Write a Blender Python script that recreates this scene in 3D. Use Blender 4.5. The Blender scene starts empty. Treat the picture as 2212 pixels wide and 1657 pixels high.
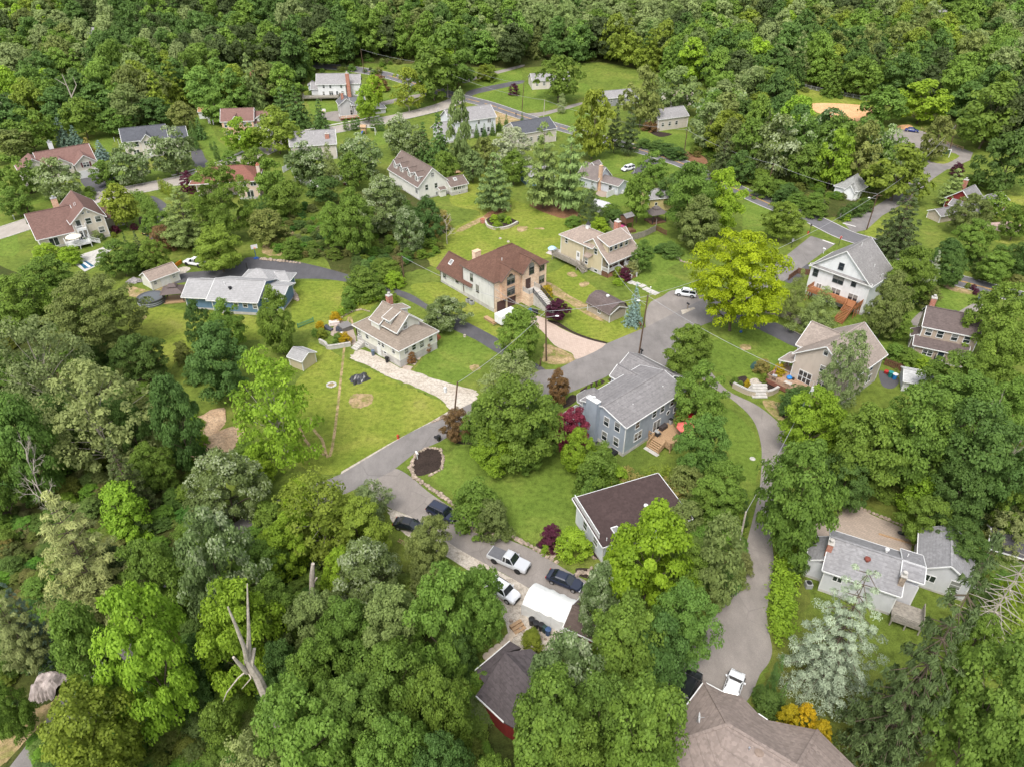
import bpy, bmesh, math, random
import numpy as np
from mathutils import Vector, Matrix
R = math.radians
random.seed(7); RNG = np.random.default_rng(7)
sc = bpy.context.scene
col = sc.collection

# ------------------------------------------------------------ survey of the photograph
# region keys: (left, top, enlargement) of an enlarged piece of the photograph; points measured there turn into ground points
K = {}
for i, o in enumerate([(0,0),(1200,0),(2400,0),(0,900),(1200,900),(2400,900),(0,1796),(1200,1796),(2400,1796)]): K[str(i+1)] = (*o, 1.8408)
for c_, o in dict(a=(1480,780),b=(1880,720),c=(1950,1200),d=(2600,1050),e=(1100,1000),f=(2700,800)).items(): K[c_] = (*o, 3.6817)
for c_, o in dict(g=(450,830),h=(0,600),i=(50,350),j=(620,330),k=(1030,200),l=(1240,450),m=(1680,280),n=(2000,500),q=(1980,1640),t=(1600,1950)).items(): K[c_] = (*o, 2.115)
K.update(o=(2850,480,1.6933), p=(3100,980,2.538), r=(2700,1750,1.41), s=(2300,2246,1.8157), u=(1300,1650,1.586), P=(0,0,.614444))
FOC, DEP, CAMH = 1535.0, R(35), 73.0
cD, sD = math.cos(DEP), math.sin(DEP)
def Z(k, x, y):
    a, b, s = K[k]; return ((a+x/s)*.614444, (b+y/s)*.614444)
ROWS = [-60, 250] + [250+6*i for i in range(1, 120)]
def terr0(y):
    t = max(0, y-250); return 22.5*(t/183)**2 if t < 183 else min(22.5+(t-183)*.246, 75)
RZ = [terr0(y) for y in ROWS]
def terr(y): return float(np.interp(y, ROWS, RZ))
def ray(p):
    x = (p[0]-1106)/FOC; y = -(p[1]-828.5)/FOC
    return Vector((x, cD+y*sD, -sD+y*cD))
def G(p, h=0.0):
    v = ray(p); lo, hi = 5.0, 3000.0; f = lambda y: CAMH+v.z*y/v.y-terr(y)-h
    y = 20.0
    while f(y) > 0 and y < 1500: lo = y; y += 8
    hi = y
    for _ in range(24):
        m = (lo+hi)/2
        if f(m) > 0: lo = m
        else: hi = m
    t = lo/v.y; return Vector((v.x*t, lo, CAMH+v.z*t))
def g(k, x, y, h=0.0): return G(Z(k, x, y), h)
def depth(P): return P[1]*cD-(P[2]-CAMH)*sD
def proj(P):
    z = P[2]-CAMH; d = P[1]*cD-z*sD
    return (1106+FOC*P[0]/d, 828.5-FOC*(P[1]*sD+z*cD)/d)
def ztop(y, py):
    k = (828.5-py)/FOC; return CAMH+y*(k*cD-sD)/(cD+k*sD)

# ------------------------------------------------------------ materials
def lin(c):
    c /= 255; return c/12.92 if c <= .04045 else ((c+.055)/1.055)**2.4
def S(r, g_, b, m=1.0): return (lin(r)*m, lin(g_)*m, lin(b)*m, 1)
class N:
    def __init__(s, name):
        s.m = bpy.data.materials.new(name); s.m.use_nodes = True; s.t = s.m.node_tree; s.t.nodes.clear()
        s.out = s.n('ShaderNodeOutputMaterial'); s.b = s.n('ShaderNodeBsdfPrincipled'); s.l(s.b.outputs[0], s.out.inputs[0])
    def n(s, ty, **k):
        o = s.t.nodes.new(ty)
        for a, v in k.items(): setattr(o, a, v)
        return o
    def l(s, a, b): s.t.links.new(a, b)
    def coord(s, obj=True): return s.n('ShaderNodeTexCoord').outputs['Object' if obj else 'Generated'] if obj else s.n('ShaderNodeNewGeometry').outputs['Position']
    def noise(s, vec, sc, det=4, rough=.6, dist=0):
        o = s.n('ShaderNodeTexNoise'); s.l(vec, o.inputs['Vector']); o.inputs['Scale'].default_value = sc
        o.inputs['Detail'].default_value = det; o.inputs['Roughness'].default_value = rough; o.inputs['Distortion'].default_value = dist
        return o.outputs['Fac']
    def ramp(s, fac, stops):
        o = s.n('ShaderNodeValToRGB'); s.l(fac, o.inputs[0]); e = o.color_ramp.elements
        while len(e) < len(stops): e.new(.5)
        for x, (p, c) in zip(e, stops): x.position = p; x.color = c if len(c) == 4 else (*c, 1)
        return o.outputs[0]
    def mix(s, fac, a, b, bt='MIX'):
        o = s.n('ShaderNodeMix', data_type='RGBA', blend_type=bt)
        for sk, v in ((o.inputs[0], fac), (o.inputs[6], a), (o.inputs[7], b)):
            if hasattr(v, 'is_linked') or hasattr(v, 'links'): s.l(v, sk)
            else: sk.default_value = v
        return o.outputs[2]
    def vscale(s, vec, sc):
        o = s.n('ShaderNodeMapping'); s.l(vec, o.inputs[0]); o.inputs['Scale'].default_value = sc; return o.outputs[0]
    def bump(s, h, st=.3, d=.05):
        o = s.n('ShaderNodeBump'); s.l(h, o.inputs['Height']); o.inputs['Strength'].default_value = st; o.inputs['Distance'].default_value = d
        s.l(o.outputs[0], s.b.inputs['Normal'])
    def fin(s, c=None, rough=.8, spec=.3, metal=0):
        if c is not None:
            if hasattr(c, 'links'): s.l(c, s.b.inputs['Base Color'])
            else: s.b.inputs['Base Color'].default_value = c
        s.b.inputs['Roughness'].default_value = rough; s.b.inputs['Specular IOR Level'].default_value = spec; s.b.inputs['Metallic'].default_value = metal
        return s.m
def mul(c, f): return (min(c[0]*f, 1), min(c[1]*f, 1), min(c[2]*f, 1), 1)
_mc = {}
def plain(name, c, rough=.6, spec=.3, metal=0, var=.12, sc=3.0):
    key = (name,)
    if key in _mc: return _mc[key]
    n = N(name); v = n.coord(); f = n.noise(v, sc)
    m = n.fin(n.ramp(f, [(.3, mul(c, 1-var)), (.7, mul(c, 1+var))]), rough, spec, metal); _mc[key] = m; return m
def siding(name, c, pitch=.18, var=.06, dirt=.12):
    n = N(name); v = n.coord(); w = n.n('ShaderNodeTexWave', bands_direction='Z', wave_profile='SAW'); n.l(v, w.inputs[0])
    w.inputs['Scale'].default_value = .314/pitch; w.inputs['Distortion'].default_value = 0
    f = n.noise(n.vscale(v, (1, 1, .35)), 1.3, 5); base = n.ramp(f, [(.3, mul(c, 1-dirt)), (.5, c), (.75, mul(c, 1+var))])
    cc = n.mix(n.ramp(w.outputs['Fac'], [(0, (.28,)*3), (.12, (0, 0, 0))]), base, mul(c, .72))
    n.bump(w.outputs['Fac'], .35, .03); return n.fin(cc, .55, .3)
def shingle(name, c, row=.2, var=.2, stain=.22):
    n = N(name); v = n.coord(); w = n.n('ShaderNodeTexWave', bands_direction='Z', wave_profile='SAW'); n.l(v, w.inputs[0])
    w.inputs['Scale'].default_value = .314/row; w.inputs['Distortion'].default_value = .6; w.inputs['Detail Scale'].default_value = 3
    vo = n.n('ShaderNodeTexVoronoi'); n.l(n.vscale(v, (3.2, 3.2, 6)), vo.inputs['Vector']); vo.inputs['Scale'].default_value = 1.0
    tab = n.n('ShaderNodeSeparateColor'); n.l(vo.outputs['Color'], tab.inputs[0])
    base = n.ramp(tab.outputs[0], [(0, mul(c, 1-var)), (1, mul(c, 1+var))])
    big = n.noise(v, .45, 5, .65); streak = n.noise(n.vscale(v, (1.6, 1.6, .15)), 1.2, 4)
    b2 = n.mix(n.ramp(big, [(.35, (0, 0, 0)), (.75, (.9, .9, .9))]), base, mul(c, 1-stain), 'MIX')
    b3 = n.mix(n.ramp(streak, [(.5, (0, 0, 0)), (.8, (.35,)*3)]), b2, mul(c, 1.3))
    b4 = n.mix(n.ramp(w.outputs['Fac'], [(0, (.55,)*3), (.16, (0, 0, 0))]), b3, mul(c, .5))
    n.bump(w.outputs['Fac'], .5, .03); return n.fin(b4, .9, .15)
def brick(name, c1, c2, mortar, w=.45, h=.15, wall=True, rough=.85):
    n = N(name); v = n.coord(); b = n.n('ShaderNodeTexBrick')
    if wall:
        sp = n.n('ShaderNodeSeparateXYZ'); n.l(v, sp.inputs[0]); ad = n.n('ShaderNodeMath', operation='ADD'); n.l(sp.outputs[0], ad.inputs[0]); n.l(sp.outputs[1], ad.inputs[1])
        cb = n.n('ShaderNodeCombineXYZ'); n.l(ad.outputs[0], cb.inputs[0]); n.l(sp.outputs[2], cb.inputs[1]); n.l(cb.outputs[0], b.inputs['Vector'])
    else:
        mp = n.n('ShaderNodeMapping'); n.l(v, mp.inputs[0]); mp.inputs['Rotation'].default_value = (0, 0, .7); n.l(mp.outputs[0], b.inputs['Vector'])
    for kk, x in (('Color1', c1), ('Color2', c2), ('Mortar', mortar), ('Scale', 1.0), ('Mortar Size', h*.1), ('Brick Width', w), ('Row Height', h), ('Bias', 0)): b.inputs[kk].default_value = x
    f = n.noise(v, 2.2, 5); cc = n.mix(n.ramp(f, [(.3, (0, 0, 0)), (.7, (.5,)*3)]), b.outputs['Color'], mul(c1, .72))
    n.bump(b.outputs['Fac'], -.3, .02); return n.fin(cc, rough, .2)
def ground(name, stops, s1=.09, s2=1.6, fine=9.0, bump=.5, rough=.95, s3=None):
    n = N(name); v = n.coord(False)
    a = n.noise(v, s1, 6, .62, .4); b = n.noise(v, s2, 5, .7); c = n.noise(v, fine, 3, .7)
    base = n.ramp(a, stops); d1 = n.ramp(b, [(.28, (.52,)*3), (.5, (1,)*3), (.74, (1.34,)*3)]); d2 = n.ramp(c, [(.3, (.66,)*3), (.7, (1.3,)*3)])
    x = n.mix(1.0, base, d1, 'MULTIPLY'); x = n.mix(1.0, x, d2, 'MULTIPLY'); n.bump(c, bump, .06); return n.fin(x, rough, .1)
def asphalt(name, c, crack=True, patch=.18):
    n = N(name); v = n.coord(False); a = n.noise(v, .16, 6, .65); s = n.noise(n.vscale(v, (1, .35, 1)), .7, 5, .7); f = n.noise(v, 14, 2)
    base = n.ramp(a, [(.3, mul(c, 1-patch)), (.7, mul(c, 1+patch))]); x = n.mix(1.0, base, n.ramp(s, [(.3, (.86,)*3), (.7, (1.12,)*3)]), 'MULTIPLY')
    x = n.mix(1.0, x, n.ramp(f, [(.3, (.82,)*3), (.7, (1.16,)*3)]), 'MULTIPLY')
    if crack:
        vo = n.n('ShaderNodeTexVoronoi', feature='DISTANCE_TO_EDGE'); nd = n.n('ShaderNodeTexNoise'); n.l(v, nd.inputs['Vector']); nd.inputs['Scale'].default_value = .5
        mx = n.mix(.28, v, nd.outputs['Color'], 'ADD'); n.l(mx, vo.inputs['Vector']); vo.inputs['Scale'].default_value = .13
        mk = n.noise(v, .11, 3); k1 = n.mix(1.0, n.ramp(vo.outputs['Distance'], [(0, (.42,)*3), (.009, (0, 0, 0))]), n.ramp(mk, [(.48, (0, 0, 0)), (.6, (1, 1, 1))]), 'MULTIPLY')
        x = n.mix(k1, x, mul(c, .4))
    n.bump(f, .25, .02); return n.fin(x, .85, .25)
def leaf_mat(name, inst=False, pale=0.0, transl=.42):
    n = N(name); at = n.n('ShaderNodeAttribute', attribute_name='tone')
    if inst:
        ca = n.n('ShaderNodeAttribute', attribute_type='INSTANCER', attribute_name='tint'); base = ca.outputs['Color']
    else: base = n.n('ShaderNodeObjectInfo').outputs['Color']
    hv = n.n('ShaderNodeHueSaturation'); n.l(base, hv.inputs['Color'])
    mr = n.n('ShaderNodeMapRange'); n.l(at.outputs['Fac'], mr.inputs[0]); mr.inputs[3].default_value = .5; mr.inputs[4].default_value = 1.5; n.l(mr.outputs[0], hv.inputs['Value'])
    mh = n.n('ShaderNodeMapRange'); n.l(at.outputs['Fac'], mh.inputs[0]); mh.inputs[3].default_value = .506; mh.inputs[4].default_value = .486; n.l(mh.outputs[0], hv.inputs['Hue'])
    c = hv.outputs[0]
    if pale:
        c = n.mix(n.ramp(at.outputs['Fac'], [(.52, (0, 0, 0)), (.66, (pale,)*3)]), c, (.42, .47, .30, 1))
    n.l(c, n.b.inputs['Base Color']); n.b.inputs['Roughness'].default_value = .62; n.b.inputs['Specular IOR Level'].default_value = .22
    tr = n.n('ShaderNodeBsdfTranslucent'); n.l(c, tr.inputs[0]); mx = n.n('ShaderNodeMixShader'); mx.inputs[0].default_value = transl
    n.l(n.b.outputs[0], mx.inputs[1]); n.l(tr.outputs[0], mx.inputs[2]); n.l(mx.outputs[0], n.out.inputs[0]); return n.m
def paint(name, c, metal=.0):
    n = N(name); n.fin(c, .3, .5, metal); n.b.inputs['Coat Weight'].default_value = .8; n.b.inputs['Coat Roughness'].default_value = .04; return n.m
M = {}
WH = (.74, .74, .72, 1)
M['white'] = plain('white_trim', (.62, .62, .61, 1), .5, var=.05)
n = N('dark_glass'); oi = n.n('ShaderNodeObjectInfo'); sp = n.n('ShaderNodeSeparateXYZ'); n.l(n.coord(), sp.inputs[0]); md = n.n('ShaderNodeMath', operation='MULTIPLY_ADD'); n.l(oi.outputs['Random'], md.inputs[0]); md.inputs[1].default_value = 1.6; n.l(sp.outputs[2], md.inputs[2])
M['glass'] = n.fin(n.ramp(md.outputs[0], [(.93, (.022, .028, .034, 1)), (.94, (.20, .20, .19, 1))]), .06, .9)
M['carglass'] = N('car_glass').fin((.012, .016, .02, 1), .03, 1.0)
M['dark'] = plain('dark_metal', (.03, .03, .032, 1), .5)
M['black'] = plain('black_plastic', (.018, .018, .02, 1), .45)
M['grey'] = plain('grey_metal', (.28, .28, .28, 1), .5)
M['concrete'] = plain('concrete', (.42, .40, .37, 1), .9, .15, var=.2, sc=1.5)
M['found'] = plain('foundation_block', (.40, .38, .36, 1), .9, .15, var=.22, sc=1.0)
M['wood'] = plain('new_deck_wood', (.36, .235, .135, 1), .75, var=.22, sc=5)
M['redwood'] = plain('red_stained_wood', (.30, .125, .055, 1), .7, var=.18, sc=5)
M['brownwood'] = plain('brown_wood', (.13, .065, .04, 1), .75, var=.25, sc=5)
M['greywood'] = plain('weathered_grey_wood', (.25, .225, .19, 1), .9, var=.3, sc=3)
M['bark'] = plain('bark', (.12, .095, .07, 1), .95, .1, var=.4, sc=3)
M['palebark'] = plain('pale_bark', (.36, .32, .27, 1), .95, .1, var=.3, sc=2)
M['polewood'] = plain('pole_wood', (.10, .065, .045, 1), .95, .1, var=.3, sc=2)
M['tyre'] = plain('tyre_rubber', (.016, .016, .017, 1), .8)
M['rim'] = N('alloy_rim').fin((.5, .5, .52, 1), .3, .5, .8)
M['chimbrick'] = brick('chimney_brick', S(150, 85, 65), S(175, 105, 80), S(190, 180, 170), .25, .09)
M['palebrick'] = brick('pale_front_brick', S(222, 196, 168), S(190, 150, 122), S(228, 216, 200), .55, .2)
M['rubble'] = brick('tan_stone_facing', S(205, 170, 138), S(180, 132, 104), S(215, 195, 175), .6, .28)
M['paver'] = brick('pink_pavers', S(188, 168, 154), S(172, 152, 138), S(154, 140, 130), .55, .28, False)
M['paver2'] = brick('grey_tan_pavers', S(168, 152, 138), S(152, 138, 126), S(140, 128, 116), .7, .35, False)
M['stone'] = plain('field_stone', (.30, .24, .19, 1), .95, .1, var=.5, sc=2.2)
M['wallstone'] = brick('retaining_block', S(190, 178, 160), S(170, 156, 138), S(130, 118, 105), .45, .18)
M['boulder'] = plain('grey_boulder', (.33, .28, .26, 1), .95, .1, var=.45, sc=1.2)
M['mulch'] = ground('dark_mulch', [(.3, (.03, .022, .018, 1)), (.7, (.05, .036, .03, 1))], .4, 3, 12, .8)
M['redmulch'] = ground('red_mulch', [(.3, (.17, .06, .03, 1)), (.7, (.24, .09, .05, 1))], .4, 3, 12, .8)
M['needles'] = ground('pine_needle_litter', [(.3, (.15, .075, .04, 1)), (.7, (.24, .13, .075, 1))], .3, 3, 10)
M['soil'] = ground('bare_soil', [(.32, (.15, .18, .04, 1)), (.46, (.24, .19, .085, 1)), (.6, (.36, .26, .15, 1)), (.75, (.42, .31, .19, 1))], .55, 2, 9)
M['clay'] = ground('infield_clay', [(.3, (.55, .30, .15, 1)), (.7, (.62, .37, .2, 1))], .2, 1.5, 8, .2)
M['chips'] = ground('wood_chips', [(.3, (.42, .27, .16, 1)), (.7, (.58, .42, .28, 1))], .35, 2.4, 8, 1.0)
M['gravel'] = ground('pale_gravel', [(.3, (.36, .31, .25, 1)), (.7, (.50, .45, .39, 1))], .25, 2, 10, .7)
M['asphalt'] = asphalt('street_asphalt', (.185, .17, .162, 1))
M['asphalt2'] = asphalt('old_driveway_asphalt', (.225, .2, .182, 1), True, .16)
M['asphalt3'] = asphalt('dark_driveway_asphalt', (.085, .082, .088, 1), True, .16)
M['asphalt4'] = asphalt('county_road_asphalt', (.13, .125, .132, 1), True, .14)
M['cds'] = asphalt('pale_street_surface', (.33, .295, .26, 1), False, .08)
M['yline'] = plain('yellow_line_paint', (.52, .29, .06, 1), .7, var=.2)
M['wline'] = plain('white_line_paint', (.6, .58, .55, 1), .7, var=.2)
M['lawn'] = ground('lawn_grass', [(.28, (.115, .16, .022, 1)), (.45, (.155, .195, .028, 1)), (.62, (.20, .22, .04, 1)), (.8, (.27, .25, .08, 1))], .1, 1.1, 7, .8)
M['lawn2'] = ground('mown_lawn', [(.3, (.085, .135, .02, 1)), (.55, (.12, .175, .028, 1)), (.75, (.175, .205, .042, 1))], .12, 1.3, 7, .8)
M['lawn3'] = ground('sparse_shady_lawn', [(.3, (.085, .11, .022, 1)), (.55, (.13, .145, .03, 1)), (.75, (.19, .165, .055, 1))], .12, 1.1, 7, .8)
M['rough'] = ground('rough_grass_ground', [(.28, (.075, .11, .02, 1)), (.5, (.115, .155, .026, 1)), (.66, (.15, .175, .035, 1)), (.82, (.21, .175, .08, 1))], .09, .9, 6, 1)
M['woods'] = ground('woodland_floor', [(.3, (.04, .055, .013, 1)), (.55, (.06, .07, .018, 1)), (.75, (.10, .075, .04, 1))], .15, 1.3, 6, 1)
M['leaf'] = leaf_mat('leaves')
M['silverleaf'] = leaf_mat('pale_backed_leaves', pale=.75)
M['needle'] = leaf_mat('conifer_needles', transl=.12)
M['instleaf'] = leaf_mat('wood_leaves', inst=True)

# ------------------------------------------------------------ objects
def link(o, parent=None):
    col.objects.link(o)
    if parent is not None: o.parent = parent
    return o
def tag(o, label=None, cat=None, group=None, kind=None):
    if label: o['label'] = label
    if cat: o['category'] = cat
    if group: o['group'] = group
    if kind: o['kind'] = kind
    return o
def empty(name, loc, rz=0, label=None, cat=None, group=None):
    o = bpy.data.objects.new(name, None); o.empty_display_size = .3; o.location = loc; o.rotation_euler = (0, 0, rz)
    return tag(link(o), label, cat, group)
class MB:
    def __init__(s): s.v = []; s.f = []; s.mi = []; s.cur = 0
    def add(s, vs, fs):
        b = len(s.v); s.v += [tuple(v) for v in vs]; s.f += [tuple(b+i for i in f) for f in fs]; s.mi += [s.cur]*len(fs); return s
    def box(s, x0, x1, y0, y1, z0, z1):
        return s.add([(x, y, z) for z in (z0, z1) for y in (y0, y1) for x in (x0, x1)], [(0,2,3,1),(4,5,7,6),(0,1,5,4),(2,6,7,3),(0,4,6,2),(1,3,7,5)])
    def prism(s, poly, z0, z1):
        n = len(poly); return s.add([(p[0], p[1], z0) for p in poly]+[(p[0], p[1], z1) for p in poly], [tuple(range(n))[::-1], tuple(range(n, 2*n))]+[(i, (i+1) % n, n+(i+1) % n, n+i) for i in range(n)])
    def slab(s, poly, t):
        n = len(poly); return s.add([(p[0], p[1], p[2]-t) for p in poly]+[tuple(p) for p in poly], [tuple(range(n))[::-1], tuple(range(n, 2*n))]+[(i, (i+1) % n, n+(i+1) % n, n+i) for i in range(n)])
    def extr(s, poly, d):
        n = len(poly); return s.add([tuple(p) for p in poly]+[(p[0]+d[0], p[1]+d[1], p[2]+d[2]) for p in poly], [tuple(range(n))[::-1], tuple(range(n, 2*n))]+[(i, (i+1) % n, n+(i+1) % n, n+i) for i in range(n)])
    def tube(s, p, q, r0, r1=None, n=6, caps=True):
        p, q = Vector(p), Vector(q); r1 = r0 if r1 is None else r1; d = (q-p)
        if d.length < 1e-6: return s
        d.normalize(); a = d.orthogonal().normalized(); b = d.cross(a); vs = []
        for c, r in ((p, r0), (q, r1)): vs += [c+(a*math.cos(6.28319*i/n)+b*math.sin(6.28319*i/n))*r for i in range(n)]
        return s.add(vs, [(i, (i+1) % n, n+(i+1) % n, n+i) for i in range(n)]+([tuple(range(n))[::-1], tuple(range(n, 2*n))] if caps else []))
    def bar(s, p, q, w, h):
        p, q = Vector(p), Vector(q); d = (q-p).normalized(); a = d.cross(Vector((0, 0, 1)))
        a = Vector((1, 0, 0)) if a.length < 1e-3 else a.normalized(); b = a.cross(d).normalized()
        c = [a*w/2+b*h/2, -a*w/2+b*h/2, -a*w/2-b*h/2, a*w/2-b*h/2]
        return s.add([p+x for x in c]+[q+x for x in c], [(0,1,2,3),(7,6,5,4)]+[(i, (i+1) % 4, 4+(i+1) % 4, 4+i) for i in range(4)])
    def lathe(s, prof, n=16, c=(0, 0, 0), sx=1, sy=1):
        vs = []; fs = []
        for r, z in prof: vs += [(c[0]+sx*r*math.cos(6.28319*i/n), c[1]+sy*r*math.sin(6.28319*i/n), c[2]+z) for i in range(n)]
        for j in range(len(prof)-1): fs += [(j*n+i, j*n+(i+1) % n, (j+1)*n+(i+1) % n, (j+1)*n+i) for i in range(n)]
        fs += [tuple(range(n))[::-1], tuple(range((len(prof)-1)*n, len(prof)*n))]; return s.add(vs, fs)
    def stone(s, c, r, seed):
        rr = random.Random(seed); vs = []; n = 7
        for j, (zz, k) in enumerate(((-.4, .7), (.15, 1), (.62, .62))):
            vs += [(c[0]+r*k*(.75+.5*rr.random())*math.cos(6.283*i/n), c[1]+r*k*(.75+.5*rr.random())*math.sin(6.283*i/n), c[2]+r*(zz+.2*rr.random())) for i in range(n)]
        return s.add(vs, [(j*n+i, j*n+(i+1) % n, (j+1)*n+(i+1) % n, (j+1)*n+i) for j in range(2) for i in range(n)]+[tuple(range(14, 21))])
    def mesh(s, name, mats, smooth=False):
        me = bpy.data.meshes.new(name); me.from_pydata(s.v, [], s.f)
        for m in (mats if isinstance(mats, (list, tuple)) else [mats]): me.materials.append(m)
        if any(s.mi): me.polygons.foreach_set('material_index', s.mi)
        bm = bmesh.new(); bm.from_mesh(me); bmesh.ops.recalc_face_normals(bm, faces=bm.faces); bm.to_mesh(me); bm.free()
        if smooth: me.polygons.foreach_set('use_smooth', [True]*len(me.polygons)); me.set_sharp_from_angle(angle=R(40))
        me.update(); return me
    def obj(s, name, mats, parent=None, smooth=False, loc=None, rz=0):
        o = bpy.data.objects.new(name, s.mesh(name, mats, smooth)); link(o, parent)
        if loc is not None: o.location = loc
        if rz: o.rotation_euler = (0, 0, rz)
        return o
def bevel(o, w=.03, n=2):
    m = o.modifiers.new('b', 'BEVEL'); m.width = w; m.segments = n; m.limit_method = 'ANGLE'; return o

# ------------------------------------------------------------ camera, light, sky
cam = bpy.data.cameras.new('camera'); co = link(bpy.data.objects.new('camera', cam)); co.location = (0, 0, CAMH); co.rotation_euler = (R(90)-DEP, 0, 0)
cam.sensor_width = 36; cam.lens = 36*FOC/2212; cam.clip_end = 5000; sc.camera = co
SUN_EL, SUN_AZ = R(58), R(200)
sun = bpy.data.lights.new('sun', 'SUN'); sun.energy = 1.15; sun.angle = R(20); sun.color = (1, .95, .87)
so = link(bpy.data.objects.new('sun', sun)); sd = Vector((math.sin(SUN_AZ)*math.cos(SUN_EL), math.cos(SUN_AZ)*math.cos(SUN_EL), math.sin(SUN_EL)))
so.rotation_euler = sd.to_track_quat('Z', 'Y').to_euler(); so.location = (0, -50, 150)
w = bpy.data.worlds.new('World'); sc.world = w; w.use_nodes = True; nt = w.node_tree; bg = nt.nodes['Background']
sky = nt.nodes.new('ShaderNodeTexSky'); sky.sky_type = 'NISHITA'; sky.sun_disc = False; sky.sun_elevation = SUN_EL; sky.sun_rotation = SUN_AZ; sky.dust_density = 3
hs = nt.nodes.new('ShaderNodeHueSaturation'); hs.inputs['Saturation'].default_value = .3
nt.links.new(sky.outputs[0], hs.inputs['Color']); nt.links.new(hs.outputs[0], bg.inputs[0]); bg.inputs[1].default_value = .15
sc.view_settings.view_transform = 'Standard'; sc.view_settings.look = 'None'; sc.view_settings.gamma = 1; sc.view_settings.exposure = 1.18
sc.cycles.max_bounces = 8; sc.cycles.diffuse_bounces = 4; sc.cycles.glossy_bounces = 2; sc.cycles.transmission_bounces = 3; sc.cycles.transparent_max_bounces = 4

# ------------------------------------------------------------ ground and sheets
gm = MB(); XS = [-900, -300, -100, 100, 300, 900]
for y, z in zip(ROWS, RZ): gm.v += [(x, y, z) for x in XS]
nx = len(XS)
for j in range(len(ROWS)-1):
    for i in range(nx-1): gm.f.append((j*nx+i, j*nx+i+1, (j+1)*nx+i+1, (j+1)*nx+i)); gm.mi.append(0)
tag(gm.obj('ground', M['rough']), kind='structure')
def smoothpoly(pts, n=4):
    out = []; m = len(pts)
    for i in range(m):
        p0, p1, p2, p3 = (Vector(pts[(i+j-1) % m]) for j in range(4))
        for q in range(n):
            t = q/n; out.append(.5*((2*p1)+(p2-p0)*t+(2*p0-5*p1+4*p2-p3)*t*t+(3*p1-p0-3*p2+p3)*t**3))
    return out
def sheet(name, pts, off, mat, key='P', smooth=False, world=False, kind='structure', label=None, cat=None):
    p = [Vector(q).to_2d() if world else g(q[0] if isinstance(q[0], str) else key, *q[-2:]).to_2d() for q in pts]
    if smooth: p = smoothpoly(p)
    if name in ('soil_patch', 'needle_litter', 'lawn', 'gravel_drive', 'ground_woods_floor'):
        rj = random.Random(len(p)+int(p[0].x*10)); p = smoothpoly(p, 2) if smooth else p; k_ = .22 if name == 'soil_patch' else .3; c_ = sum(p, Vector((0, 0)))/len(p); p = [q+(q-c_).normalized()*rj.uniform(-k_, k_)*min(1.6, .12*(q-c_).length+.4) for q in p]
    bm = bmesh.new(); vs = [bm.verts.new((q.x, q.y, 0)) for q in p]
    es = [bm.edges.new((vs[i], vs[(i+1) % len(vs)])) for i in range(len(vs))]
    bmesh.ops.triangle_fill(bm, use_beauty=True, edges=es, normal=(0, 0, 1))
    ymax = max(q.y for q in p); ymin = min(q.y for q in p)
    for y in ROWS:
        if ymin < y < ymax: bmesh.ops.bisect_plane(bm, geom=bm.verts[:]+bm.edges[:]+bm.faces[:], plane_co=(0, y, 0), plane_no=(0, 1, 0))
    for v in bm.verts: v.co.z = terr(v.co.y)+off
    for f in bm.faces:
        if f.normal.z < 0: f.normal_flip()
    me = bpy.data.meshes.new(name); bm.to_mesh(me); bm.free(); me.materials.append(mat)
    o = link(bpy.data.objects.new(name, me)); return tag(o, label, cat, kind=kind)
def resample(pts, step):
    out = [pts[0]]
    for a, b in zip(pts, pts[1:]):
        L = (b-a).length; n = max(1, int(round(L/step)))
        for i in range(1, n+1): out.append(a+(b-a)*i/n)
    return out
def wp(pts, key='P'): return [g(q[0] if isinstance(q[0], str) else key, *q[-2:]) for q in pts]
def curve(pts, n=6):
    out = []
    for i in range(len(pts)-1):
        p0 = pts[max(i-1, 0)]; p1 = pts[i]; p2 = pts[i+1]; p3 = pts[min(i+2, len(pts)-1)]
        for q in range(n):
            t = q/n; out.append(.5*((2*p1)+(p2-p0)*t+(2*p0-5*p1+4*p2-p3)*t*t+(3*p1-p0-3*p2+p3)*t**3))
    return out+[pts[-1]]
def strip(name, pts, w, off, mat, shift=0.0, kind='structure', dash=None):
    """a band of width w along world points"""
    L = []; Rr = []
    for i, p in enumerate(pts):
        d = (pts[min(i+1, len(pts)-1)]-pts[max(i-1, 0)]).to_2d().normalized(); nrm = Vector((-d.y, d.x))
        c = p.to_2d()+nrm*shift; L.append(c+nrm*w/2); Rr.append(c-nrm*w/2)
    mb = MB()
    mb.v = [(q.x, q.y, terr(q.y)+off) for q in L]+[(q.x, q.y, terr(q.y)+off) for q in Rr]; n = len(L)
    mb.f = [(n+i, n+i+1, i+1, i) for i in range(n-1) if not dash or i % dash[1] < dash[0]]; mb.mi = [0]*len(mb.f)
    return tag(mb.obj(name, mat), kind=kind)
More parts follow.
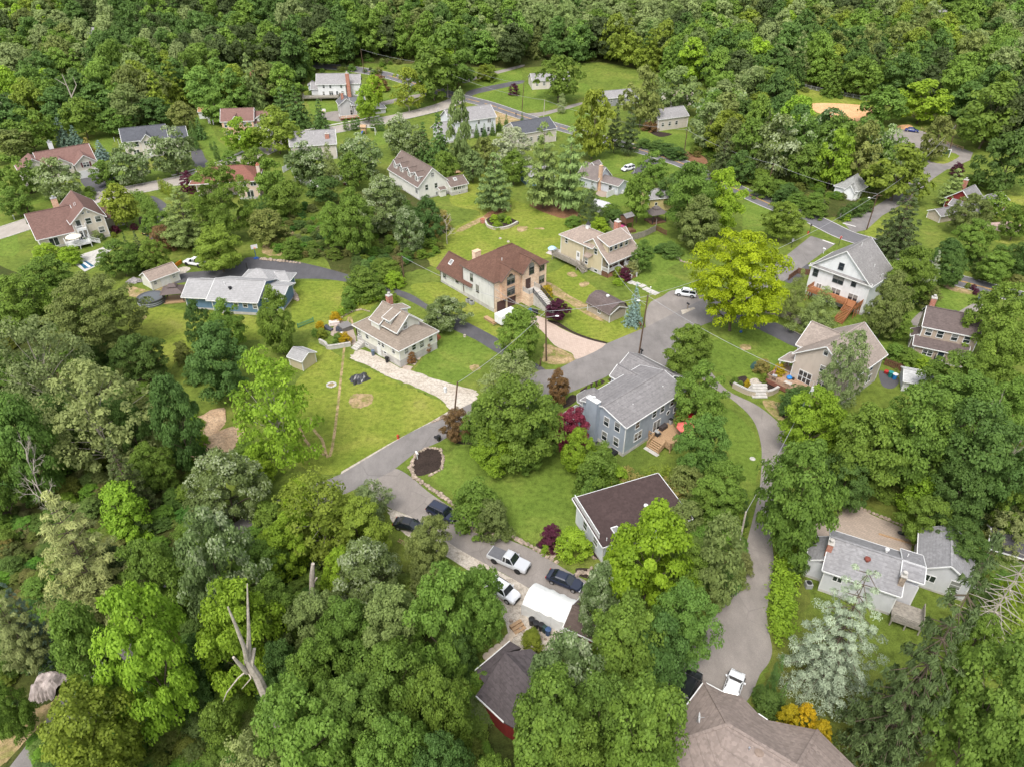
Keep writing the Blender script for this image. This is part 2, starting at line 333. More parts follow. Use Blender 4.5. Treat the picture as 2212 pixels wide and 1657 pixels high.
# ------------------------------------------------------------ woods floor, lawns, soil
def sh(n, pts, off, m, key='P', smooth=True): return sheet(n, pts, off, M[m], key, smooth)
sh('ground_woods_floor', [(-120,560),(60,600),(200,680),(330,760),(400,880),(420,1000),(350,1060),(420,1130),(640,1090),(760,1150),(870,1230),(960,1330),(1000,1430),(1080,1560),(1060,1800),(-250,1800),(-250,900)], .004, 'woods')
sh('ground_woods_floor', [(1060,1440),(1200,1400),(1290,1330),(1440,1330),(1480,1400),(1440,1480),(1440,1800),(1020,1800)], .0055, 'woods')
sh('ground_woods_floor', [(1720,990),(1860,900),(1990,900),(2230,860),(2350,1000),(2350,1180),(2130,1180),(1990,1120),(1850,1060),(1730,1060)], .004, 'woods')
sh('ground_woods_floor', [(-300,240),(260,262),(420,250),(560,232),(650,220),(660,165),(760,137),(900,140),(1100,150),(1300,135),(1450,165),(1640,195),(1850,222),(1950,212),(2060,300),(2400,330),(2400,60),(1106,5),(-300,60)], .004, 'woods', smooth=False)
sh('ground_woods_floor', [(1500,360),(1640,410),(1780,470),(1900,430),(1880,330),(1700,280),(1540,280)], .004, 'woods')
sh('ground_woods_floor', [(700,560),(690,470),(740,430),(860,400),(950,470),(960,560),(880,590),(790,620)], .004, 'woods')
sh('lawn', [('4',900,320),('4',1200,350),('4',1640,400),('4',1700,520),('4',1560,560),('4',1200,640),('4',1080,760),('4',1020,640),('4',830,500),('4',850,380)], .008, 'lawn')
sh('lawn', [('4',1840,165),('4',2209,170),('5',270,215),('5',200,330),('5',-20,430),('4',1900,470),('4',1900,250)], .008, 'lawn')
sh('lawn', [('5',-200,560),('5',60,680),('5',300,790),('5',480,870),('5',620,935),('5',690,1000),('5',600,1070),('5',430,1140),('5',290,1225),('5',0,1400),('4',1900,1290),('4',1900,900),('4',2000,700)], .008, 'lawn')
sh('lawn', [('5',480,850),('5',640,920),('5',760,845),('5',900,700),('5',1010,640),('5',850,540),('5',690,470),('5',600,560),('5',470,750)], .008, 'lawn2')
sh('lawn', [('5',450,200),('5',640,180),('5',900,290),('5',1010,370),('5',1000,520),('5',760,400),('5',580,320)], .008, 'lawn')
sh('lawn', [('2',520,1657),('2',560,1590),('2',720,1480),('2',900,1380),('2',700,1300),('2',840,1050),('2',1130,1300),('2',1500,1380),('2',1720,1560),('5',1300,150),('5',1380,330),('5',1530,500),('5',1700,560),('5',1960,460),('5',1800,330),('5',1560,140),('2',1420,1657),('2',800,1800)], .008, 'lawn')
sh('lawn', [('6',-100,100),('6',170,245),('5',2050,235),('5',1880,150),('5',2000,60),('2',1900,1600),('2',2060,1520),('3',60,1657)], .008, 'lawn2')
sh('lawn', [('5',560,1420),('5',660,1290),('5',900,1180),('5',1400,1260),('5',1560,1470),('8',1590,100),('8',1400,190),('8',1250,210),('8',1120,130),('5',900,1657),('5',740,1540)], .008, 'lawn2')
sh('lawn', [('6',40,480),('6',210,435),('6',420,455),('6',620,540),('6',730,600),('6',640,700),('6',500,790),('6',430,800),('6',250,760),('6',60,650)], .008, 'lawn2')
sh('lawn', [('6',270,980),('6',420,1090),('6',500,1250),('6',500,1350),('6',440,1600),('6',350,1660),('6',300,1300),('6',220,1100)], .008, 'lawn2')
sh('lawn', [('6',1060,470),('6',1230,300),('6',1400,400),('6',1640,210),('6',1900,260),('6',1880,310),('6',1780,370),('6',1480,440),('6',1480,600),('6',1340,660),('6',1240,520)], .008, 'lawn2')
sh('lawn', [('9',600,840),('9',740,850),('9',1000,1100),('9',1300,1200),('9',1650,1500),('9',1650,1800),('9',1100,1700),('9',980,1450),('9',840,1380),('9',520,1290),('9',440,1230),('9',540,1060)], .008, 'lawn3')
sh('lawn', [('6',1000,1480),('6',1420,1500),('6',1560,1657),('9',1680,110),('9',1480,80),('9',1330,30),('6',1100,1560)], .008, 'lawn3')
sh('lawn', [('9',740,380),('9',800,430),('9',820,600),('9',740,650)], .008, 'lawn3')
sh('lawn', [('1',500,1180),('1',620,1240),('1',560,1300),('1',400,1290),('1',180,1330),('1',160,1260)], .008, 'lawn2')
sh('lawn', [('1',610,900),('1',730,880),('1',720,1000),('1',760,1090),('1',900,1110),('1',1100,1080),('1',1250,1090),('1',860,1200),('1',760,1170),('1',640,1090)], .008, 'lawn2')
sh('lawn', [('1',700,1390),('1',800,1500),('1',930,1430),('1',900,1380)], .008, 'lawn2')
sh('lawn', [('1',1160,770),('1',1330,780),('1',1430,930),('1',1550,960),('1',1560,1010),('1',1420,1050),('1',1330,1000),('1',1290,920),('1',1250,860)], .008, 'lawn2')
sh('lawn', [('1',0,1560),('1',100,1520),('1',120,1640),('1',0,1657),('1',-100,1620)], .008, 'lawn2')
sh('lawn', [('1',2000,650),('1',2190,680),('2',260,660),('2',420,640),('2',640,590),('2',560,700),('2',240,775),('2',0,830),('1',2090,800),('1',2030,760)], .008, 'lawn2')
sh('lawn', [('2',240,560),('2',340,560),('2',520,600),('2',420,630),('2',260,660)], .008, 'lawn2')
sh('lawn', [('2',860,490),('2',1120,440),('2',1170,520),('2',1000,560),('2',830,600),('2',790,550)], .008, 'lawn2')
sh('lawn', [('2',870,620),('2',1140,550),('2',1540,540),('2',1620,600),('2',1480,660),('2',1210,725),('2',1000,680)], .008, 'lawn2')
sh('lawn', [('2',1280,745),('2',1500,690),('2',1640,760),('2',1480,800),('2',1380,790)], .008, 'lawn2')
sh('soil_patch', [('2',960,700),('2',1180,780),('2',1190,820),('2',980,800)], .012, 'soil')
sh('lawn', [('2',240,850),('2',300,850),('2',300,930),('2',200,940)], .008, 'lawn2')
sh('lawn', [('2',1620,940),('2',1860,930),('2',1990,1020),('2',1880,1120),('2',1640,1100)], .008, 'lawn2')
sh('lawn', [('2',1990,1080),('2',2070,1060),('2',2200,1090),('2',2150,1120),('2',2000,1110)], .012, 'lawn2')
sh('lawn', [('2',1640,1270),('2',1850,1130),('2',2000,1170),('2',1960,1300),('2',1720,1340)], .008, 'lawn2')
sh('lawn', [('2',1930,860),('2',2209,860),('3',190,960),('3',150,1010),('3',0,960),('2',2180,980),('2',1940,930)], .008, 'lawn2')
sh('lawn', [('3',400,1310),('3',600,1380),('3',640,1450),('3',420,1560),('3',390,1450)], .008, 'lawn2')
sh('lawn', [('3',690,600),('3',760,565),('3',1190,650),('3',1200,700),('3',900,690),('3',760,690)], .008, 'lawn')
sh('infield', [('3',790,690),('3',920,670),('3',1200,690),('3',1260,740),('3',1180,790),('3',960,760)], .012, 'clay')
sh('infield', [('3',1380,820),('3',1460,810),('3',1490,830),('3',1410,840)], .026, 'clay')
sh('lawn', [('3',1960,1330),('3',2080,1270),('3',2260,1300),('3',2260,1520),('3',2080,1580),('3',1930,1500),('3',1900,1420)], .008, 'lawn')
sh('lawn', [('3',1170,1270),('3',1230,1310),('3',1180,1350),('3',1120,1330)], .008, 'lawn')
sh('lawn', [('3',1190,1490),('3',1270,1430),('3',1320,1500),('3',1270,1600),('3',1190,1540)], .008, 'lawn')
# worn soil, chips, needles
for pts in ([('1',1700,1640),('1',1720,1560),('1',1800,1500),('1',1890,1490),('1',1900,1530),('1',1840,1600),('1',1810,1657)],
            [('5',1320,170),('5',1380,190),('5',1480,260),('5',1620,330),('5',1720,400),('5',1700,430),('5',1600,390),('5',1460,300),('5',1340,230)],
            [('5',1460,115),('5',1500,105),('5',1530,130),('5',1490,140)], [('5',1540,180),('5',1590,168),('5',1605,185),('5',1560,205)], [('5',1630,235),('5',1660,228),('5',1660,240)],
            [('5',70,900),('5',130,890),('5',200,900),('5',190,960),('5',90,985),('5',50,950)], [('2',1140,1470),('2',1200,1470),('2',1200,1490),('2',1150,1505)], [('2',1245,1482),('2',1300,1475),('2',1310,1488)],
            [('5',1330,570),('5',1490,640),('5',1530,670),('5',1440,700),('5',1310,690),('5',1310,610)], [('4',820,190),('4',900,210),('4',1000,225),('4',1140,150),('4',1130,200),('4',980,250),('4',850,265)],
            [('4',890,400),('4',950,390),('4',930,415)], [('5',830,715),('5',880,705),('5',900,735),('5',850,745)], [('6',370,580),('6',430,575),('6',440,605),('6',390,610)],
            [('2',760,1480),('2',920,1400),('2',960,1370),('2',1080,1340),('2',1060,1370),('2',940,1420),('2',780,1500)], [('7',0,1480),('7',180,1300),('7',340,1230),('7',400,1150),('7',330,1330),('7',200,1450),('7',0,1657),('7',-100,1657)],
            [('3',1700,1000),('3',1740,1060),('3',1690,1090)], [('6',540,930),('6',640,960),('6',660,1050),('6',620,1060),('6',520,960)]):
    sh('soil_patch', pts, .012, 'soil')
sh('soil_patch', [('5',0,1395),('5',290,1225),('5',590,1065),('5',700,1000),('5',720,1012),('5',585,1082),('5',290,1245),('5',0,1420)], .013, 'gravel', smooth=False)
for pts in ([('2',930,1390),('2',1080,1330),('2',1090,1350),('2',960,1410)], [('2',1220,1330),('2',1330,1290),('2',1520,1370),('2',1540,1400),('2',1400,1410)]): sh('needle_litter', pts, .014, 'needles')
sh('needle_litter', [('3',0,985),('3',120,1010),('3',160,1060),('3',60,1060)], .012, 'needles')
for pts in ([('5',470,1300),('5',530,1250),('5',610,1240),('5',650,1290),('5',640,1370),('5',560,1410),('5',490,1420),('5',465,1370)], [('5',720,1160),('5',830,1170),('5',850,1215),('5',740,1210)],
            [('c',330,640),('c',560,500),('c',650,530),('c',500,610),('c',400,680)], [('c',100,860),('c',200,700),('c',310,720),('c',220,820)], [('c',690,490),('c',800,560),('c',900,480),('c',860,470)],
            [('d',-120,1060),('d',60,1000),('d',110,1060),('d',160,1200),('d',30,1180),('d',-100,1130)], [('d',260,1080),('d',440,930),('d',480,1160),('d',360,1210)],
            [('8',1580,160),('8',1640,130),('8',1680,200),('8',1670,310),('8',1600,260)], [('8',1260,210),('8',1450,190),('8',1420,230),('8',1330,260)], [('8',1520,370),('8',1640,380),('8',1650,440),('8',1540,420)],
            [('2',940,1420),('2',1040,1400),('2',1150,1440),('2',1100,1470),('2',1000,1480)], [('2',1990,850),('2',2140,870),('2',2060,890)], [('q',170,330),('q',320,215),('q',430,215),('q',440,240),('q',330,230)], [('d',520,1500),('d',650,1500),('d',690,1620)],
            [('1',900,1410),('1',1010,1400),('1',930,1490)], [('f',1440,1360),('f',1530,1350),('f',1500,1372)]):
    sh('mulch_bed', pts, .015, 'mulch')
sh('mulch_bed', [('e',1190,1060),('e',1420,910),('e',1560,780),('e',1660,690),('e',1590,640),('e',1580,740),('e',1160,1050)], .015, 'redmulch')
sh('mulch_bed', [('5',1330,420),('5',1400,430),('5',1500,490),('5',1620,535),('5',1710,558),('5',1700,568),('5',1560,530),('5',1430,470)], .026, 'mulch')
sh('mulch_bed', [('p',550,50),('p',700,50),('p',930,140),('p',760,140),('p',600,100)], .015, 'soil')
# ------------------------------------------------------------ roads, drives, paths
road = [('5',0,1410),('5',290,1235),('5',430,1150),('5',585,1075),('5',720,1010),('5',900,925),('5',1150,805),('5',1290,738),('5',1400,735),('5',1520,670),('5',1715,570),('5',1980,460),('5',2209,345),('6',165,270),('6',400,140),('3',670,1657),('3',830,1530),('3',990,1580),('3',880,1657),('6',690,140),('6',470,300),('6',180,430),('6',0,500),('c',1440,330),('5',1880,680),('5',1780,745),('5',1700,790),('5',1490,880),('5',1310,950),('5',1000,1060),('5',720,1150),('5',640,1200),('5',480,1270),('5',330,1390),('5',175,1470),('P',650,1110),('P',540,1180),('P',440,1255),('P',350,1350),('P',270,1450),('P',215,1520),('P',140,1660),('P',60,1760),('P',-60,1760),('P',20,1657),('P',130,1515),('P',230,1400),('P',320,1290),('P',420,1190),('P',520,1120),('P',640,1060)]
sheet('street', road, .020, M['asphalt'])
r2 = curve(wp([('2',-260,420),('2',0,442),('2',150,462),('2',340,502),('2',650,600),('2',800,640),('2',960,682),('2',1180,757),('2',1440,835),('2',1700,905),('2',1900,962),('2',2209,1062),('3',110,1120),('3',400,1250),('3',620,1345),('3',850,1425),('3',1060,1525),('3',1330,1610),('6',1720,135),('6',1860,180),('6',2010,222),('6',2230,280)]), 8)
strip('county_road', r2, 7.0, .024, M['asphalt4'])
strip('road_edge_line', r2, .18, .030, M['wline'], 3.25); strip('road_edge_line', r2, .18, .030, M['wline'], -3.25)
jn = [i for i, p in enumerate(r2) if (p-g('3',1000,1500)).length < 11]
for a, b in ((0, jn[0]), (jn[-1], len(r2))):
    for s_ in (.16, -.16): strip('yellow_center_line', r2[a:b], .17, .030, M['yline'], s_)
sheet('side_street', [('3',1040,1445),('3',1180,1370),('3',1260,1330),('3',1370,1260),('3',1480,1150),('3',1600,1060),('3',1740,1080),('3',1620,1160),('3',1480,1290),('3',1290,1400),('3',1190,1490),('3',1100,1510)], .021, M['asphalt'])
sheet('parking_lot', [('3',1040,940),('3',1200,890),('3',1400,835),('3',1550,850),('3',1650,900),('3',1880,990),('3',1860,1040),('3',1720,1100),('3',1590,1060),('3',1560,1000),('3',1400,990),('3',1230,970)], .018, M['asphalt2'])
sh('lawn', [('3',1560,1010),('3',1640,980),('3',1790,1010),('3',1700,1060),('3',1610,1050)], .024, 'lawn')
for a, b in ((('3',1035,1447),('3',1120,1470)), (('3',905,1556),('3',980,1584))): strip('stop_line', resample(wp([a, b]), 1), .45, .034, M['wline'])
r4 = curve(wp([('1',-200,1560),('1',0,1512),('1',330,1400),('1',600,1290),('1',850,1235),('1',1170,1170),('1',1400,1105),('1',1580,1040),('P',620,305),('P',720,282),('2',240,790),('2',590,710),('2',760,650)]), 6)
strip('residential_street', r4, 8.0, .020, M['cds'])
for s_ in (4.1, -4.1):
    k_ = MB(); pp = resample(r4, 3)
    for i, (a, b) in enumerate(zip(pp, pp[1:])):
        d = (b-a).normalized(); n_ = Vector((-d.y, d.x, 0))*s_; k_.bar(a+n_+Vector((0,0,.05)), b+n_+Vector((0,0,.05)), .25, .16)
    tag(k_.obj('kerb', M['concrete']), kind='structure')
strip('sidewalk', resample(r4, 3)[30:62], 1.2, .016, M['concrete'], 6.2)
for n_, m_, o_, pts in (
  ('driveway','asphalt3',.018,[('1',520,1165),('1',630,1140),('1',770,1165),('1',720,1200),('1',660,1240),('1',640,1290),('1',590,1250)]),
  ('driveway','asphalt3',.018,[('1',1240,970),('1',1300,970),('1',1330,1030),('1',1370,1070),('1',1290,1090),('1',1250,1060)]),
  ('driveway','asphalt3',.023,[('1',970,1285),('1',1000,1275),('1',1080,1330),('1',1060,1400),('1',1050,1500),('1',1000,1560),('1',930,1500),('1',1010,1420),('1',1015,1350)]),
  ('driveway','asphalt2',.018,[('1',2050,745),('1',2190,720),('2',20,740),('2',0,790),('1',2080,770)]),
  ('driveway','asphalt2',.018,[('2',250,665),('2',540,605),('2',680,600),('2',540,625),('2',270,685)]),
  ('driveway','asphalt3',.019,[('2',800,615),('2',860,580),('2',1150,525),('2',1160,545),('2',900,605),('2',840,625)]),
  ('driveway','asphalt2',.018,[('2',790,525),('2',900,490),('2',1160,425),('2',1160,440),('2',920,505),('2',800,540)]),
  ('driveway','asphalt2',.018,[('2',1190,740),('2',1320,725),('2',1540,668),('2',1540,685),('2',1330,745),('2',1250,760)]),
  ('driveway','asphalt3',.018,[('2',1880,1120),('2',1990,1028),('2',2070,1060),('2',1990,1078),('2',1990,1100),('2',2060,1125),('2',2040,1145),('2',1900,1130)]),
  ('driveway','asphalt3',.0185,[('4',1130,180),('4',1170,120),('4',1320,100),('4',1480,85),('4',1600,12),('4',1750,20),('4',1900,35),('4',2080,75),('5',0,110),('5',270,190),('5',450,250),('5',580,330),('5',760,405),('5',1010,535),('5',1100,610),('5',1300,720),('5',1290,745),('5',1030,640),('5',870,545),('5',700,465),('5',540,345),('5',300,230),('5',150,200),('4',2209,165),('4',2050,150),('4',1840,155),('4',1600,180),('4',1300,160)]),
  ('gravel_drive','gravel',.016,[('5',130,610),('5',60,660),('5',170,710),('5',290,775),('5',480,850),('5',640,925),('5',720,1000),('5',840,960),('5',880,880),('5',760,842),('5',590,790),('5',440,735),('5',390,730),('5',250,655)]),
  ('paver_drive','paver',.022,[('5',1230,385),('5',1330,412),('5',1420,470),('5',1560,530),('5',1712,572),('5',1530,668),('5',1490,630),('5',1380,580),('5',1290,480),('5',1190,425)]),
  ('driveway','asphalt2',.0185,[('b',1470,1300),('b',1650,1190),('b',1780,1112),('b',1950,1140),('b',2209,1180),('b',2350,1200),('b',2340,1280),('b',2100,1345),('b',1900,1420),('b',1600,1560),('b',1440,1600)]),
  ('driveway','asphalt3',.0185,[('6',660,140),('6',790,60),('6',820,70),('6',800,130),('6',700,180)]),
  ('driveway','asphalt3',.019,[('6',185,415),('6',330,385),('6',480,395),('6',640,450),('6',810,545),('6',830,600),('6',730,592),('6',600,530),('6',430,452),('6',300,432),('6',200,442)]),
  ('driveway','asphalt2',.018,[('P',847,1012),('P',888,1030),('P',925,1062),('P',1000,1112),('P',1080,1157),('P',1150,1187),('P',1225,1232),('P',1285,1272),('P',1250,1320),('P',1215,1312),('P',1100,1245),('P',985,1182),('P',900,1122),('P',830,1090),('P',795,1044)]),
  ('gravel_drive','gravel',.016,[('P',840,1100),('P',900,1122),('P',985,1180),('P',1100,1245),('P',1215,1312),('P',1280,1360),('P',1200,1400),('P',1110,1395),('P',1090,1340),('P',1050,1265),('P',970,1205),('P',870,1150)]),
  ('lane','asphalt2',.019,[('6',-110,620),('6',-20,560),('6',60,600),('6',190,760),('6',290,870),('6',470,960),('6',590,1050),('6',660,1130),('6',675,1210),('6',660,1290),('P',1675,1080),('P',1668,1164),('P',1671,1217),('P',1657,1320),('P',1662,1367),('P',1668,1404),('P',1660,1432),('P',1641,1457),('P',1618,1507),('P',1560,1560),('P',1440,1560),('P',1452,1424),('P',1495,1390),('P',1555,1300),('P',1585,1247),('P',1608,1187),('P',1625,1125),('P',1640,1060),('P',1645,1000),('P',1643,955),('P',1625,905),('P',1580,862),('6',160,830),('6',60,720)]),
  ('paver_court','paver2',.017,[('P',1740,1170),('P',1775,1110),('P',1800,1080),('P',1832,1077),('P',1880,1110),('P',1958,1147),('P',1960,1200),('P',1870,1190),('P',1760,1190)]),
  ('paver_path','paver',.020,[('8',1590,20),('8',1640,70),('8',1640,110),('8',1500,190),('8',1380,300),('8',1340,290),('8',1470,180),('8',1590,95)]),
  ('patio','paver2',.017,[('e',230,640),('e',330,480),('e',480,520),('e',540,640),('e',560,740),('e',500,790),('e',430,720),('e',290,680)]),
  ('gravel_drive','gravel',.017,[('4',1120,110),('4',1190,70),('4',1230,90),('4',1160,130)]),
  ('pool_terrace','concrete',.018,[('h',560,640),('h',720,590),('h',830,545),('h',850,570),('h',780,640),('h',740,700),('h',630,755),('h',560,700)]),
  ('patio','paver2',.018,[('n',200,385),('n',250,345),('n',300,370),('n',290,405),('n',240,410)]),
  ('driveway','asphalt3',.018,[('d',1800,960),('d',1870,945),('d',2060,1050),('d',1990,1160),('d',1850,1130)]),
  ('driveway','asphalt2',.018,[('p',255,395),('p',350,295),('p',400,300),('p',340,420)]),
  ('driveway','asphalt2',.018,[('p',665,315),('p',860,205),('p',900,240),('p',770,350)]),
  ('gravel_strip','gravel',.016,[('d',180,190),('d',300,250),('d',500,350),('d',700,420),('d',900,520),('d',880,545),('d',700,470),('d',460,360),('d',240,250)]),
  ('gravel_path','gravel',.016,[('d',130,1060),('d',230,1035),('d',320,1160),('d',200,1170)])):
    sheet(n_, pts, o_, M[m_], smooth=n_ not in ('pool_terrace',))
strip('driveway_center_line', [g('6',470,440), g('6',560,480)], .001, .03, M['wline'])
for pts in ([('4',2005,1045),('4',2030,1120),('4',2080,1180),('4',2150,1240),('5',40,430),('5',80,470)], [('4',1935,1095),('4',1970,1180),('4',2040,1260),('4',2110,1290)]):
    strip('tyre_track', resample(curve(wp(pts)), 1), .45, .014, M['soil'])
for a, b in ((('5',50,610),('5',300,690)),): pass
def stones(name, pts, r, label, mat='stone', step=None, cat='stone edging', key='P'):
    mb = MB(); P = resample(wp(pts, key), step or r*1.7); rr = random.Random(len(pts)+int(P[0].x))
    for i, p in enumerate(P): mb.stone((p.x+rr.uniform(-.2, .2)*r, p.y+rr.uniform(-.2, .2)*r, terr(p.y)+.02), r*rr.uniform(.7, 1.25), i)
    return tag(mb.obj(name, M[mat]), label, cat)
stones('stone_border', [('5',480,1290),('5',450,1370),('5',480,1440),('5',560,1490),('5',660,1560),('5',760,1640),('8',860,130),('8',1000,160),('8',1110,170),('8',1200,215),('8',1310,275),('8',1390,330)], .38, 'brown fieldstone border along the asphalt drive with parked cars')
stones('stone_border', [('5',500,1270),('5',560,1240),('5',640,1250),('5',660,1310),('5',650,1380),('5',570,1420)], .26, 'small stones ringing the dark mulch bed beside the white mailbox')
stones('stone_border', [('4',1690,25),('4',1800,35),('4',1940,50)], .5, 'rough boulders lining the top of the dark driveway')
stones('stone_border', [('e',360,440),('e',480,370),('e',620,330),('e',730,355)], .28, 'pale stones edging the small lawn behind the cream house')
stones('stone_border', [('r',380,5),('r',480,60),('r',600,110),('r',660,135),('r',720,160)], .3, 'low stone edging along the grey paver court')
stones('stone_border', [('4',1900,230),('4',1925,290)], .6, 'pile of brown boulders at the corner of the blue ranch house', step=.7)
stones('stone_border', [('q',190,270),('q',240,235),('q',320,230),('q',400,255),('q',430,270)], .28, 'curved stone wall around the patio with the blue rug')
stones('stone_border', [('8',1560,200),('8',1590,250),('8',1640,310)], .22, 'stones edging the mulch bed by the flat dark roof')
stones('stone_border', [('8',1100,710),('8',1180,780),('8',1260,810),('8',1320,830)], .28, 'stones along the gravel below the white tent')
stones('stone_border', [('5',590,1075),('5',640,1055),('5',690,1025)], .26, 'white stones beside the street by the bright lawn')
stones('stone_border', [('b',1800,660),('b',1900,740),('b',2010,770)], .45, 'dry stone row under the bushes at the lawn edge')
stones('stone_border', [('7',980,1470),('7',1100,1430),('7',1150,1500),('7',1230,1420)], .35, 'tumbled stone row beneath the bright maples')
stones('stone_border', [('8',1520,420),('8',1540,400),('8',1600,400),('8',1620,370)], .35, 'rubble heap in front of the dark blue sedan', step=.4)
def blockwall(pts, h, w, label, mat='wallstone', cat='retaining wall', name='retaining_wall'):
    mb = MB(); P = resample(curve(wp(pts), 4), 1.0)
    for a, b in zip(P, P[1:]):
        z = Vector((0, 0, h/2)); mb.bar(a+z, b+(b-a).normalized()*.05+z, w, h)
    o = tag(mb.obj(name, M[mat]), label, cat); c_ = MB()
    for a, b in zip(P, P[1:]): z = Vector((0, 0, h+.05)); c_.bar(a+z, b+(b-a).normalized()*.05+z, w+.1, .1)
    c_.obj('coping', M['concrete'], o); return o
blockwall([('2',930,1440),('2',950,1475),('2',1010,1490),('2',1080,1480),('2',1140,1450)], .6, .35, 'curved grey block wall holding the island flower bed')
blockwall([('d',-90,1150),('d',0,1195),('d',100,1240),('d',195,1260)], 1.0, .4, 'curved tan block wall left of the front steps')
blockwall([('d',345,1260),('d',420,1240),('d',490,1200)], 1.0, .4, 'short tan block wall right of the front steps')
blockwall([('e',90,760),('e',165,800),('e',200,840),('e',320,830),('e',490,800)], .8, .35, 'low grey wall of the garden terrace by the cream house', 'concrete')
mb = MB()
a = g('d',265,1290); b = g('d',250,1160); d = (b-a)
for i in range(5):
    c = a+d*(i/5); mb.prism([(c.x-1.3, c.y), (c.x+1.3, c.y), (c.x+1.3, c.y+d.y*(5-i)/5), (c.x-1.3, c.y+d.y*(5-i)/5)], -.1, .2*(i+1))
tag(mb.obj('garden_steps', M['concrete']), 'pale stone steps between the two tan block walls', 'steps')
# ------------------------------------------------------------ houses
_win = {}
def winmesh(w, h, style, fr):
    key = (round(w, 2), round(h, 2), style, fr)
    if key in _win: return _win[key]
    f = MB(); t = .09; w2, h2 = w/2, h/2
    # local: x across, z up, -y outwards
    f.box(-w2-t, w2+t, -.06, 0, h2, h2+t); f.box(-w2-t, w2+t, -.09, 0, -h2-t, -h2); f.box(-w2-t, -w2, -.06, 0, -h2, h2); f.box(w2, w2+t, -.06, 0, -h2, h2)
    if style in ('d', 'dd', 'ddd'):
        f.box(-w2, w2, -.05, -.005, -.03, .03)
        k = len(style)
        for i in range(1, k): x = -w2+w*i/k; f.box(x-.06, x+.06, -.055, -.003, -h2, h2)
    if style == 'g':
        for i in (1, 2): x = -w2+w*i/3; f.box(x-.025, x+.025, -.045, -.005, -h2, h2)
        f.box(-w2, w2, -.05, -.006, -.03, .03)
    if style in ('s', 'f'):
        x = 0; f.box(x-.05, x+.05, -.055, -.003, -h2, h2)
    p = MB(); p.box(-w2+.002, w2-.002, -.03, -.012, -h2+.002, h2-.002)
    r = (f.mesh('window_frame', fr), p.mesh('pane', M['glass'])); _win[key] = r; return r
class House:
    def __init__(s, name, label, k, px, py, rot, wall, roof, trim=None, cat='house', frame=None, h0=0, foundc=None):
        s.k = k; s.o = g(k, px, py); s.o.z = terr(s.o.y)+h0; r = R(rot); s.ux = Vector((math.cos(r), math.sin(r), 0)); s.uy = Vector((-math.sin(r), math.cos(r), 0))
        s.root = empty(name, s.o, r, label, cat); s.W = wall; s.Rm = roof; s.T = trim or M['white']; s.F = frame or M['white']
        s.w = MB(); s.r = MB(); s.t = MB(); s.f = MB(); s.late = []
    def at(s, x, y, z, k=None):
        v = ray(Z(k or s.k, x, y)); t = (z+s.o.z-CAMH)/v.z; q = v*t-s.o; return q.dot(s.ux), q.dot(s.uy)
    def wx(s, x, y, off=0, k=None):
        v = ray(Z(k or s.k, x, y)); t = (off+s.o.dot(s.uy))/v.dot(s.uy); return (v*t-s.o).dot(s.ux), (v*t).z+CAMH-s.o.z
    def wy(s, x, y, off=0, k=None):
        v = ray(Z(k or s.k, x, y)); t = (off+s.o.dot(s.ux))/v.dot(s.ux); return (v*t-s.o).dot(s.uy), (v*t).z+CAMH-s.o.z
    def block(s, x0, x1, y0, y1, h, z0=0.0, found=.6, sink=1.2):
        if found and z0 == 0:
            s.w.box(x0, x1, y0, y1, found-.05, h); s.f.box(x0-.03, x1+.03, y0-.03, y1+.03, -sink, found)
        else: s.w.box(x0, x1, y0, y1, z0 if z0 else -sink, h)
        for x in (x0, x1):
            for y in (y0, y1): s.t.box(x-.07, x+.07, y-.07, y+.07, max(z0, found if z0 == 0 else z0), h-.02)
        return s
    def strip(s, p, q, wd=.1, h=.17): s.t.bar(p, q, wd, h)
    def gable(s, x0, x1, y0, y1, z, rise, ax='x', ov=.4, hip=(0, 0), mid=.5, th=.16, wall=True, trim=True, gw=None):
        T = (lambda a, b, c: (a, b, c)) if ax == 'x' else (lambda a, b, c: (b, a, c))
        a0, a1, b0, b1 = (x0, x1, y0, y1) if ax == 'x' else (y0, y1, x0, x1)
        m = b0+mid*(b1-b0); zr = z+rise; s0 = rise/(m-b0); s1 = rise/(b1-m); zl = z-ov*s0; zh = z-ov*s1; u = .12
        e0 = a0-ov; e1 = a1+ov; r0 = e0+(hip[0]+ov if hip[0] else 0); r1 = e1-(hip[1]+ov if hip[1] else 0); B0 = b0-ov; B1 = b1+ov
        U = lambda a, b, c: T(a, b, c+u)
        s.r.slab([U(e0, B0, zl), U(e1, B0, zl), U(r1, m, zr), U(r0, m, zr)], th); s.r.slab([U(e0, B1, zh), U(e1, B1, zh), U(r1, m, zr), U(r0, m, zr)], th)
        if hip[0]: s.r.slab([U(e0, B0, zl), U(e0, B1, zh), U(r0, m, zr)], th)
        if hip[1]: s.r.slab([U(e1, B0, zl), U(e1, B1, zh), U(r1, m, zr)], th)
        d = .05
        if wall:
            for hp, a, sg in ((hip[0], a0, 1), (hip[1], a1, -1)):
                if not hp: (gw or s.w).extr([T(a, b0, z-.02), T(a, b1, z-.02), T(a, m, zr-.02)], T(.2*sg, 0, 0))
        if trim:
            D = lambda a, b, c: T(a, b, c+u-th*.5-.02)
            s.strip(D(e0, B0-.05, zl), D(e1, B0-.05, zl)); s.strip(D(e0, B1+.05, zh), D(e1, B1+.05, zh))
            for hp, a, rr, sg in ((hip[0], e0, r0, -1), (hip[1], e1, r1, 1)):
                if hp: s.strip(D(a+sg*.05, B0, zl), D(a+sg*.05, B1, zh))
                else: s.strip(D(a+sg*.04, B0, zl), D(a+sg*.04, m, zr)); s.strip(D(a+sg*.04, B1, zh), D(a+sg*.04, m, zr))
        s.r.bar(U(r0, m, zr+.02) if not hip[0] else U(r0, m, zr+.02), U(r1, m, zr+.02), .3, .06)
        return s
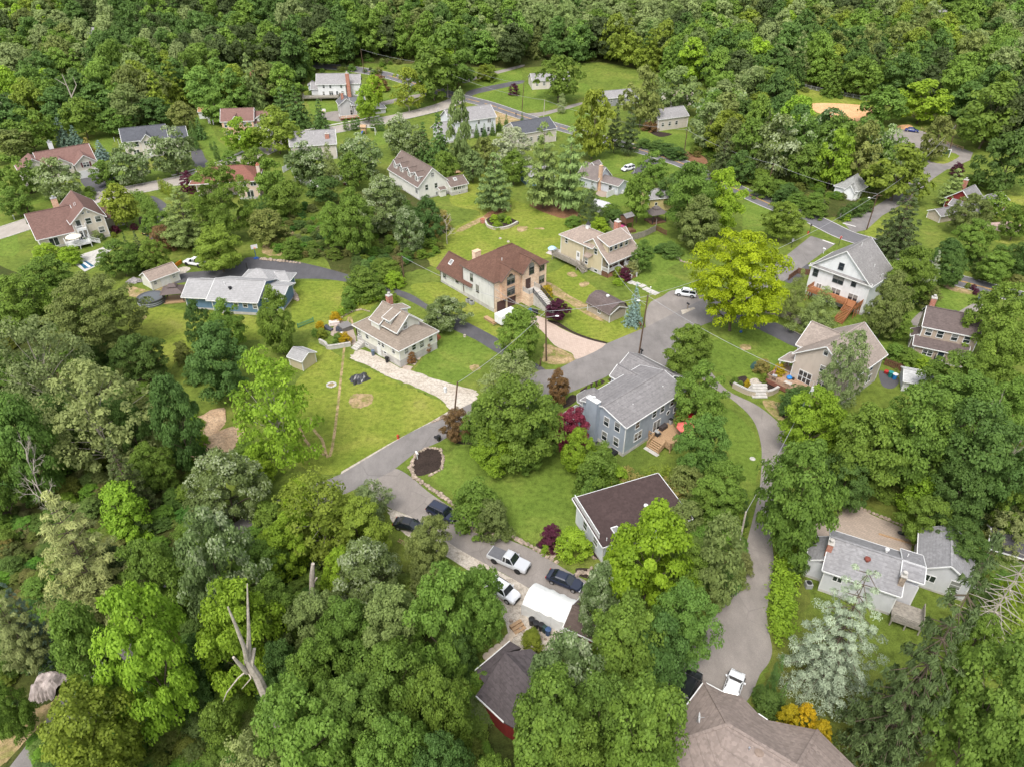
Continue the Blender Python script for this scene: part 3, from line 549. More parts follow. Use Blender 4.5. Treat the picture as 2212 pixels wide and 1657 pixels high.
    def lean(s, pts, th=.14, trim=True):
        s.r.slab(pts, th)
        if trim:
            for a, b in zip(pts, pts[1:]+pts[:1]):
                a, b = Vector(a), Vector(b); dz = Vector((0, 0, -.1)); n = (b-a).cross(Vector((0, 0, 1))).normalized()*.06
                cen = sum((Vector(p) for p in pts), Vector())/len(pts)
                if n.dot(a-cen) < 0: n = -n
                s.strip(a+dz+n, b+dz+n, .1, .17)
        return s
    def cbox(s, name, mat, x0, x1, y0, y1, z0, z1, parent=None):
        o = MB().box(x0, x1, y0, y1, z0, z1).obj(name, mat, parent or s.root); return o
    def win(s, side, u, z, w=.9, h=1.3, style='d', off=0.0, name='window', label=None):
        fm, pm = winmesh(w, h, style, s.F)
        o = link(bpy.data.objects.new(name, fm), s.root); p = link(bpy.data.objects.new('pane', pm), o)
        if side == 'x': o.location = (u, off-.004, z)
        elif side == 'y': o.location = (off-.004, u, z); o.rotation_euler = (0, 0, R(-90))
        elif side == 'X': o.location = (u, off+.004, z); o.rotation_euler = (0, 0, R(180))
        elif side == 'Y': o.location = (off+.004, u, z); o.rotation_euler = (0, 0, R(90))
        if label: o['label'] = label
        return o
    def wins(s, side, lst, w=.9, h=1.3, style='d', off=0.0, k=None, top=99):
        for q in lst:
            u, z = (s.wx if side in 'xX' else s.wy)(q[0], q[1], off, k)
            z = min(z, top-(q[3] if len(q) > 3 else h)/2)
            s.win(side, u, z, *(q[2:4] if len(q) > 3 else (w, h)), style=q[4] if len(q) > 4 else style, off=off)
    def door(s, side, u, z0, w=.95, h=2.05, mat=None, off=0.0, name='door', glass=False):
        mb = MB(); mb.box(-w/2, w/2, -.05, 0, 0, h)
        o = mb.obj(name, mat or M['white'], s.root); fr = MB()
        fr.box(-w/2-.1, -w/2-.002, -.08, .0, 0, h+.1); fr.box(w/2+.002, w/2+.1, -.08, .0, 0, h+.1); fr.box(-w/2, w/2, -.08, .0, h+.002, h+.1); fr.obj('door_frame', s.T, o)
        if name == 'garage_door':
            pn = MB()
            for i in range(4):
                for j in range(4): pn.box(-w/2+.08+j*(w-.1)/4, -w/2+.08+(j+.85)*(w-.1)/4, -.07, -.05, .1+i*h/4, .1+(i+.75)*h/4)
            pn.obj('door_panel', mat or M['white'], o)
        else: MB().box(w*.36, w*.42, -.1, -.05, .95, 1.05).obj('handle', M['grey'], o)
        if glass: MB().box(-w*.3, w*.3, -.06, -.05, h*.45, h*.9).obj('pane', M['glass'], o)
        if side == 'x': o.location = (u, off-.004, z0)
        else: o.location = (off-.004, u, z0); o.rotation_euler = (0, 0, R(-90))
        return o
    def chimney(s, x0, x1, y0, y1, z0, z1, mat=None, cap=None, flue=True, name='chimney'):
        def f():
            mb = MB(); mb.box(x0, x1, y0, y1, z0, z1); o = mb.obj(name, mat or M['chimbrick'], s.roof)
            c = MB(); c.box(x0-.06, x1+.06, y0-.06, y1+.06, z1, z1+.12); mx, my = (x0+x1)/2, (y0+y1)/2
            if flue: c.lathe([(.18, .1), (.18, .45), (.28, .5), (.28, .62)], 10, (mx, my, z1))
            o2 = c.obj('chimney_cap', cap or M['concrete'], s.roof)
        s.late.append(f)
    def vent(s, x, y, z, r=.06, h=.5, mat=None, mush=False):
        def f():
            mb = MB(); mb.lathe([(r, -.3), (r, h)] if not mush else [(r*.8, -.3), (r*.8, .12), (r*1.3, .14), (r*1.2, .3), (r*.5, .36)], 10, (x, y, z)); mb.obj('roof_vent', mat or M['white'], s.roof)
        s.late.append(f)
    def skylight(s, a, b, c, d):
        def f():
            up = Vector((0, 0, .12)); mb = MB(); P = [Vector(q) for q in (a, b, c, d)]; mb.add([q+up for q in P]+[q-up for q in P], [(0,1,2,3),(7,6,5,4),(0,4,5,1),(1,5,6,2),(2,6,7,3),(3,7,4,0)]); o = mb.obj('skylight', M['white'], s.roof)
            cen = sum(P, Vector())/4; mb = MB(); Q = [cen+(q-cen)*.82+up*1.1 for q in P]; mb.slab([tuple(q) for q in Q], .03); mb.obj('pane', M['glass'], s.roof)
        s.late.append(f)
    def deck(s, x0, x1, y0, y1, z, mat, rails, name='deck', sp=.14, white=False, rail_h=.95):
        mb = MB(); n = max(2, int((y1-y0)/.28))
        for i in range(n): yy = y0+(y1-y0)*i/n; mb.box(x0, x1, yy, yy+(y1-y0)/n-.02, z-.06, z)
        mb.box(x0, x1, y0, y1, z-.3, z-.1)
        for x in (x0+.1, (x0+x1)/2, x1-.1):
            for y in (y0+.1, y1-.1): mb.box(x-.08, x+.08, y-.08, y+.08, -.6, z-.06)
        o = mb.obj(name, mat, s.root); rm = M['white'] if white else mat
        for a, b in rails:
            a, b = Vector((*a, z)), Vector((*b, z)); r_ = MB(); L = (b-a).length; k = max(1, int(L/1.8)); d = (b-a)/L
            for i in range(k+1): p = a+(b-a)*i/k; r_.box(p.x-.06, p.x+.06, p.y-.06, p.y+.06, z, z+rail_h+.08)
            r_.bar(a+Vector((0,0,rail_h)), b+Vector((0,0,rail_h)), .1, .07); r_.bar(a+Vector((0,0,.12)), b+Vector((0,0,.12)), .06, .06)
            for i in range(int(L/sp)): p = a+d*(i+.5)*sp; r_.bar(p+Vector((0,0,.12)), p+Vector((0,0,rail_h)), .04, .04)
            r_.obj('railing', rm, o)
        return o
    def stairs(s, a, b, w, z0, z1, mat, name='stairs', n=None, rail=None, solid=False, railmat=None):
        """from the low end a to the high end b (local xy), treads w wide"""
        a = Vector((*a, 0)); b = Vector((*b, 0)); d = (b-a).normalized(); nr = Vector((-d.y, d.x, 0)); n = n or max(2, int((z1-z0)/.19)); L = (b-a).length; mb = MB()
        for i in range(n):
            z = z0+(z1-z0)*(i+1)/n; p = a+d*L*i/n; q = a+d*L*(i+1.02)/n; t = (z-z0+.3) if solid else .07
            mb.prism([(p+nr*w/2).to_2d(), (p-nr*w/2).to_2d(), (q-nr*w/2).to_2d(), (q+nr*w/2).to_2d()], z-t, z)
        if not solid:
            for sg in (1, -1): mb.bar(a+nr*sg*(w/2+.03)+Vector((0,0,z0+.02)), b+nr*sg*(w/2+.03)+Vector((0,0,z1-.1)), .06, .28)
        o = mb.obj(name, mat, s.root)
        if rail:
            for sg in rail:
                r_ = MB(); A = a+nr*sg*(w/2+.05); B = b+nr*sg*(w/2+.05); r_.bar(A+Vector((0,0,z0+1)), B+Vector((0,0,z1+1)), .1, .08)
                for i in range(int(L/.16)+1): p = A+(B-A)*i/(L/.16); zz = z0+(z1-z0)*i/(L/.16); r_.bar((p.x, p.y, zz), (p.x, p.y, zz+1), .045, .045)
                for p, zz in ((A, z0), (B, z1)): r_.box(p.x-.07, p.x+.07, p.y-.07, p.y+.07, zz, zz+1.15)
                r_.obj('railing', railmat or mat, o)
        return o
    def fin(s):
        if s.w.f: s.wall = s.w.obj('wall', s.W, s.root)
        s.roof = s.r.obj('roof', s.Rm, s.root)
        if s.t.f: s.t.obj('trim', s.T, s.root)
        if s.f.f: s.f.obj('foundation', M['found'], s.root)
        for f in s.late: f()
        return s
sd_bg = siding('blue_grey_siding', (.29, .325, .375, 1)); sh_bg = shingle('grey_shingles', (.195, .185, .185, 1))
def loc(h, x, y, z=0): return h.o+h.ux*x+h.uy*y+Vector((0, 0, z))
# blue-grey house, deck with red parasols
H1 = h = House('siding_house', 'long blue-grey house with wooden deck under red parasols', 'c', 880, 1490, 42, sd_bg, sh_bg)
h.block(0, 14.3, 0, 9, 6.0); h.gable(0, 14.3, 0, 9, 6.0, 1.3, ov=.3); h.block(9.6, 12.9, 8.7, 11.2, 5.3); h.gable(9.6, 12.9, 5.5, 11.2, 5.3, 1.3, 'y', ov=.3, wall=True)
h.block(15.4, 21.3, 5.2, 14.3, 2.7); h.gable(15.4, 21.3, 5.2, 14.3, 2.7, 1.7, 'y'); h.block(14.2, 15.6, 3.0, 8.6, 2.6, found=0); h.lean([(14, 2.7, 3.4), (16, 2.7, 2.9), (16, 9, 2.9), (14, 9, 3.4)])
pts = [(2.9+2.1*math.cos(6.2832*i/8+.39), 9.6+2.1*math.sin(6.2832*i/8+.39)) for i in range(8)]; h.w.prism(pts, -.5, 4.7)
P8 = [(2.9+2.6*math.cos(6.2832*i/8+.39), 9.6+2.6*math.sin(6.2832*i/8+.39), 4.6) for i in range(8)]
for i in range(8): h.r.slab([P8[i], P8[(i+1) % 8], (2.9, 9.3, 7.0)], .14); h.strip(Vector(P8[i])-Vector((0,0,.1)), Vector(P8[(i+1) % 8])-Vector((0,0,.1)), .1, .18)
h.lean([(-1.6, 9, 3.1), (1.4, 9, 3.3), (1.4, 11.6, 2.9), (-1.6, 11.6, 2.7)]); h.w.box(-1.4, 1.2, 9.02, 11.4, -.4, 2.75)
h.chimney(-.9, -.02, 5.3, 7.5, -.3, 7.7, sd_bg, M['white'])
h.wins('x', [(1075,1050),(1295,905),(1400,830),(1525,750)], top=5.5); h.wins('x', [(1075,1220,1.7,1.5,'dd'),(1557,875,.75,1.1,'')]); u, z = h.wx(1320, 1060); h.win('x', u, 2.0, 1.7, 2.0, 's', name='patio_door')
h.wins('y', [(672,1035),(812,1105),(645,1220),(795,1295)], .95, 1.55)
u, z = h.wx(1467, 920); ring = MB(); ring.lathe([(.5, 0), (.5, .06), (.36, .06), (.36, 0)], 20); o = ring.obj('round_window', M['white'], h.root); o.location = (u, 0, z); o.rotation_euler = (R(90), 0, 0); MB().lathe([(.36, .0), (.36, .03)], 20).obj('pane', M['glass'], o)
dk = h.deck(6.1, 14.3, -4.4, -.06, .95, M['wood'], [((6.1, -.1), (6.1, -1.0)), ((6.1, -3.4), (6.1, -4.4)), ((6.1, -4.4), (14.3, -4.4)), ((14.3, -4.4), (14.3, -.1))])
h.stairs((4.6, -2.2), (6.1, -2.2), 2.2, 0, .95, M['wood'], n=5, rail=(1, -1)); h.cbox('paving_slab', M['concrete'], 3.9, 4.6, -3.6, -.9, -.1, .06)
h.cbox('cellar_hatch', M['black'], -1.8, -.05, .9, 2.3, -.1, .5); h.vent(4.2, 2.3, 6.4); h.vent(11.5, 2.2, 6.4); h.fin()
# brick-fronted house
sd_w = siding('dirty_white_siding', (.57, .56, .535, 1), dirt=.2); sh_br = shingle('brown_shingles', (.125, .068, .05, 1), stain=.25)
H2 = h = House('brick_house', 'large house with brick front, brown roof and long front steps', 'a', 960, 1185, 41, sd_w, sh_br, trim=plain('brown_trim', (.12, .085, .07, 1)), frame=plain('dark_window_frame', (.14, .12, .11, 1)))
h.block(0, 14.4, .15, 10.6, 7.4, found=.9); h.gable(0, 14.4, .15, 10.6, 7.4, 3.6, 'x', ov=.45, hip=(5.2, 5.0)); h.block(.02, 6.0, 10.5, 19.0, 3.7, found=.5); h.gable(.02, 6.0, 8, 19.0, 3.7, 2.5, 'y', ov=.6, hip=(0, 0))
br = MB(); br.box(-.05, 14.45, -.02, .2, 3.0, 7.3); br.box(6.6, 14.45, -.02, .2, -.8, 3.0); br.box(-.05, .5, -.02, .2, -.8, 3.0); br.box(5.7, 6.6, -.02, .2, -.8, 3.0); br.box(2.95, 3.4, -.02, .2, -.8, 3.0); br.box(.5, 5.7, -.02, .2, 2.35, 3.0)
ob = br.obj('brick_facing', M['palebrick'], h.root); st = MB(); st.box(1.4, 6.3, -.5, -.03, 2.6, 7.2); st.extr([(1.4, -.5, 7.2), (6.3, -.5, 7.2), (3.85, -.5, 9.1)], (0, .47, 0)); st.obj('stone_bay', M['rubble'], h.root)
h.gable(1.4, 6.3, -.5, 5.0, 7.2, 2.0, 'y', ov=.35, wall=False); b2 = MB(); b2.box(7.2, 11.8, -.45, -.03, -.8, 7.2); b2.extr([(7.2, -.45, 7.2), (11.8, -.45, 7.2), (9.5, -.45, 9.5)], (0, .42, 0)); b2.obj('brick_bay', M['palebrick'], h.root)
h.gable(7.2, 11.8, -.45, 5.5, 7.2, 2.4, 'y', ov=.4, wall=False)
h.win('x', 3.9, 6.5, 2.0, 1.7, 'dd', off=-.5); h.win('x', 3.9, 4.0, 2.0, 1.7, 'dd', off=-.5); h.win('x', 9.7, 7.0, 1.3, 2.0, 'd', off=-.45); h.win('x', 13.1, 6.4, 1.3, 1.6, 's'); h.win('x', 13.1, 3.5, 1.4, 1.6, 's')
for xx, zz, rr, of in ((3.9, 7.35, .62, -.5), (9.7, 8.0, .65, -.45)):
    a_ = MB(); a_.extr([(rr*math.cos(3.1416*i/10), 0, rr*math.sin(3.1416*i/10)) for i in range(11)], (0, -.05, 0)); o = a_.obj('arched_window', M['glass'], h.root); o.location = (xx, of-.01, zz)
mdoor = plain('dark_wood_door', (.06, .035, .03, 1)); gdm = plain('maroon_garage_door', (.10, .05, .05, 1))
h.cbox('door_recess', M['palebrick'], 8.0, 9.9, -.48, -.46, 2.8, 5.4); h.door('x', 8.7, 2.95, 1.2, 2.3, mdoor, off=-.49)
for x in (1.72, 4.55): h.door('x', x, 0, 2.2, 2.3, gdm, off=.12, name='garage_door')
h.wins('y', [(305,690,.9,1.5,'d'),(467,755,.9,1.5,'d'),(655,725),(732,870)], .8, 1.6, ''); h.chimney(3.3, 4.9, 10.4, 11.5, 0, 9.0, M['palebrick'], M['palebrick'], flue=False)
h.cbox('landing', M['palebrick'], 7.2, 10.6, -2.6, -.47, -.5, 2.85); h.stairs((9.4, -8.2), (9.4, -2.6), 2.1, .05, 2.85, M['concrete'], n=14, solid=True, rail=(1, -1), railmat=M['dark'])
h.deck(7.25, 10.55, -2.55, -.5, 2.9, M['concrete'], [((7.3, -2.5), (8.2, -2.5)), ((7.3, -2.5), (7.3, -.5)), ((10.5, -2.5), (10.5, -.5))], name='porch_floor')
h.skylight((1.0, 16.3, 4.7), (1.0, 17.3, 4.7), (1.9, 17.3, 5.45), (1.9, 16.3, 5.45)); h.vent(4.5, 3.0, 9.6); h.fin()
# beige house with white porch
sd_be = siding('beige_siding', (.47, .405, .28, 1)); sh_be = shingle('tan_shingles', (.27, .215, .18, 1), stain=.15)
H3 = h = House('porch_house', 'beige house with white front porch and small cupola on its roof', 'b', 735, 860, 41, sd_be, sh_be)
h.block(0, 10, -3.0, 2.6, 4.4, found=1.0); h.block(-.5, 7.0, 2.4, 9.8, 6.1, found=.8)
h.gable(-.5, 7.0, -.2, 9.8, 6.1, 1.9, 'y', ov=.4, hip=(0, 3.2))
# main roof: ridge along x, long front slope over the porch
gp = [(0, -3.0, 4.4), (0, 2.6, 4.4), (0, 2.6, 6.1), (0, -.2, 8.0), (0, -2.6, 5.6)]; h.w.extr(gp, (.2, 0, 0)); h.w.extr([(10, p[1], p[2]) for p in gp], (-.2, 0, 0))
for pl in ([(-.4, -.2, 8.2), (10.4, -.2, 8.2), (10.4, -2.7, 5.7), (-.4, -2.7, 5.7)], [(-.4, -2.7, 5.7), (10.4, -2.7, 5.7), (10.4, -5.5, 3.75), (-.4, -5.5, 3.75)], [(-.4, -.2, 8.2), (10.4, -.2, 8.2), (10.4, 3.0, 6.1), (-.4, 3.0, 6.1)]): h.r.slab(pl, .16)
for a, b in (((-.44, -.2, 8.1), (-.44, -2.7, 5.6)), ((-.44, -2.7, 5.6), (-.44, -5.5, 3.65)), ((-.44, -.2, 8.1), (-.44, 3.0, 6.0)), ((10.44, -.2, 8.1), (10.44, -2.7, 5.6)), ((10.44, -2.7, 5.6), (10.44, -5.5, 3.65)), ((-.4, -5.54, 3.65), (10.4, -5.54, 3.65))): h.strip(a, b)
h.w.box(1.2, 8.4, -3.4, -.3, 5.2, 7.05); h.lean([(.9, -.2, 8.25), (8.7, -.2, 8.25), (8.7, -3.9, 7.05), (.9, -3.9, 7.05)])
for x in (2.2, 3.8, 5.6, 7.4): h.win('x', x, 6.15, .9, 1.35, 'd', off=-3.4)
h.deck(0, 10, -5.0, -3.02, 1.3, M['brownwood'], [((0, -5), (0, -3.1)), ((0, -5), (3.6, -5)), ((5.6, -5), (10, -5)), ((10, -5), (10, -3.1))], name='porch', white=True)
for x in (.1, 3.4, 5.8, 9.9): h.cbox('porch_column', M['white'], x-.13, x+.13, -5.1, -4.84, 1.2, 3.65)
h.cbox('porch_base', M['chimbrick'], .1, 3.3, -4.9, -4.7, -.4, 1.0); h.cbox('lattice', M['brownwood'], .0, .06, -4.7, -3.2, -.3, .9)
h.stairs((4.6, -8.9), (4.6, -5.0), 1.7, 0, 1.3, M['brownwood'], n=8, rail=(1, -1), railmat=M['white'])
h.win('x', 2.0, 2.6, 1.0, 1.5, 'd', off=-3.0); h.door('x', 4.6, 1.3, 1.0, 2.1, M['white'], off=-3.0); h.win('x', 7.5, 2.6, 1.6, 1.4, 'dd', off=-3.0)
h.win('y', 1.4, 5.7, .85, 1.4); h.win('y', -.9, 5.2, .85, 1.4); h.win('y', 8.0, 5.0, .75, 1.1, off=-.5); h.door('y', 4.0, 1.4, .95, 2.1, M['white'], off=-.5, glass=True)
h.w.prism([(0, .1), (-.9, .4), (-.9, 1.6), (0, 1.9)], .8, 3.5); h.r.slab([(.1, -.2, 4.1), (.1, 2.2, 4.1), (-1.2, 1.8, 3.5), (-1.2, .2, 3.5)], .12); h.win('y', 1.0, 2.4, .8, 1.3, off=-.9); h.win('y', -1.3, .55, .9, .5, '')
h.deck(-2.6, -.55, 2.4, 10.6, 1.3, M['greywood'], [((-2.6, 2.4), (-2.6, 10.6)), ((-2.6, 10.6), (-.6, 10.6))], name='side_deck'); h.stairs((-1.9, .3), (-1.9, 2.4), 1.2, 0, 1.3, M['greywood'], rail=(1, -1))
h.chimney(8.6, 9.7, .6, 1.8, 3, 9.2)
def cup():
    c = MB(); c.box(2.9, 3.7, 4.6, 5.4, 7.6, 8.9); o = c.obj('cupola', M['white'], h.roof); c = MB(); c.lathe([(.7, 8.9), (.45, 9.25), (.05, 9.8)], 4, (3.3, 5.0, 0)); c.obj('cupola_roof', M['black'], h.roof)
h.late.append(cup); h.fin()
# tall white house
sd_ww = siding('bright_white_siding', (.64, .65, .66, 1)); sh_g2 = shingle('mid_grey_shingles', (.215, .205, .2, 1), stain=.2)
H4 = h = House('tall_white_house', 'tall white three-storey house with orange wooden deck and stairs', 'f', 1205, 1140, 42, sd_ww, sh_g2)
h.block(0, 9.6, 0, 12.7, 7.0, found=.5); h.gable(0, 9.6, 0, 12.7, 7.0, 5.3, 'x', ov=.45); h.lean([(-.45, -.3, 6.95), (-.02, -.3, 7.3), (-.02, 13, 7.3), (-.45, 13, 6.95)])
h.F = plain('dark_sash', (.10, .10, .11, 1)); h.wins('y', [(950,510,1.0,1.4),(617,590,1.0,1.5),(910,680,2.2,1.6,'dd'),(1112,730,.9,1.3)]); h.F = M['white']; h.wins('y', [(650,790,1.0,2.1,'s'),(870,855,1.9,2.1,'s'),(1090,930,1.9,2.1,'s')]); h.wins('x', [(1465,650,.5,1.4,'')])
h.deck(-2.7, -.06, .5, 11.3, 2.5, M['redwood'], [((-2.7, 3.0), (-2.7, 11.3)), ((-2.7, .5), (-.1, .5)), ((-2.7, 11.3), (-.1, 11.3))]); h.stairs((-6.5, 1.7), (-2.7, 1.7), 1.6, 0, 2.5, M['redwood'], rail=(1, -1)); h.vent(5.2, 5.9, 12.2); h.vent(4.5, 2.0, 8.9); h.fin()
# tan house with flag
sd_ta = siding('tan_siding', (.46, .40, .345, 1)); sh_ta = shingle('taupe_shingles', (.27, .225, .195, 1), stain=.2)
H5 = h = House('flag_house', 'tan gabled house with red-brown deck, flag and cross-gabled roof', 'd', 1310, 1385, 40, sd_ta, sh_ta)
h.block(0, 11.6, 0, 10.0, 5.9); h.gable(0, 11.6, 0, 10.0, 5.9, 3.7, 'x', ov=.5); h.gable(3.2, 9.8, 5.2, 11.4, 5.8, 3.1, 'y', ov=.4); h.block(3.2, 9.8, 9.9, 11.4, 5.7)
h.lean([(-.9, 9.9, 4.3), (3.0, 9.9, 4.3), (3.0, 12.4, 3.6), (-.9, 12.4, 3.6)]); h.cbox('porch_column', M['white'], -.75, -.5, 12.0, 12.25, .9, 3.6); h.cbox('porch_column', M['white'], 2.6, 2.85, 12.0, 12.25, .9, 3.6)
dkm = plain('red_brown_deck', (.20, .085, .06, 1), var=.2); dfl = plain('tan_deck_boards', (.36, .24, .165, 1), var=.2)
h.deck(-4.0, -.06, 2.0, 12.2, .95, dfl, [((-4, 2.0), (-4, 12.2)), ((-4, 12.2), (2.6, 12.2))]); h.cbox('deck_skirt', dkm, -4.1, -4.02, 2, 12.3, .2, .98); h.cbox('deck_extension', dfl, -.03, 2.8, 10.02, 12.2, .6, .94)
h.win('y', 7.4, 2.0, 2.3, 2.1, 'ddd', name='patio_door'); h.wins('y', [(1075,910,.8,1.1),(1065,1105,1.6,1.0,'s')]); h.win('y', 5.0, 8.2, .7, .9, ''); h.win('x', 8.0, 4.5, .9, 1.4); h.win('x', 8.2, 1.9, 1.7, 1.4, 's'); h.win('x', 4.0, 4.5, .9, 1.4); h.fin()
# cream bungalow
sd_cr = siding('cream_white_siding', (.62, .605, .54, 1)); sh_cr = shingle('brown_grey_shingles', (.225, .185, .15, 1), stain=.12)
H6 = h = House('bungalow', 'cream two-tier bungalow with grey block basement and dormer', 'e', 1140, 1080, 47, sd_cr, sh_cr)
h.block(0, 9.0, 0, 11.4, 4.0, found=1.5); h.gable(0, 9.0, 0, 13.2, 4.0, 2.2, 'y', ov=.4, hip=(4.2, 4.2)); h.block(2.0, 7.2, 2.7, 9.2, 6.2, z0=4.1); h.gable(2.0, 7.2, 2.7, 9.2, 6.2, 2.2, 'y', ov=.55)
h.block(1.2, 2.2, 7.0, 9.3, 6.0, z0=4.1); h.lean([(1.0, 6.7, 6.1), (1.0, 9.75, 6.1), (3.6, 9.75, 7.7), (3.6, 6.7, 7.7)])
h.w.box(2.1, 4.4, 4.6, 6.2, 6.2, 7.5); h.lean([(1.7, 4.3, 7.45), (1.7, 6.5, 7.45), (4.6, 6.5, 8.5), (4.6, 4.3, 8.5)]); h.win('y', 5.4, 6.95, .8, .75, 's', off=2.1); h.w.box(5.5, 7.4, 6.0, 8.0, 6.2, 7.2); h.lean([(5.2, 5.8, 8.0), (5.2, 8.2, 8.0), (7.9, 8.2, 7.3), (7.9, 5.8, 7.3)])
h.wins('x', [(1193,535,.9,1.3)], off=2.7); h.wins('y', [(890,525,.6,.8),(985,565,.6,.8)], off=2.0); h.wins('x', [(1205,812),(1302,765),(1403,727,1.0,1.4),(1520,650)], .85, 1.1, top=3.45); h.wins('y', [(600,630),(703,675),(858,745),(905,765),(1040,825)], .75, 1.0, top=3.4); h.wins('y', [(622,745,.8,.4,''),(700,778,.8,.4,''),(935,885,.8,.4,'')])
h.door('y', 6.1, .0, .9, 1.9, M['white'], off=-.04)
pr = MB(); pr.box(0, 9, 11.4, 11.55, 1.5, 2.2)
for x in (.1, 3, 6, 8.9): pr.box(x-.08, x+.08, 13.0, 13.16, 0, 4)
for x, y0 in ((.05, 11.6), ): pr.box(x-.04, x+.04, 11.6, 13, 1.9, 2.0); pr.box(x-.04, x+.04, 11.6, 13, 2.9, 3.0)
pr.obj('screened_porch', plain('dark_brown_porch', (.07, .035, .03, 1)), h.root); h.cbox('porch_floor', M['found'], 0, 9, 11.45, 13.2, -.4, 1.45); h.stairs((-2.2, 11.5), (-.1, 11.5), 1.6, 0, 1.0, M['concrete'], n=5, solid=True)
h.chimney(5.9, 6.9, 9.6, 10.5, 3, 8.9); h.fin()
# blue ranch
sd_bl = siding('slate_blue_siding', (.115, .19, .285, 1)); sh_lg = shingle('pale_grey_shingles', (.29, .285, .285, 1), stain=.15, var=.12)
H7 = h = House('ranch_house', 'slate-blue ranch house with pale grey roof beside a gazebo', 'g', 650, 570, -6, sd_bl, sh_lg)
h.block(-6.4, .2, 1.0, 6.2, 3.2, found=.4); h.block(0, 9.6, -.2, 7.8, 3.2, found=.6); h.gable(-.6, 9.6, -.2, 10, 3.2, 2.1, 'x', ov=.4, hip=(0, 0), wall=True)
h.gable(-6.4, .4, .6, 8.6, 3.2, 1.9, 'x', ov=.4, hip=(0, 0), mid=.5)
h.block(9.5, 13.9, 2.2, 8.6, 3.1, found=.3); h.gable(9.0, 14.0, 2.2, 8.6, 3.1, 1.0, 'x', ov=.5); h.block(2.0, 9.5, 8.5, 14.5, 2.9, found=.2); h.gable(2.0, 9.5, 8.2, 14.5, 2.9, 1.8, 'x', ov=.4, hip=(3.0, 3.2)); h.block(9.4, 12.0, 11.0, 14.3, 2.7, found=.2); h.gable(9, 12.2, 11.0, 14.3, 2.7, .9, 'x', ov=.4, hip=(0, 1.2))
h.wins('x', [(505,455),(595,468)], .8, .9, 'd', 1.0); h.wins('x', [(700,485),(800,500),(870,510,.9,1.3),(945,520,.9,1.3)], .9, 1.2, 'd', -.2); h.win('x', 11.8, 1.7, .8, 1.2, off=2.2); h.vent(2.6, 12.3, 4.5, .14, 1.1, M['black']); h.vent(3.2, 2.4, 4.6, .3, .3, M['black'], True); h.vent(1.6, 3.4, 5.0); h.fin()
# tan house by the pool
sd_t2 = siding('pale_tan_siding', (.51, .455, .375, 1)); sh_b2 = shingle('warm_brown_shingles', (.155, .092, .078, 1), stain=.15)
H8 = h = House('pool_house', 'tan house with big brown roof and white railed deck above a pool', 'h', 320, 600, 38, sd_t2, sh_b2)
h.block(0, 9.0, 0, 12.0, 3.3); h.gable(0, 9.0, 0, 12.0, 3.3, 4.2, 'x', ov=.5); h.block(8.0, 15.2, -.6, 13.0, 5.6); h.gable(8.0, 15.2, -.6, 13.0, 5.6, 3.0, 'y', ov=.55, gw=None)
h.block(15.0, 20, 5, 12, 2.8); h.gable(14.5, 20, 5, 12, 2.8, 1.8, 'x'); h.win('x', 9.3, 4.8, 1.0, 1.9, '', off=-.6, name='balcony_door'); h.win('x', 11.6, 5.0, 1.2, 1.4, off=-.6); h.win('x', 13.8, 5.0, 1.2, 1.4, off=-.6); h.win('x', 13.8, 2.2, 1.2, 1.4, off=-.6); h.win('x', 9.4, 2.0, 1.0, 1.2, off=-.6); h.win('x', 3.0, 1.6, 1.9, 2.0, 's', name='patio_door'); h.win('x', 7.0, 1.7, 1.8, 1.9, 's')
for x in (10.9, 12.3):
    tw = MB(); sx = 1 if x > 11.6 else -1; tw.extr([(-.45, 0, 0), (.45, 0, 0), (-.4*sx, 0, .8)], (0, -.08, 0)); o = tw.obj('triangular_window', M['white'], h.root); o.location = (x, -.6, 6.9); t2 = MB(); t2.extr([(-.3, -.09, .1), (.3, -.09, .1), (-.3*sx, -.09, .55)], (0, -.02, 0)); t2.obj('pane', M['glass'], o)
h.deck(8.4, 10.6, -2.0, -.66, 3.75, M['white'], [((8.4, -2), (10.6, -2)), ((8.4, -2), (8.4, -.7)), ((10.6, -2), (10.6, -.7))], name='balcony'); h.wins('y', [(212,432,1.2,1.2,'s'),(222,500,.8,1.5),(245,520,.8,1.5),(268,535,.8,1.5),(297,560,.8,1.5)])
h.deck(5.0, 10.2, -4.6, -.66, 1.2, M['white'], [((5, -4.6), (10.2, -4.6)), ((5, -4.6), (5, -.7))], name='terrace_deck'); h.stairs((12.2, -2.6), (10.2, -2.6), 1.6, 0, 1.2, M['white'], rail=(1, -1)); h.chimney(6.2, 7.5, 8.6, 9.7, 3, 9.0, M['rubble'], M['grey']); h.vent(10.2, 3.5, 8.2); h.vent(10.6, 4.0, 8.2); h.fin()
# garage house
sd_cw = siding('cream_siding', (.56, .51, .45, 1)); sh_b3 = shingle('red_brown_shingles', (.18, .105, .09, 1), stain=.1)
h = House('garage_house', 'cream house with two white garage doors and maroon shutters', 'i', 490, 595, 38, sd_cw, sh_b3)
h.block(0, 5.8, 0, 8, 4.5); h.gable(0, 5.8, 0, 8, 4.5, 2.2, 'y'); h.block(-8.0, 5.8, 3.0, 11.5, 4.6); h.gable(-8.5, 5.9, 3.0, 11.5, 4.6, 3.2, 'x'); h.block(-6.0, -.5, 2.0, 6.0, 4.4); h.gable(-6.0, -.5, 2.0, 7.0, 4.4, 2.0, 'y'); h.block(-14, -6, 3.0, 12, 4.2); h.gable(-14, -6, 3.0, 12, 4.2, 3.2, 'y', hip=(0, 3))
for x in (1.4, 4.3): h.door('x', x, 0, 2.4, 2.2, M['white'], name='garage_door')
h.win('x', 2.9, 3.9, 1.6, 1.3, 'dd'); mar = plain('maroon_shutter', (.10, .02, .025, 1))
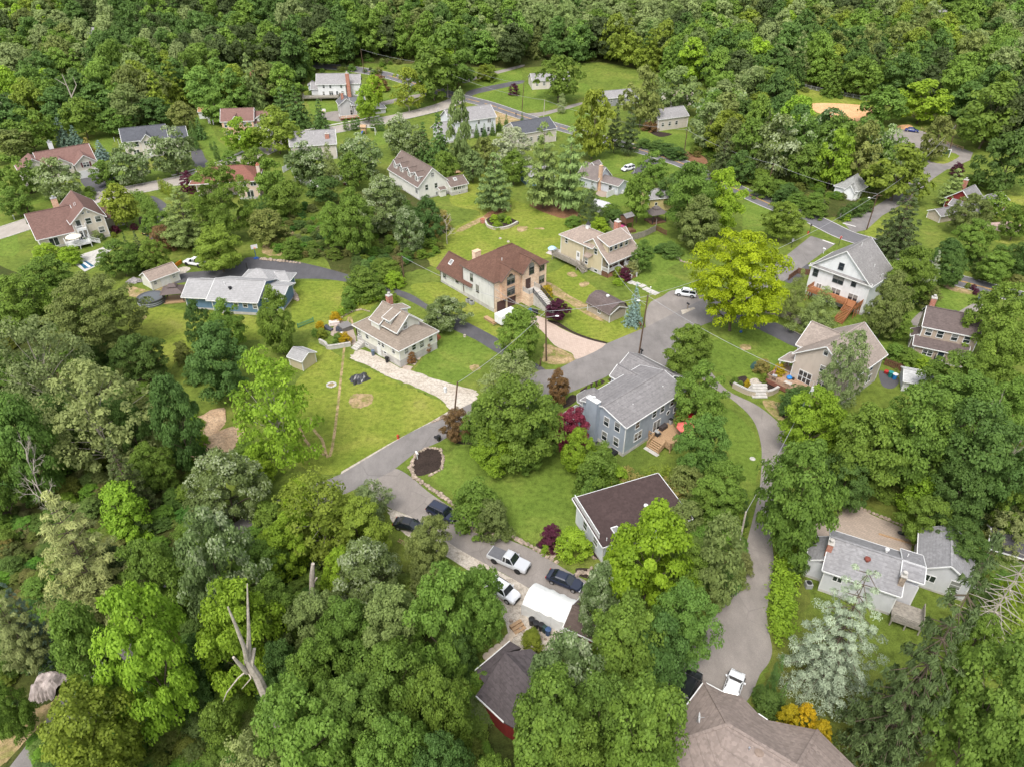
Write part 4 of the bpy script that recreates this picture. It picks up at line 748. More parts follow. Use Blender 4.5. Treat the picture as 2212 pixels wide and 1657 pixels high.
for x in (1.75, 4.05): h.cbox('shutter', mar, x-.22, x+.22, -.08, -.02, 3.2, 4.6)
h.win('x', -1.6, 3.6, 1.2, 1.3, off=2.0); h.chimney(-4.2, -3.0, 8.6, 9.6, 3, 9.6, M['white'], M['grey']); h.fin()
# dark grey roof house
sh_dk = shingle('slate_grey_shingles', (.085, .088, .10, 1), stain=.1)
h = House('entry_gable_house', 'cream brick house with slate roof behind two round trees', 'i', 850, 450, 24, sd_cw, sh_dk)
h.block(0, 13, 0, 8.5, 5.8); h.gable(0, 13, 0, 8.5, 5.8, 2.9, 'x'); h.block(13, 19, .5, 8, 4.6); h.gable(12.5, 19, .5, 8, 4.6, 2.8, 'x'); h.block(5.3, 9.0, -1.2, 1, 5.8); h.gable(5.3, 9.0, -1.2, 4, 5.8, 1.8, 'y')
for x in (1.6, 3.8, 10.5, 12): h.win('x', x, 4.5, .9, 1.4, 'd')
h.win('x', 7.1, 4.9, 2.2, 1.1, 'ddd', off=-1.2); h.door('x', 7.1, .6, 1.3, 2.3, M['white'], off=-1.2); h.win('x', 3, 2, 1.6, 1.5, 'dd'); h.wins('y', [(745,300,.7,.9),(775,320,.6,1.3)]); h.fin()
# brick colonial
h = House('brick_colonial', 'tan brick two-storey house with arched lower windows and brown roof', 'j', 365, 345, 8, siding('pale_side_siding', (.66, .62, .58, 1)), sh_b3)
h.block(0, 10.5, .2, 8.6, 6.3); h.gable(0, 10.5, .2, 8.6, 6.3, 3.0, 'x'); h.block(10.4, 15.5, 1.2, 8.4, 5.0); h.gable(10.0, 15.8, 1.2, 8.4, 5.0, 3.0, 'x'); b_ = MB(); b_.box(-.03, 10.55, -.02, .25, -.3, 6.25); b_.box(3.2, 6.6, -.5, -.03, -.3, 6.2); b_.extr([(3.2, -.5, 6.2), (6.6, -.5, 6.2), (4.9, -.5, 8.0)], (0, .45, 0)); b_.obj('brick_facing', brick('tan_brick', S(196, 152, 124), S(206, 168, 138), S(214, 196, 176), .5, .16), h.root); h.gable(3.2, 6.6, -.5, 4, 6.2, 1.8, 'y', wall=False)
for x in (1.2, 2.6, 7.6, 9.4): h.win('x', x, 5.0, .9, 1.5); h.win('x', x, 2.0, .9, 1.7)
h.win('x', 4.9, 5.2, 1.3, 1.8, 'd', off=-.5); h.door('x', 4.9, 0, 1.4, 2.3, M['white'], off=-.5); h.door('x', 13, 0, 3.5, 2.3, M['white'], off=1.2, name='garage_door'); h.w.box(11.6, 14.2, 1.6, 4, 5, 6.8); h.gable(11.6, 14.2, 1.6, 5, 6.6, .9, 'y', wall=True); h.win('x', 12.9, 6.0, .9, 1.2, off=1.6); h.wins('y', [(240,205,.6,1.2),(250,207,.6,1.2),(275,215,.6,1.2)]); h.fin()
# pinkish hip-roofed house
h = House('hip_roof_house', 'pinkish tan house with red-brown hip roof and tall chimney', 'j', 470, 805, 10, siding('pinkish_tan_siding', (.56, .43, .35, 1)), shingle('rust_brown_shingles', (.19, .085, .065, 1), stain=.1))
h.block(0, 5.6, 1.6, 9.5, 5.4); h.block(-12, .5, 6.0, 13, 5.0); h.gable(-12, 5.6, 1.6, 12.5, 5.4, 2.6, 'x', ov=.5, hip=(5, 4)); h.win('x', 4.4, 4.4, 1.5, 1.2, 's', off=1.6); h.win('x', 2.1, 4.3, .7, 1.1, off=1.6); h.win('x', 3.1, 1.6, 1.7, 2.0, 's', off=1.6, name='patio_door'); h.win('y', 5, 4.2, .8, 1.3); h.chimney(5.5, 6.4, 4.5, 6.0, 0, 8.4, siding('pink_chimney', (.56, .45, .38, 1)), M['chimbrick']); h.fin()
# grey gable house
sd_g3 = siding('beige_grey_siding', (.50, .45, .40, 1)); sh_g4 = shingle('weathered_grey_shingles', (.25, .24, .24, 1), stain=.1)
h = House('saltbox_house', 'beige gabled house with grey roof behind a white fence', 'j', 870, 505, 12, sd_g3, sh_g4)
h.block(0, 14, 0, 8, 5.0); h.gable(0, 14, 0, 8, 5.0, 3.2, 'x'); h.chimney(11, 12.3, 1.2, 2.2, 4, 7.6); h.win('y', 1.5, 2.5, .6, 1.6); h.win('x', 2.8, 4.0, 1.2, 1.0); h.vent(6, 3.2, 8); h.vent(7.5, 2.8, 7.4); h.fin()
# far white house with deck
h = House('far_white_house', 'white colonial with tall brick chimney and raised deck far behind', 'k', 400, 310, 4, siding('far_white_siding', (.58, .58, .58, 1)), sh_g4)
h.block(-11, 0, 0, 8, 5.6); h.gable(-11.2, 0, 0, 8, 5.6, 3.0, 'x'); h.block(0, 5.5, 2, 8.5, 5.4); h.gable(-1, 5.5, 2, 8.5, 5.4, 2.6, 'x'); h.block(-14, -11, 2, 8, 3.4); h.gable(-14, -10.6, 2, 8, 3.4, 1.8, 'x')
for x in (-8.6, -6, -1.6): h.win('x', x, 4.6, .8, 1.2)
for x in (-9, -3.6, -1.3): h.win('x', x, 2.0, .8, 1.4)
h.win('x', -6, 1.8, 1.5, 2, 's'); h.deck(-17, -2.6, -3.6, -.06, 1.2, M['greywood'], [((-17, -3.6), (-2.6, -3.6)), ((-2.6, -3.6), (-2.6, -.1)), ((-17, -3.6), (-17, -.1))], white=False); h.chimney(.5, 1.9, -.2, .9, 0, 9.4); h.fin()
h = House('grey_small_house', 'small grey house with brown railed porch beside a lawn tree', 'k', 400, 470, 20, siding('grey_siding', (.42, .42, .42, 1)), shingle('dark_grey_shingles', (.13, .13, .14, 1)))
h.block(-1.5, 4, 3.4, 10, 4.8); h.gable(-1.5, 4, 3.4, 10, 4.8, 2.0, 'y'); h.block(3.6, 8, 2.4, 8.5, 4.6); h.gable(3, 8, 2.4, 8.5, 4.6, 1.9, 'x'); h.block(8, 15.5, 3, 7.5, 2.4); h.gable(7.5, 15.5, 3, 7.5, 2.4, 1.0, 'x', hip=(0, 1.5)); h.win('y', 5.5, 3.8, .8, 1.2, off=-1.5); h.wins('x', [(427,368,.6,1.2),(443,370,.6,1.2),(435,415,.9,1.9)], off=2.4); h.deck(-2.4, 4.6, -1.2, 2.3, .9, M['redwood'], [((-2.4, -1.2), (4.6, -1.2)), ((-2.4, -1.2), (-2.4, 2.2))], name='porch', white=True); h.chimney(-.3, .6, 5.6, 6.4, 3, 8.3); h.fin()
h = House('roadside_white_house', 'white gabled house near the county road behind young spruces', 'm', 0, 430, 28, siding('cool_white_siding', (.57, .58, .6, 1)), sh_g4)
h.block(-10, 7, 0, 9, 6.3); h.gable(-10, 7, 0, 9, 6.3, 3.0, 'x', mid=.5); h.block(-14, -10, -2, 7, 3.4); h.gable(-14.5, -9, -2, 7, 3.4, 2.6, 'x')
for x in (0.5, 4.6): h.win('x', x, 5.1, 1.3 if x > 3 else .8, 1.2, 's' if x > 3 else 'd')
for x in (-6.5, -2, 1.5, 4.2): h.win('x', x, 2.2, .9, 1.5)
h.wins('y', [(1060+20,395,.5,.8)], off=-10, k='k'); h.vent(3, 3.4, 8.6); h.fin()
# dormer house
h = House('dormer_house', 'white house with four roof dormers and a low side wing', 'l', 495, 540, 34, siding('warm_white_siding', (.62, .605, .56, 1)), shingle('dark_taupe_shingles', (.15, .115, .10, 1), stain=.1))
h.block(0, 9.4, 0, 18.6, 4.0, found=.3); h.gable(0, 9.4, 0, 18.6, 4.0, 4.4, 'y', ov=.35)
for y in (2.2, 6.6, 11.6, 15.6):
    h.w.box(.7, 3.6, y-1.0, y+1.0, 4.3, 6.5); h.gable(.7, 4.6, y-1.0, y+1.0, 6.4, .9, 'x', ov=.25, wall=True); h.win('y', y, 5.6, .75, 1.3, off=.7)
h.win('x', 4.7, 6.4, .9, 1.1, 'd'); h.win('x', 2.6, 3.2, .9, 1.5); h.win('x', 5.6, 3.2, .9, 1.4); h.win('x', 5.7, .9, .7, .9, ''); h.win('x', 8.4, .9, .6, .9, ''); h.win('y', 1.2, 2.4, 1.2, 1.6, 's'); h.block(9.4, 14.6, -2.2, 3.6, 2.7, found=1.0); h.gable(9.3, 14.6, -2.2, 3.6, 2.7, 1.6, 'x', ov=.3)
h.win('x', 10.6, 2.0, 1.0, 1.0, 's', off=-2.2); h.win('x', 11.9, 2.0, 1.0, 1.0, 's', off=-2.2); h.win('x', 13.2, 2.0, 1.0, 1.0, 's', off=-2.2); h.win('x', 11.9, .5, .6, .4, '', off=-2.25); h.skylight((11.2, -.8, 3.6), (12.2, -.8, 3.6), (12.2, .1, 4.15), (11.2, .1, 4.15)); h.cbox('cellar_porch', h.W, 6.3, 8.1, -1.2, -.05, -.5, 2.0); h.lean([(6.1, -1.4, 2.1), (8.3, -1.4, 2.1), (8.3, 0, 2.5), (6.1, 0, 2.5)]); h.fin()
# grey cape by the road
h = House('stone_chimney_cottage', 'pale grey cottage with tall stone chimney and picket screen', 'n', 360, 400, 48, siding('pale_grey_siding', (.50, .52, .56, 1)), shingle('brownish_grey_shingles', (.19, .16, .15, 1)))
h.block(0, 4.6, 0, 6.8, 2.9, found=.3); h.gable(0, 4.6, 0, 7, 2.9, 1.0, 'y', ov=.35); h.block(-1.0, 5.5, 6.8, 13.5, 3.2, found=.3); h.gable(-1.0, 5.5, 6.6, 13.6, 3.2, 3.0, 'y', ov=.35); h.win('y', 2.6, 1.6, 1.1, 1.2); h.win('y', 8.4, 1.9, .7, .8, off=-1.0)
h.w.box(2.4, 4.6, 10, 12, 4.5, 5.9); h.gable(2.2, 5.2, 10, 12, 5.8, .8, 'x', ov=.2); h.chimney(-.5, .4, 5.9, 6.7, -.3, 7.2, M['rubble'], M['rubble'], flue=False); pf = MB(); pf.bar((-.1, 1.2, .9), (-3.6, 1.2, .9), .06, 1.7)
for i in range(20): pf.box(-.2-i*.18, -.1-i*.18, 1.12, 1.28, 0, 1.85)
pf.obj('picket_screen', M['white'], h.root); h.cbox('heat_pump', M['white'], 1.8, 2.8, -.5, -.1, .1, 1.0); h.fin()
# small white cottage
h = House('white_cottage', 'tiny white cottage with grey roof beside the road junction', 'o', 265, 385, 45, siding('cottage_white_siding', (.68, .68, .68, 1)), shingle('grey_green_shingles', (.25, .25, .24, 1)))
h.block(0, 5.4, 0, 6.4, 3.0, found=.3); h.gable(0, 5.4, 0, 6.4, 3.0, 2.5, 'x', ov=.4, hip=(2.2, 0)); h.gable(-.8, 2.4, .6, 3.4, 2.6, 1.6, 'x', ov=.3); h.block(-.8, .2, .6, 3.4, 2.6, found=.3); h.win('x', 3.6, 2.0, .5, 1.4); h.win('x', 1.3, 1.6, .6, 1.2); h.fin()
# red house
sd_red = brick('red_shingle_wall', (.19, .026, .026, 1), (.23, .04, .036, 1), (.10, .02, .02, 1), .5, .22)
h = House('red_house', 'dark red cottage with grey roof and brick chimney on the lawn', 'o', 1095, 470, 38, sd_red, sh_bg)
h.block(0, 6.0, 0, 5.0, 2.9, found=.6); h.gable(-1, 6.0, 0, 5.0, 2.9, 1.4, 'y' if False else 'x', ov=.3); h.block(-6, .2, 4.2, 11, 3.2, found=.5); h.gable(-6, .4, 4.2, 11, 3.2, 2.8, 'y' if False else 'x', ov=.35); h.block(-7.5, -5.9, 2.0, 9, 2.2); h.gable(-7.5, -4, 1.5, 9, 2.2, 1.2, 'y'); h.win('y', 7.2, 2.0, 1.1, 1.2, 'g', off=-6); h.win('x', 3, 1.7, .9, 1.3); h.win('x', -3, 1.9, 1.0, 1.2, 'g', off=4.2); h.win('Y', 2.5, 1.8, .9, 1.3, off=6.0); h.chimney(-.6, .4, 9.4, 10.4, 3, 7.0); h.fin()
h = House('stone_outbuilding', 'low grey block outbuilding with grey roof beside the red cottage', 'o', 830, 505, 20, M['wallstone'], sh_bg, cat='outbuilding')
h.block(-4.0, 4.0, 0, 4.0, 2.0, found=0); h.gable(-4.0, 4.0, 0, 4.0, 2.0, 1.0, 'x', ov=.3); h.fin()
# taupe house, right
sh_tb = shingle('dark_brown_grey_shingles', (.115, .09, .085, 1), stain=.12)
H9 = h = House('taupe_house', 'taupe two-storey house with dark roof and low rear extension', 'p', 255, 700, -26, siding('taupe_siding', (.36, .29, .23, 1)), sh_tb)
h.block(0, 8.6, 0, 2.6, 2.8, found=.3); h.lean([(-.35, -.35, 2.75), (8.9, -.35, 2.75), (8.9, 2.3, 3.6), (-.35, 2.3, 3.6)]); h.block(.5, 9.6, 2.2, 9.0, 5.75, found=.3); h.gable(.5, 9.6, 2.2, 9.0, 5.75, 2.4, 'x', ov=.22)
for x in (1.7, 3.6, 6.0, 8.0): h.win('x', x, 4.72, 1.0, 1.35, off=2.2)
h.win('x', 2.4, 1.6, 1.6, 1.1, 'dd'); h.door('x', 4.6, .5, 1.0, 2.05, plain('dark_blue_door', (.02, .03, .045, 1))); h.stairs((4.6, -2.2), (4.6, -.3), 1.5, 0, .6, M['dark'], n=4, rail=(1, -1)); h.win('y', 1.3, 1.8, .7, 1.4); h.block(-.5, .6, 3, 5.5, 3.0, found=.3); h.lean([(-.9, 2.7, 3.0), (.6, 2.7, 3.8), (.6, 5.8, 3.8), (-.9, 5.8, 3.0)]); h.chimney(.9, 1.8, 7.6, 8.5, 3, 9.0); h.vent(5.2, 6.4, 7.7, .25, .3, M['black'], True); h.vent(2.6, 4.0, 6.6); h.fin()
# flat dark roof
H10 = h = House('flat_roof_house', 'pale grey house with nearly flat dark brown roof and white rooftop rail', 'q', 285, 715, 22, siding('light_grey_siding', (.60, .62, .66, 1)), shingle('dark_brown_roofing', (.062, .042, .04, 1), row=1.2, stain=.15))
h.block(0, 12.8, 0, 7.6, 3.5, found=.2); h.lean([(-.4, -.5, 3.65), (13.2, -.5, 3.65), (13.2, 8.4, 4.3), (-.4, 8.4, 4.3)], th=.22)
rl = MB(); rl.bar((-.25, .8, 4.75), (-.25, 8.0, 5.2), .1, .08)
for i in range(40): y = .8+7.2*i/39; rl.bar((-.25, y, 3.75+y*.07), (-.25, y, 4.7+y*.062), .05, .05)
rl.obj('roof_railing', M['white'], h.root); h.skylight((2.0, .1, 3.72), (3.0, .1, 3.72), (3.0, 1.9, 3.86), (2.0, 1.9, 3.86)); h.vent(.6, .3, 3.7); h.vent(8.3, 3.5, 4.0, .25, .35, M['white'], True); h.win('y', 2.0, 2.1, 1.0, 1.3); h.win('y', 5.0, 2.1, 1.0, 1.3); h.win('x', 4, 2, 1.2, 1.3, 's'); h.win('x', 9, 2, 1.2, 1.3, 's'); h.fin()
# white ranch bottom right
sd_wr = siding('white_clapboard', (.52, .52, .54, 1), pitch=.22); sh_gr = shingle('pale_weathered_shingles', (.24, .235, .24, 1), stain=.18)
H11 = h = House('l_shaped_white_house', 'white house with grey roofs, red roof vent and attached garage', 'r', 250, 440, -27, sd_wr, sh_gr)
h.block(0, 8.2, -.6, 6.2, 4.0, found=.4); h.gable(0, 8.2, -.6, 6.4, 4.0, 1.7, 'x', ov=.35, mid=.56); h.block(8.1, 10.2, 1.2, 6.0, 4.3, found=.4); h.lean([(8, 3.2, 5.9), (10.5, 3.2, 5.9), (10.5, 6.8, 4.4), (8, 6.8, 4.4)]); h.lean([(8, 3.2, 5.9), (10.5, 3.2, 5.9), (10.5, .9, 5.4), (8, .9, 5.4)])
h.block(-2.0, .1, 1.0, 4.8, 3.1, found=.4); h.lean([(-2.3, .8, 3.1), (.1, .8, 4.4), (.1, 5.1, 4.4), (-2.3, 5.1, 3.1)])
h.block(10.6, 16.2, 5.8, 12.6, 3.4, found=.3); h.gable(10.6, 16.2, 5.8, 12.6, 3.4, 1.9, 'y', ov=.4); h.block(9.8, 10.8, 4, 6.5, 3.2, found=.3)
h.win('x', 1.6, 3.0, 1.0, .8, 's', off=-.6); h.win('x', 12, 2.0, 1.2, 1.0, 's', off=5.8); h.win('x', 14.8, 2.2, 1.1, 1.2, off=5.8); h.chimney(-.5, .15, 1.4, 2.2, 0, 6.2); h.chimney(7.9, 8.5, .2, .9, 3, 6.0, M['stone']); h.vent(4.2, 1.9, 5.3, .3, .3, plain('rust_red_cap', (.18, .05, .035, 1)), True); h.vent(6.2, 4.4, 5.5, .2, .3, M['white'], True); h.vent(8.6, 4.8, 5.2); h.deck(8.3, 11.6, -2.2, 1.0, 1.2, M['greywood'], [((8.3, -2.2), (11.6, -2.2)), ((11.6, -2.2), (11.6, 1))]); h.fin()
h = House('garden_shed', 'dark grey roofed shed at the wood edge right of the white house', 'r', 1075, 300, -27, M['brownwood'], shingle('black_shingles', (.07, .066, .07, 1)), cat='shed'); h.block(0, 5, 0, 4, 2.4, found=0); h.gable(0, 5, 0, 4, 2.4, 1.2, 'x'); h.fin()
# foreground roof
sh_fg = shingle('foreground_taupe_shingles', (.235, .19, .168, 1), row=.3, stain=.2)
H12 = h = House('foreground_house', 'house in front with broad taupe hip roof and satellite dish', 's', 120, 560, 31, siding('foreground_siding', (.55, .53, .5, 1)), sh_fg)
zz = 2.9
def q_(x, y, z): a, b = h.at(x, y, z); return (a, b, z)
A1 = q_(110,548,zz); A2 = q_(318,272,zz); A3 = q_(436,335,zz); A4 = q_(560,365,zz); A5 = q_(664,475,zz); A6 = q_(724,515,zz); A7 = q_(1048,580,zz); A8 = q_(1300,830,zz); A9 = q_(1310,1500,zz); A10 = q_(200,1500,zz); A11 = q_(118,640,zz)
R1 = q_(470,545,5.2); R2_ = q_(912,812,5.2); R3_ = q_(1010,1250,5.0); V1 = q_(495,440,4.0); R0 = q_(130,655,3.6); E1 = q_(1040,582,3.0); V2 = q_(728,520,2.95)
for pl in ([A1, A2, R1, R0], [A2, A3, V1, R1], [V1, A5, A6, R2_, R1], [A3, A4, V1], [A4, A5, V1], [R0, R1, R2_, R3_, A10], [A6, A7, R2_], [A7, A8, R2_], [A8, A9, R3_, R2_]): h.r.slab(pl, .16)
cen_ = Vector(((A1[0]+A8[0])/2, (A1[1]+A10[1])/2, 0)); poly_ = []
for p in (A1, A2, A3, A5, A6, A7, A8, A9, A10): v_ = (cen_-Vector((p[0], p[1], 0))).normalized()*.5; poly_.append((p[0]+v_.x, p[1]+v_.y))
h.w.prism(poly_, -1, 2.72)
for a, b in ((A1, A2), (A2, A3), (A5, A6)): h.strip(Vector(a)-Vector((0,0,.06)), Vector(b)-Vector((0,0,.06)), .16, .16)
for a, b in ((A2, R1), (R1, R2_), (R0, R1), (A7, R2_)): h.r.bar(Vector(a)+Vector((0,0,.04)), Vector(b)+Vector((0,0,.04)), .34, .08)
def dish():
    b = Vector(q_(272,530,4.3)); mb = MB(); mb.tube(b, b+Vector((0,0,.9)), .04, .04); mb.tube(b+Vector((0,0,.85)), b+Vector((.5,-.35,1.0)), .025, .025); o = mb.obj('satellite_dish', M['grey'], h.roof)
    d_ = MB(); d_.lathe([(.02, 0), (.3, .03), (.52, .12), (.5, .13), (.28, .06), (.02, .03)], 16); x = d_.obj('satellite_reflector', M['white'], h.roof, True); x.location = b+Vector((0,0,.9)); x.rotation_euler = (R(75), 0, R(40))
h.late.append(dish); p = q_(600,715,4.7); h.vent(p[0], p[1], p[2], .1, .7, M['rim']); p = q_(668,730,4.8); h.vent(p[0], p[1], p[2], .38, .3, plain('brown_vent', (.2, .15, .12, 1)), True); h.fin()
# red cabin
sh_rc = shingle('charcoal_shingles', (.085, .072, .075, 1), row=.28, stain=.15); rw = siding('barn_red_siding', (.16, .02, .02, 1))
H13 = h = House('red_cabin', 'dark red cabin with charcoal roof beneath the big front maples', '8', 885, 1260, 35, rw, sh_rc)
z0 = 2.8; a_ = {n: (*h.at(x, y, z), z) for n, (x, y, z) in dict(W=(870,1195,2.8), S=(1050,1365,2.8), N=(1060,915,5.6), P1=(862,1032,2.5), P2=(1090,840,2.5), P3=(1165,885,3.2), R1=(1226,890,4.6), E=(1500,1100,2.8), F=(1400,1560,2.8), T=(1330,1200,5.6), I=(925,1110,3.1)).items()}
h.r.slab([a_['W'], a_['S'], a_['T'], a_['N'], a_['I']], .16); h.r.slab([a_['N'], a_['R1'], a_['E'], a_['T']], .16); h.r.slab([a_['S'], a_['F'], a_['T']], .16); h.r.slab([a_['F'], a_['E'], a_['T']], .16); h.r.slab([a_['P1'], a_['I'], a_['N'], a_['P3'], a_['P2']], .14)
cx_ = sum(a_[n][0] for n in 'WSEF')/4; cy_ = sum(a_[n][1] for n in 'WSEF')/4
h.w.prism([(cx_+(a_[n][0]-cx_)*.93, cy_+(a_[n][1]-cy_)*.93) for n in 'WSFE']+[(cx_+(a_['R1'][0]-cx_)*.9, cy_+(a_['R1'][1]-cy_)*.9)], -.5, 2.6)
for n, m in (('W', 'S'), ('P1', 'P2')): h.strip(Vector(a_[n])-Vector((0,0,.05)), Vector(a_[m])-Vector((0,0,.05)), .12, .16)
pp = MB()
for n, m, t in (('P1', 'P2', 0.03), ('P1', 'P2', .35), ('P1', 'P2', .7), ('P1', 'I', .6)): v_ = Vector(a_[n]).lerp(Vector(a_[m]), t); pp.box(v_.x-.09, v_.x+.09, v_.y-.09, v_.y+.09, 0, v_.z-.05)
v1, v2 = Vector(a_['P1']), Vector(a_['I']); pp.bar((v1.x, v1.y, 1.0), (v2.x, v2.y, 1.0), .08, .08); v2 = Vector(a_['P2']); pp.bar((v1.x, v1.y, 1.0), (v2.x, v2.y, 1.0), .08, .08); pp.obj('porch_posts', rw, h.root); h.cbox('porch_floor', M['brownwood'], v1.x, v1.x+4, v1.y-2.2, v1.y, -.2, .3)
wv = Vector(a_['W']).lerp(Vector(a_['S']), .62); o = h.win('x', 0, 0, 1.6, .9, 's'); d = (Vector(a_['S'])-Vector(a_['W'])); o.location = (wv.x+.55*(cx_-wv.x)/6, wv.y+.2, 1.5); o.rotation_euler = (0, 0, math.atan2(d.y, d.x)); h.fin()
# small buildings
def shed(name, label, k, px, py, rot, W, D, hh, rise, wall, roof, ax='x', dx=None, cat='shed'):
    h = House(name, label, k, px, py, rot, wall, roof, cat=cat); h.block(0, W, 0, D, hh, found=0); h.gable(0, W, 0, D, hh, rise, ax, ov=.25); return h
h = shed('garden_shed', 'cream garden shed with crossed white doors near the covered pool', 'g', 188, 405, 50, 6.4, 4.2, 2.3, 1.3, sd_cr, sh_be); h.win('x', .9, 1.5, .55, .8, 'g'); h.win('x', 5.2, 1.5, .55, .8, 'g'); h.door('x', 3.2, .05, 2.0, 1.9, M['white'], name='double_door'); xb = MB()
for s_ in (-1, 1):
    for t_ in (-1, 1): xb.bar((3.2+s_*.5-t_*.4, -.09, .15), (3.2+s_*.5+t_*.4, -.09, .95), .04, .08)
xb.obj('cross_brace', M['white'], h.root); h.fin()
h = shed('garden_shed', 'pale vinyl shed with grey roof beside the stone garden', '4', 1965, 745, 60, 3.4, 3.2, 2.2, .9, sd_be, sh_lg, 'y'); h.fin()
h = shed('gambrel_garage', 'dark barn-roofed garage half hidden by the blue spruce', 'b', 1170, 1440, 128, 6.5, 4.6, 2.0, 1.0, siding('garage_tan', (.36, .31, .25, 1)), sh_tb, 'x', cat='garage')
h.r = MB()
for x0, x1, zz in ((-.3, 6.8, 2.0),):
    pr_ = [(-.4, 1.9), (.5, 3.3), (2.3, 3.9), (4.1, 3.3), (5.0, 1.9)]
    for (y0, z0), (y1, z1) in zip(pr_, pr_[1:]): h.r.slab([(x0, y0, z0), (x1, y0, z0), (x1, y1, z1), (x0, y1, z1)], .14)
    h.w.extr([(0, 0, 1.9)]+[(0, min(max(y, 0), 4.6), z-.15) for y, z in pr_], (.15, 0, 0)); h.w.extr([(6.5, 0, 1.9)]+[(6.5, min(max(y, 0), 4.6), z-.15) for y, z in pr_], (-.15, 0, 0))
h.win('X', 3, 1.3, .8, .7, 's', off=4.6); h.vent(3.2, 2.3, 3.9, .3, .4, M['white'], True); h.fin()
h = shed('small_barn', 'yellow board barn with grey roof behind the dark gazebo', 'n', 585, 520, 12, 7.5, 6, 3.6, 1.5, siding('yellow_boards', (.52, .43, .21, 1)), sh_g4, 'x', cat='barn'); h.win('x', 2.2, 2.0, .6, .8, ''); h.fin()
h = shed('tool_shed', 'small grey metal shed beside the fence and tree house', 'n', 265, 540, 50, 3.2, 4.2, 1.9, .8, M['grey'], shingle('pale_metal_roof', (.50, .50, .52, 1), stain=.05), 'y'); h.fin()
h = shed('garage', 'small white roofed shelter beside the tan house fence', 'd', 2090, 1190, -20, 4.2, 4.5, 2.1, 1.0, sd_wr, shingle('pale_roof', (.42, .42, .42, 1)), 'x', cat='garage'); h.fin()
h = shed('garden_shed', 'small white shed with tan roof beside the brick house', 'j', 175, 190, 8, 5, 4, 2.6, 1.2, sd_ww, shingle('orange_tan_shingles', (.36, .2, .11, 1)), 'x'); h.fin()
h = shed('garden_shed', 'tiny pale blue shed beside the far raised deck', 'k', 120, 255, 10, 3.2, 3, 2.2, 1.0, siding('pale_blue_siding', (.45, .5, .58, 1)), sh_bg, 'y'); h.fin()
for args in (('far_house', 'house with rust-brown roof deep in the far wood', 'P', 545, 195, 10, 14, 9, 4, 2.5, sd_cw, shingle('rust_roof', (.24, .12, .08, 1)), 'x', None, 'house'), ('far_house', 'white house at the top edge behind the pale wood', 'P', 2000, 55, 0, 12, 9, 6, 2.5, sd_ww, sh_g4, 'x', None, 'house'), ('far_house', 'pale ranch house beyond the driveway with maroon bush', 'P', 1150, 195, 10, 16, 8, 3.5, 2, sd_cw, sh_g4, 'x', None, 'house'), ('far_house', 'grey house with red chimney beside the county road pines', 'P', 1420, 285, 25, 13, 8, 4.2, 2.4, sd_g3, sh_g4, 'x', None, 'house'), ('far_house', 'low grey house behind the tall roadside tree', 'P', 1310, 232, 20, 14, 8, 3.2, 1.8, siding('dark_grey_siding', (.25, .25, .26, 1)), sh_g4, 'x', None, 'house'), ('far_house', 'dark-roofed house behind the big pines', 'P', 1120, 320, 30, 15, 10, 4.5, 2.6, sd_g3, sh_dk, 'x', None, 'house'), ('far_house', 'blue-grey house at the frame edge beyond the car park', 'P', 2195, 228, 20, 12, 8, 5.5, 2.5, siding('steel_blue_siding', (.28, .34, .42, 1)), sh_bg, 'x', None, 'house'), ('far_house', 'white house among the trees at the upper left', 'P', 195, 100, 5, 13, 8, 5, 2.3, sd_ww, sh_g4, 'x', None, 'house'), ('far_house', 'pale house glimpsed behind the trees above the shed', 'P', 1450, 235, 25, 10, 7, 4, 2, sd_cw, sh_be, 'x', None, 'house'),
             ('far_house', 'low blue-roofed pool house behind the great pines', 'm', 370, 800, 20, 8, 6, 3.2, 1.8, sd_bl, sh_g4, 'x', None, 'house')):
    h = shed(*args)
    if args[0] == 'far_house':
        for x in (2, 5, 8): h.win('x', x, 2.2, 1.0, 1.3)
        h.win('y', 3, 2.2, .9, 1.2)
    h.fin()
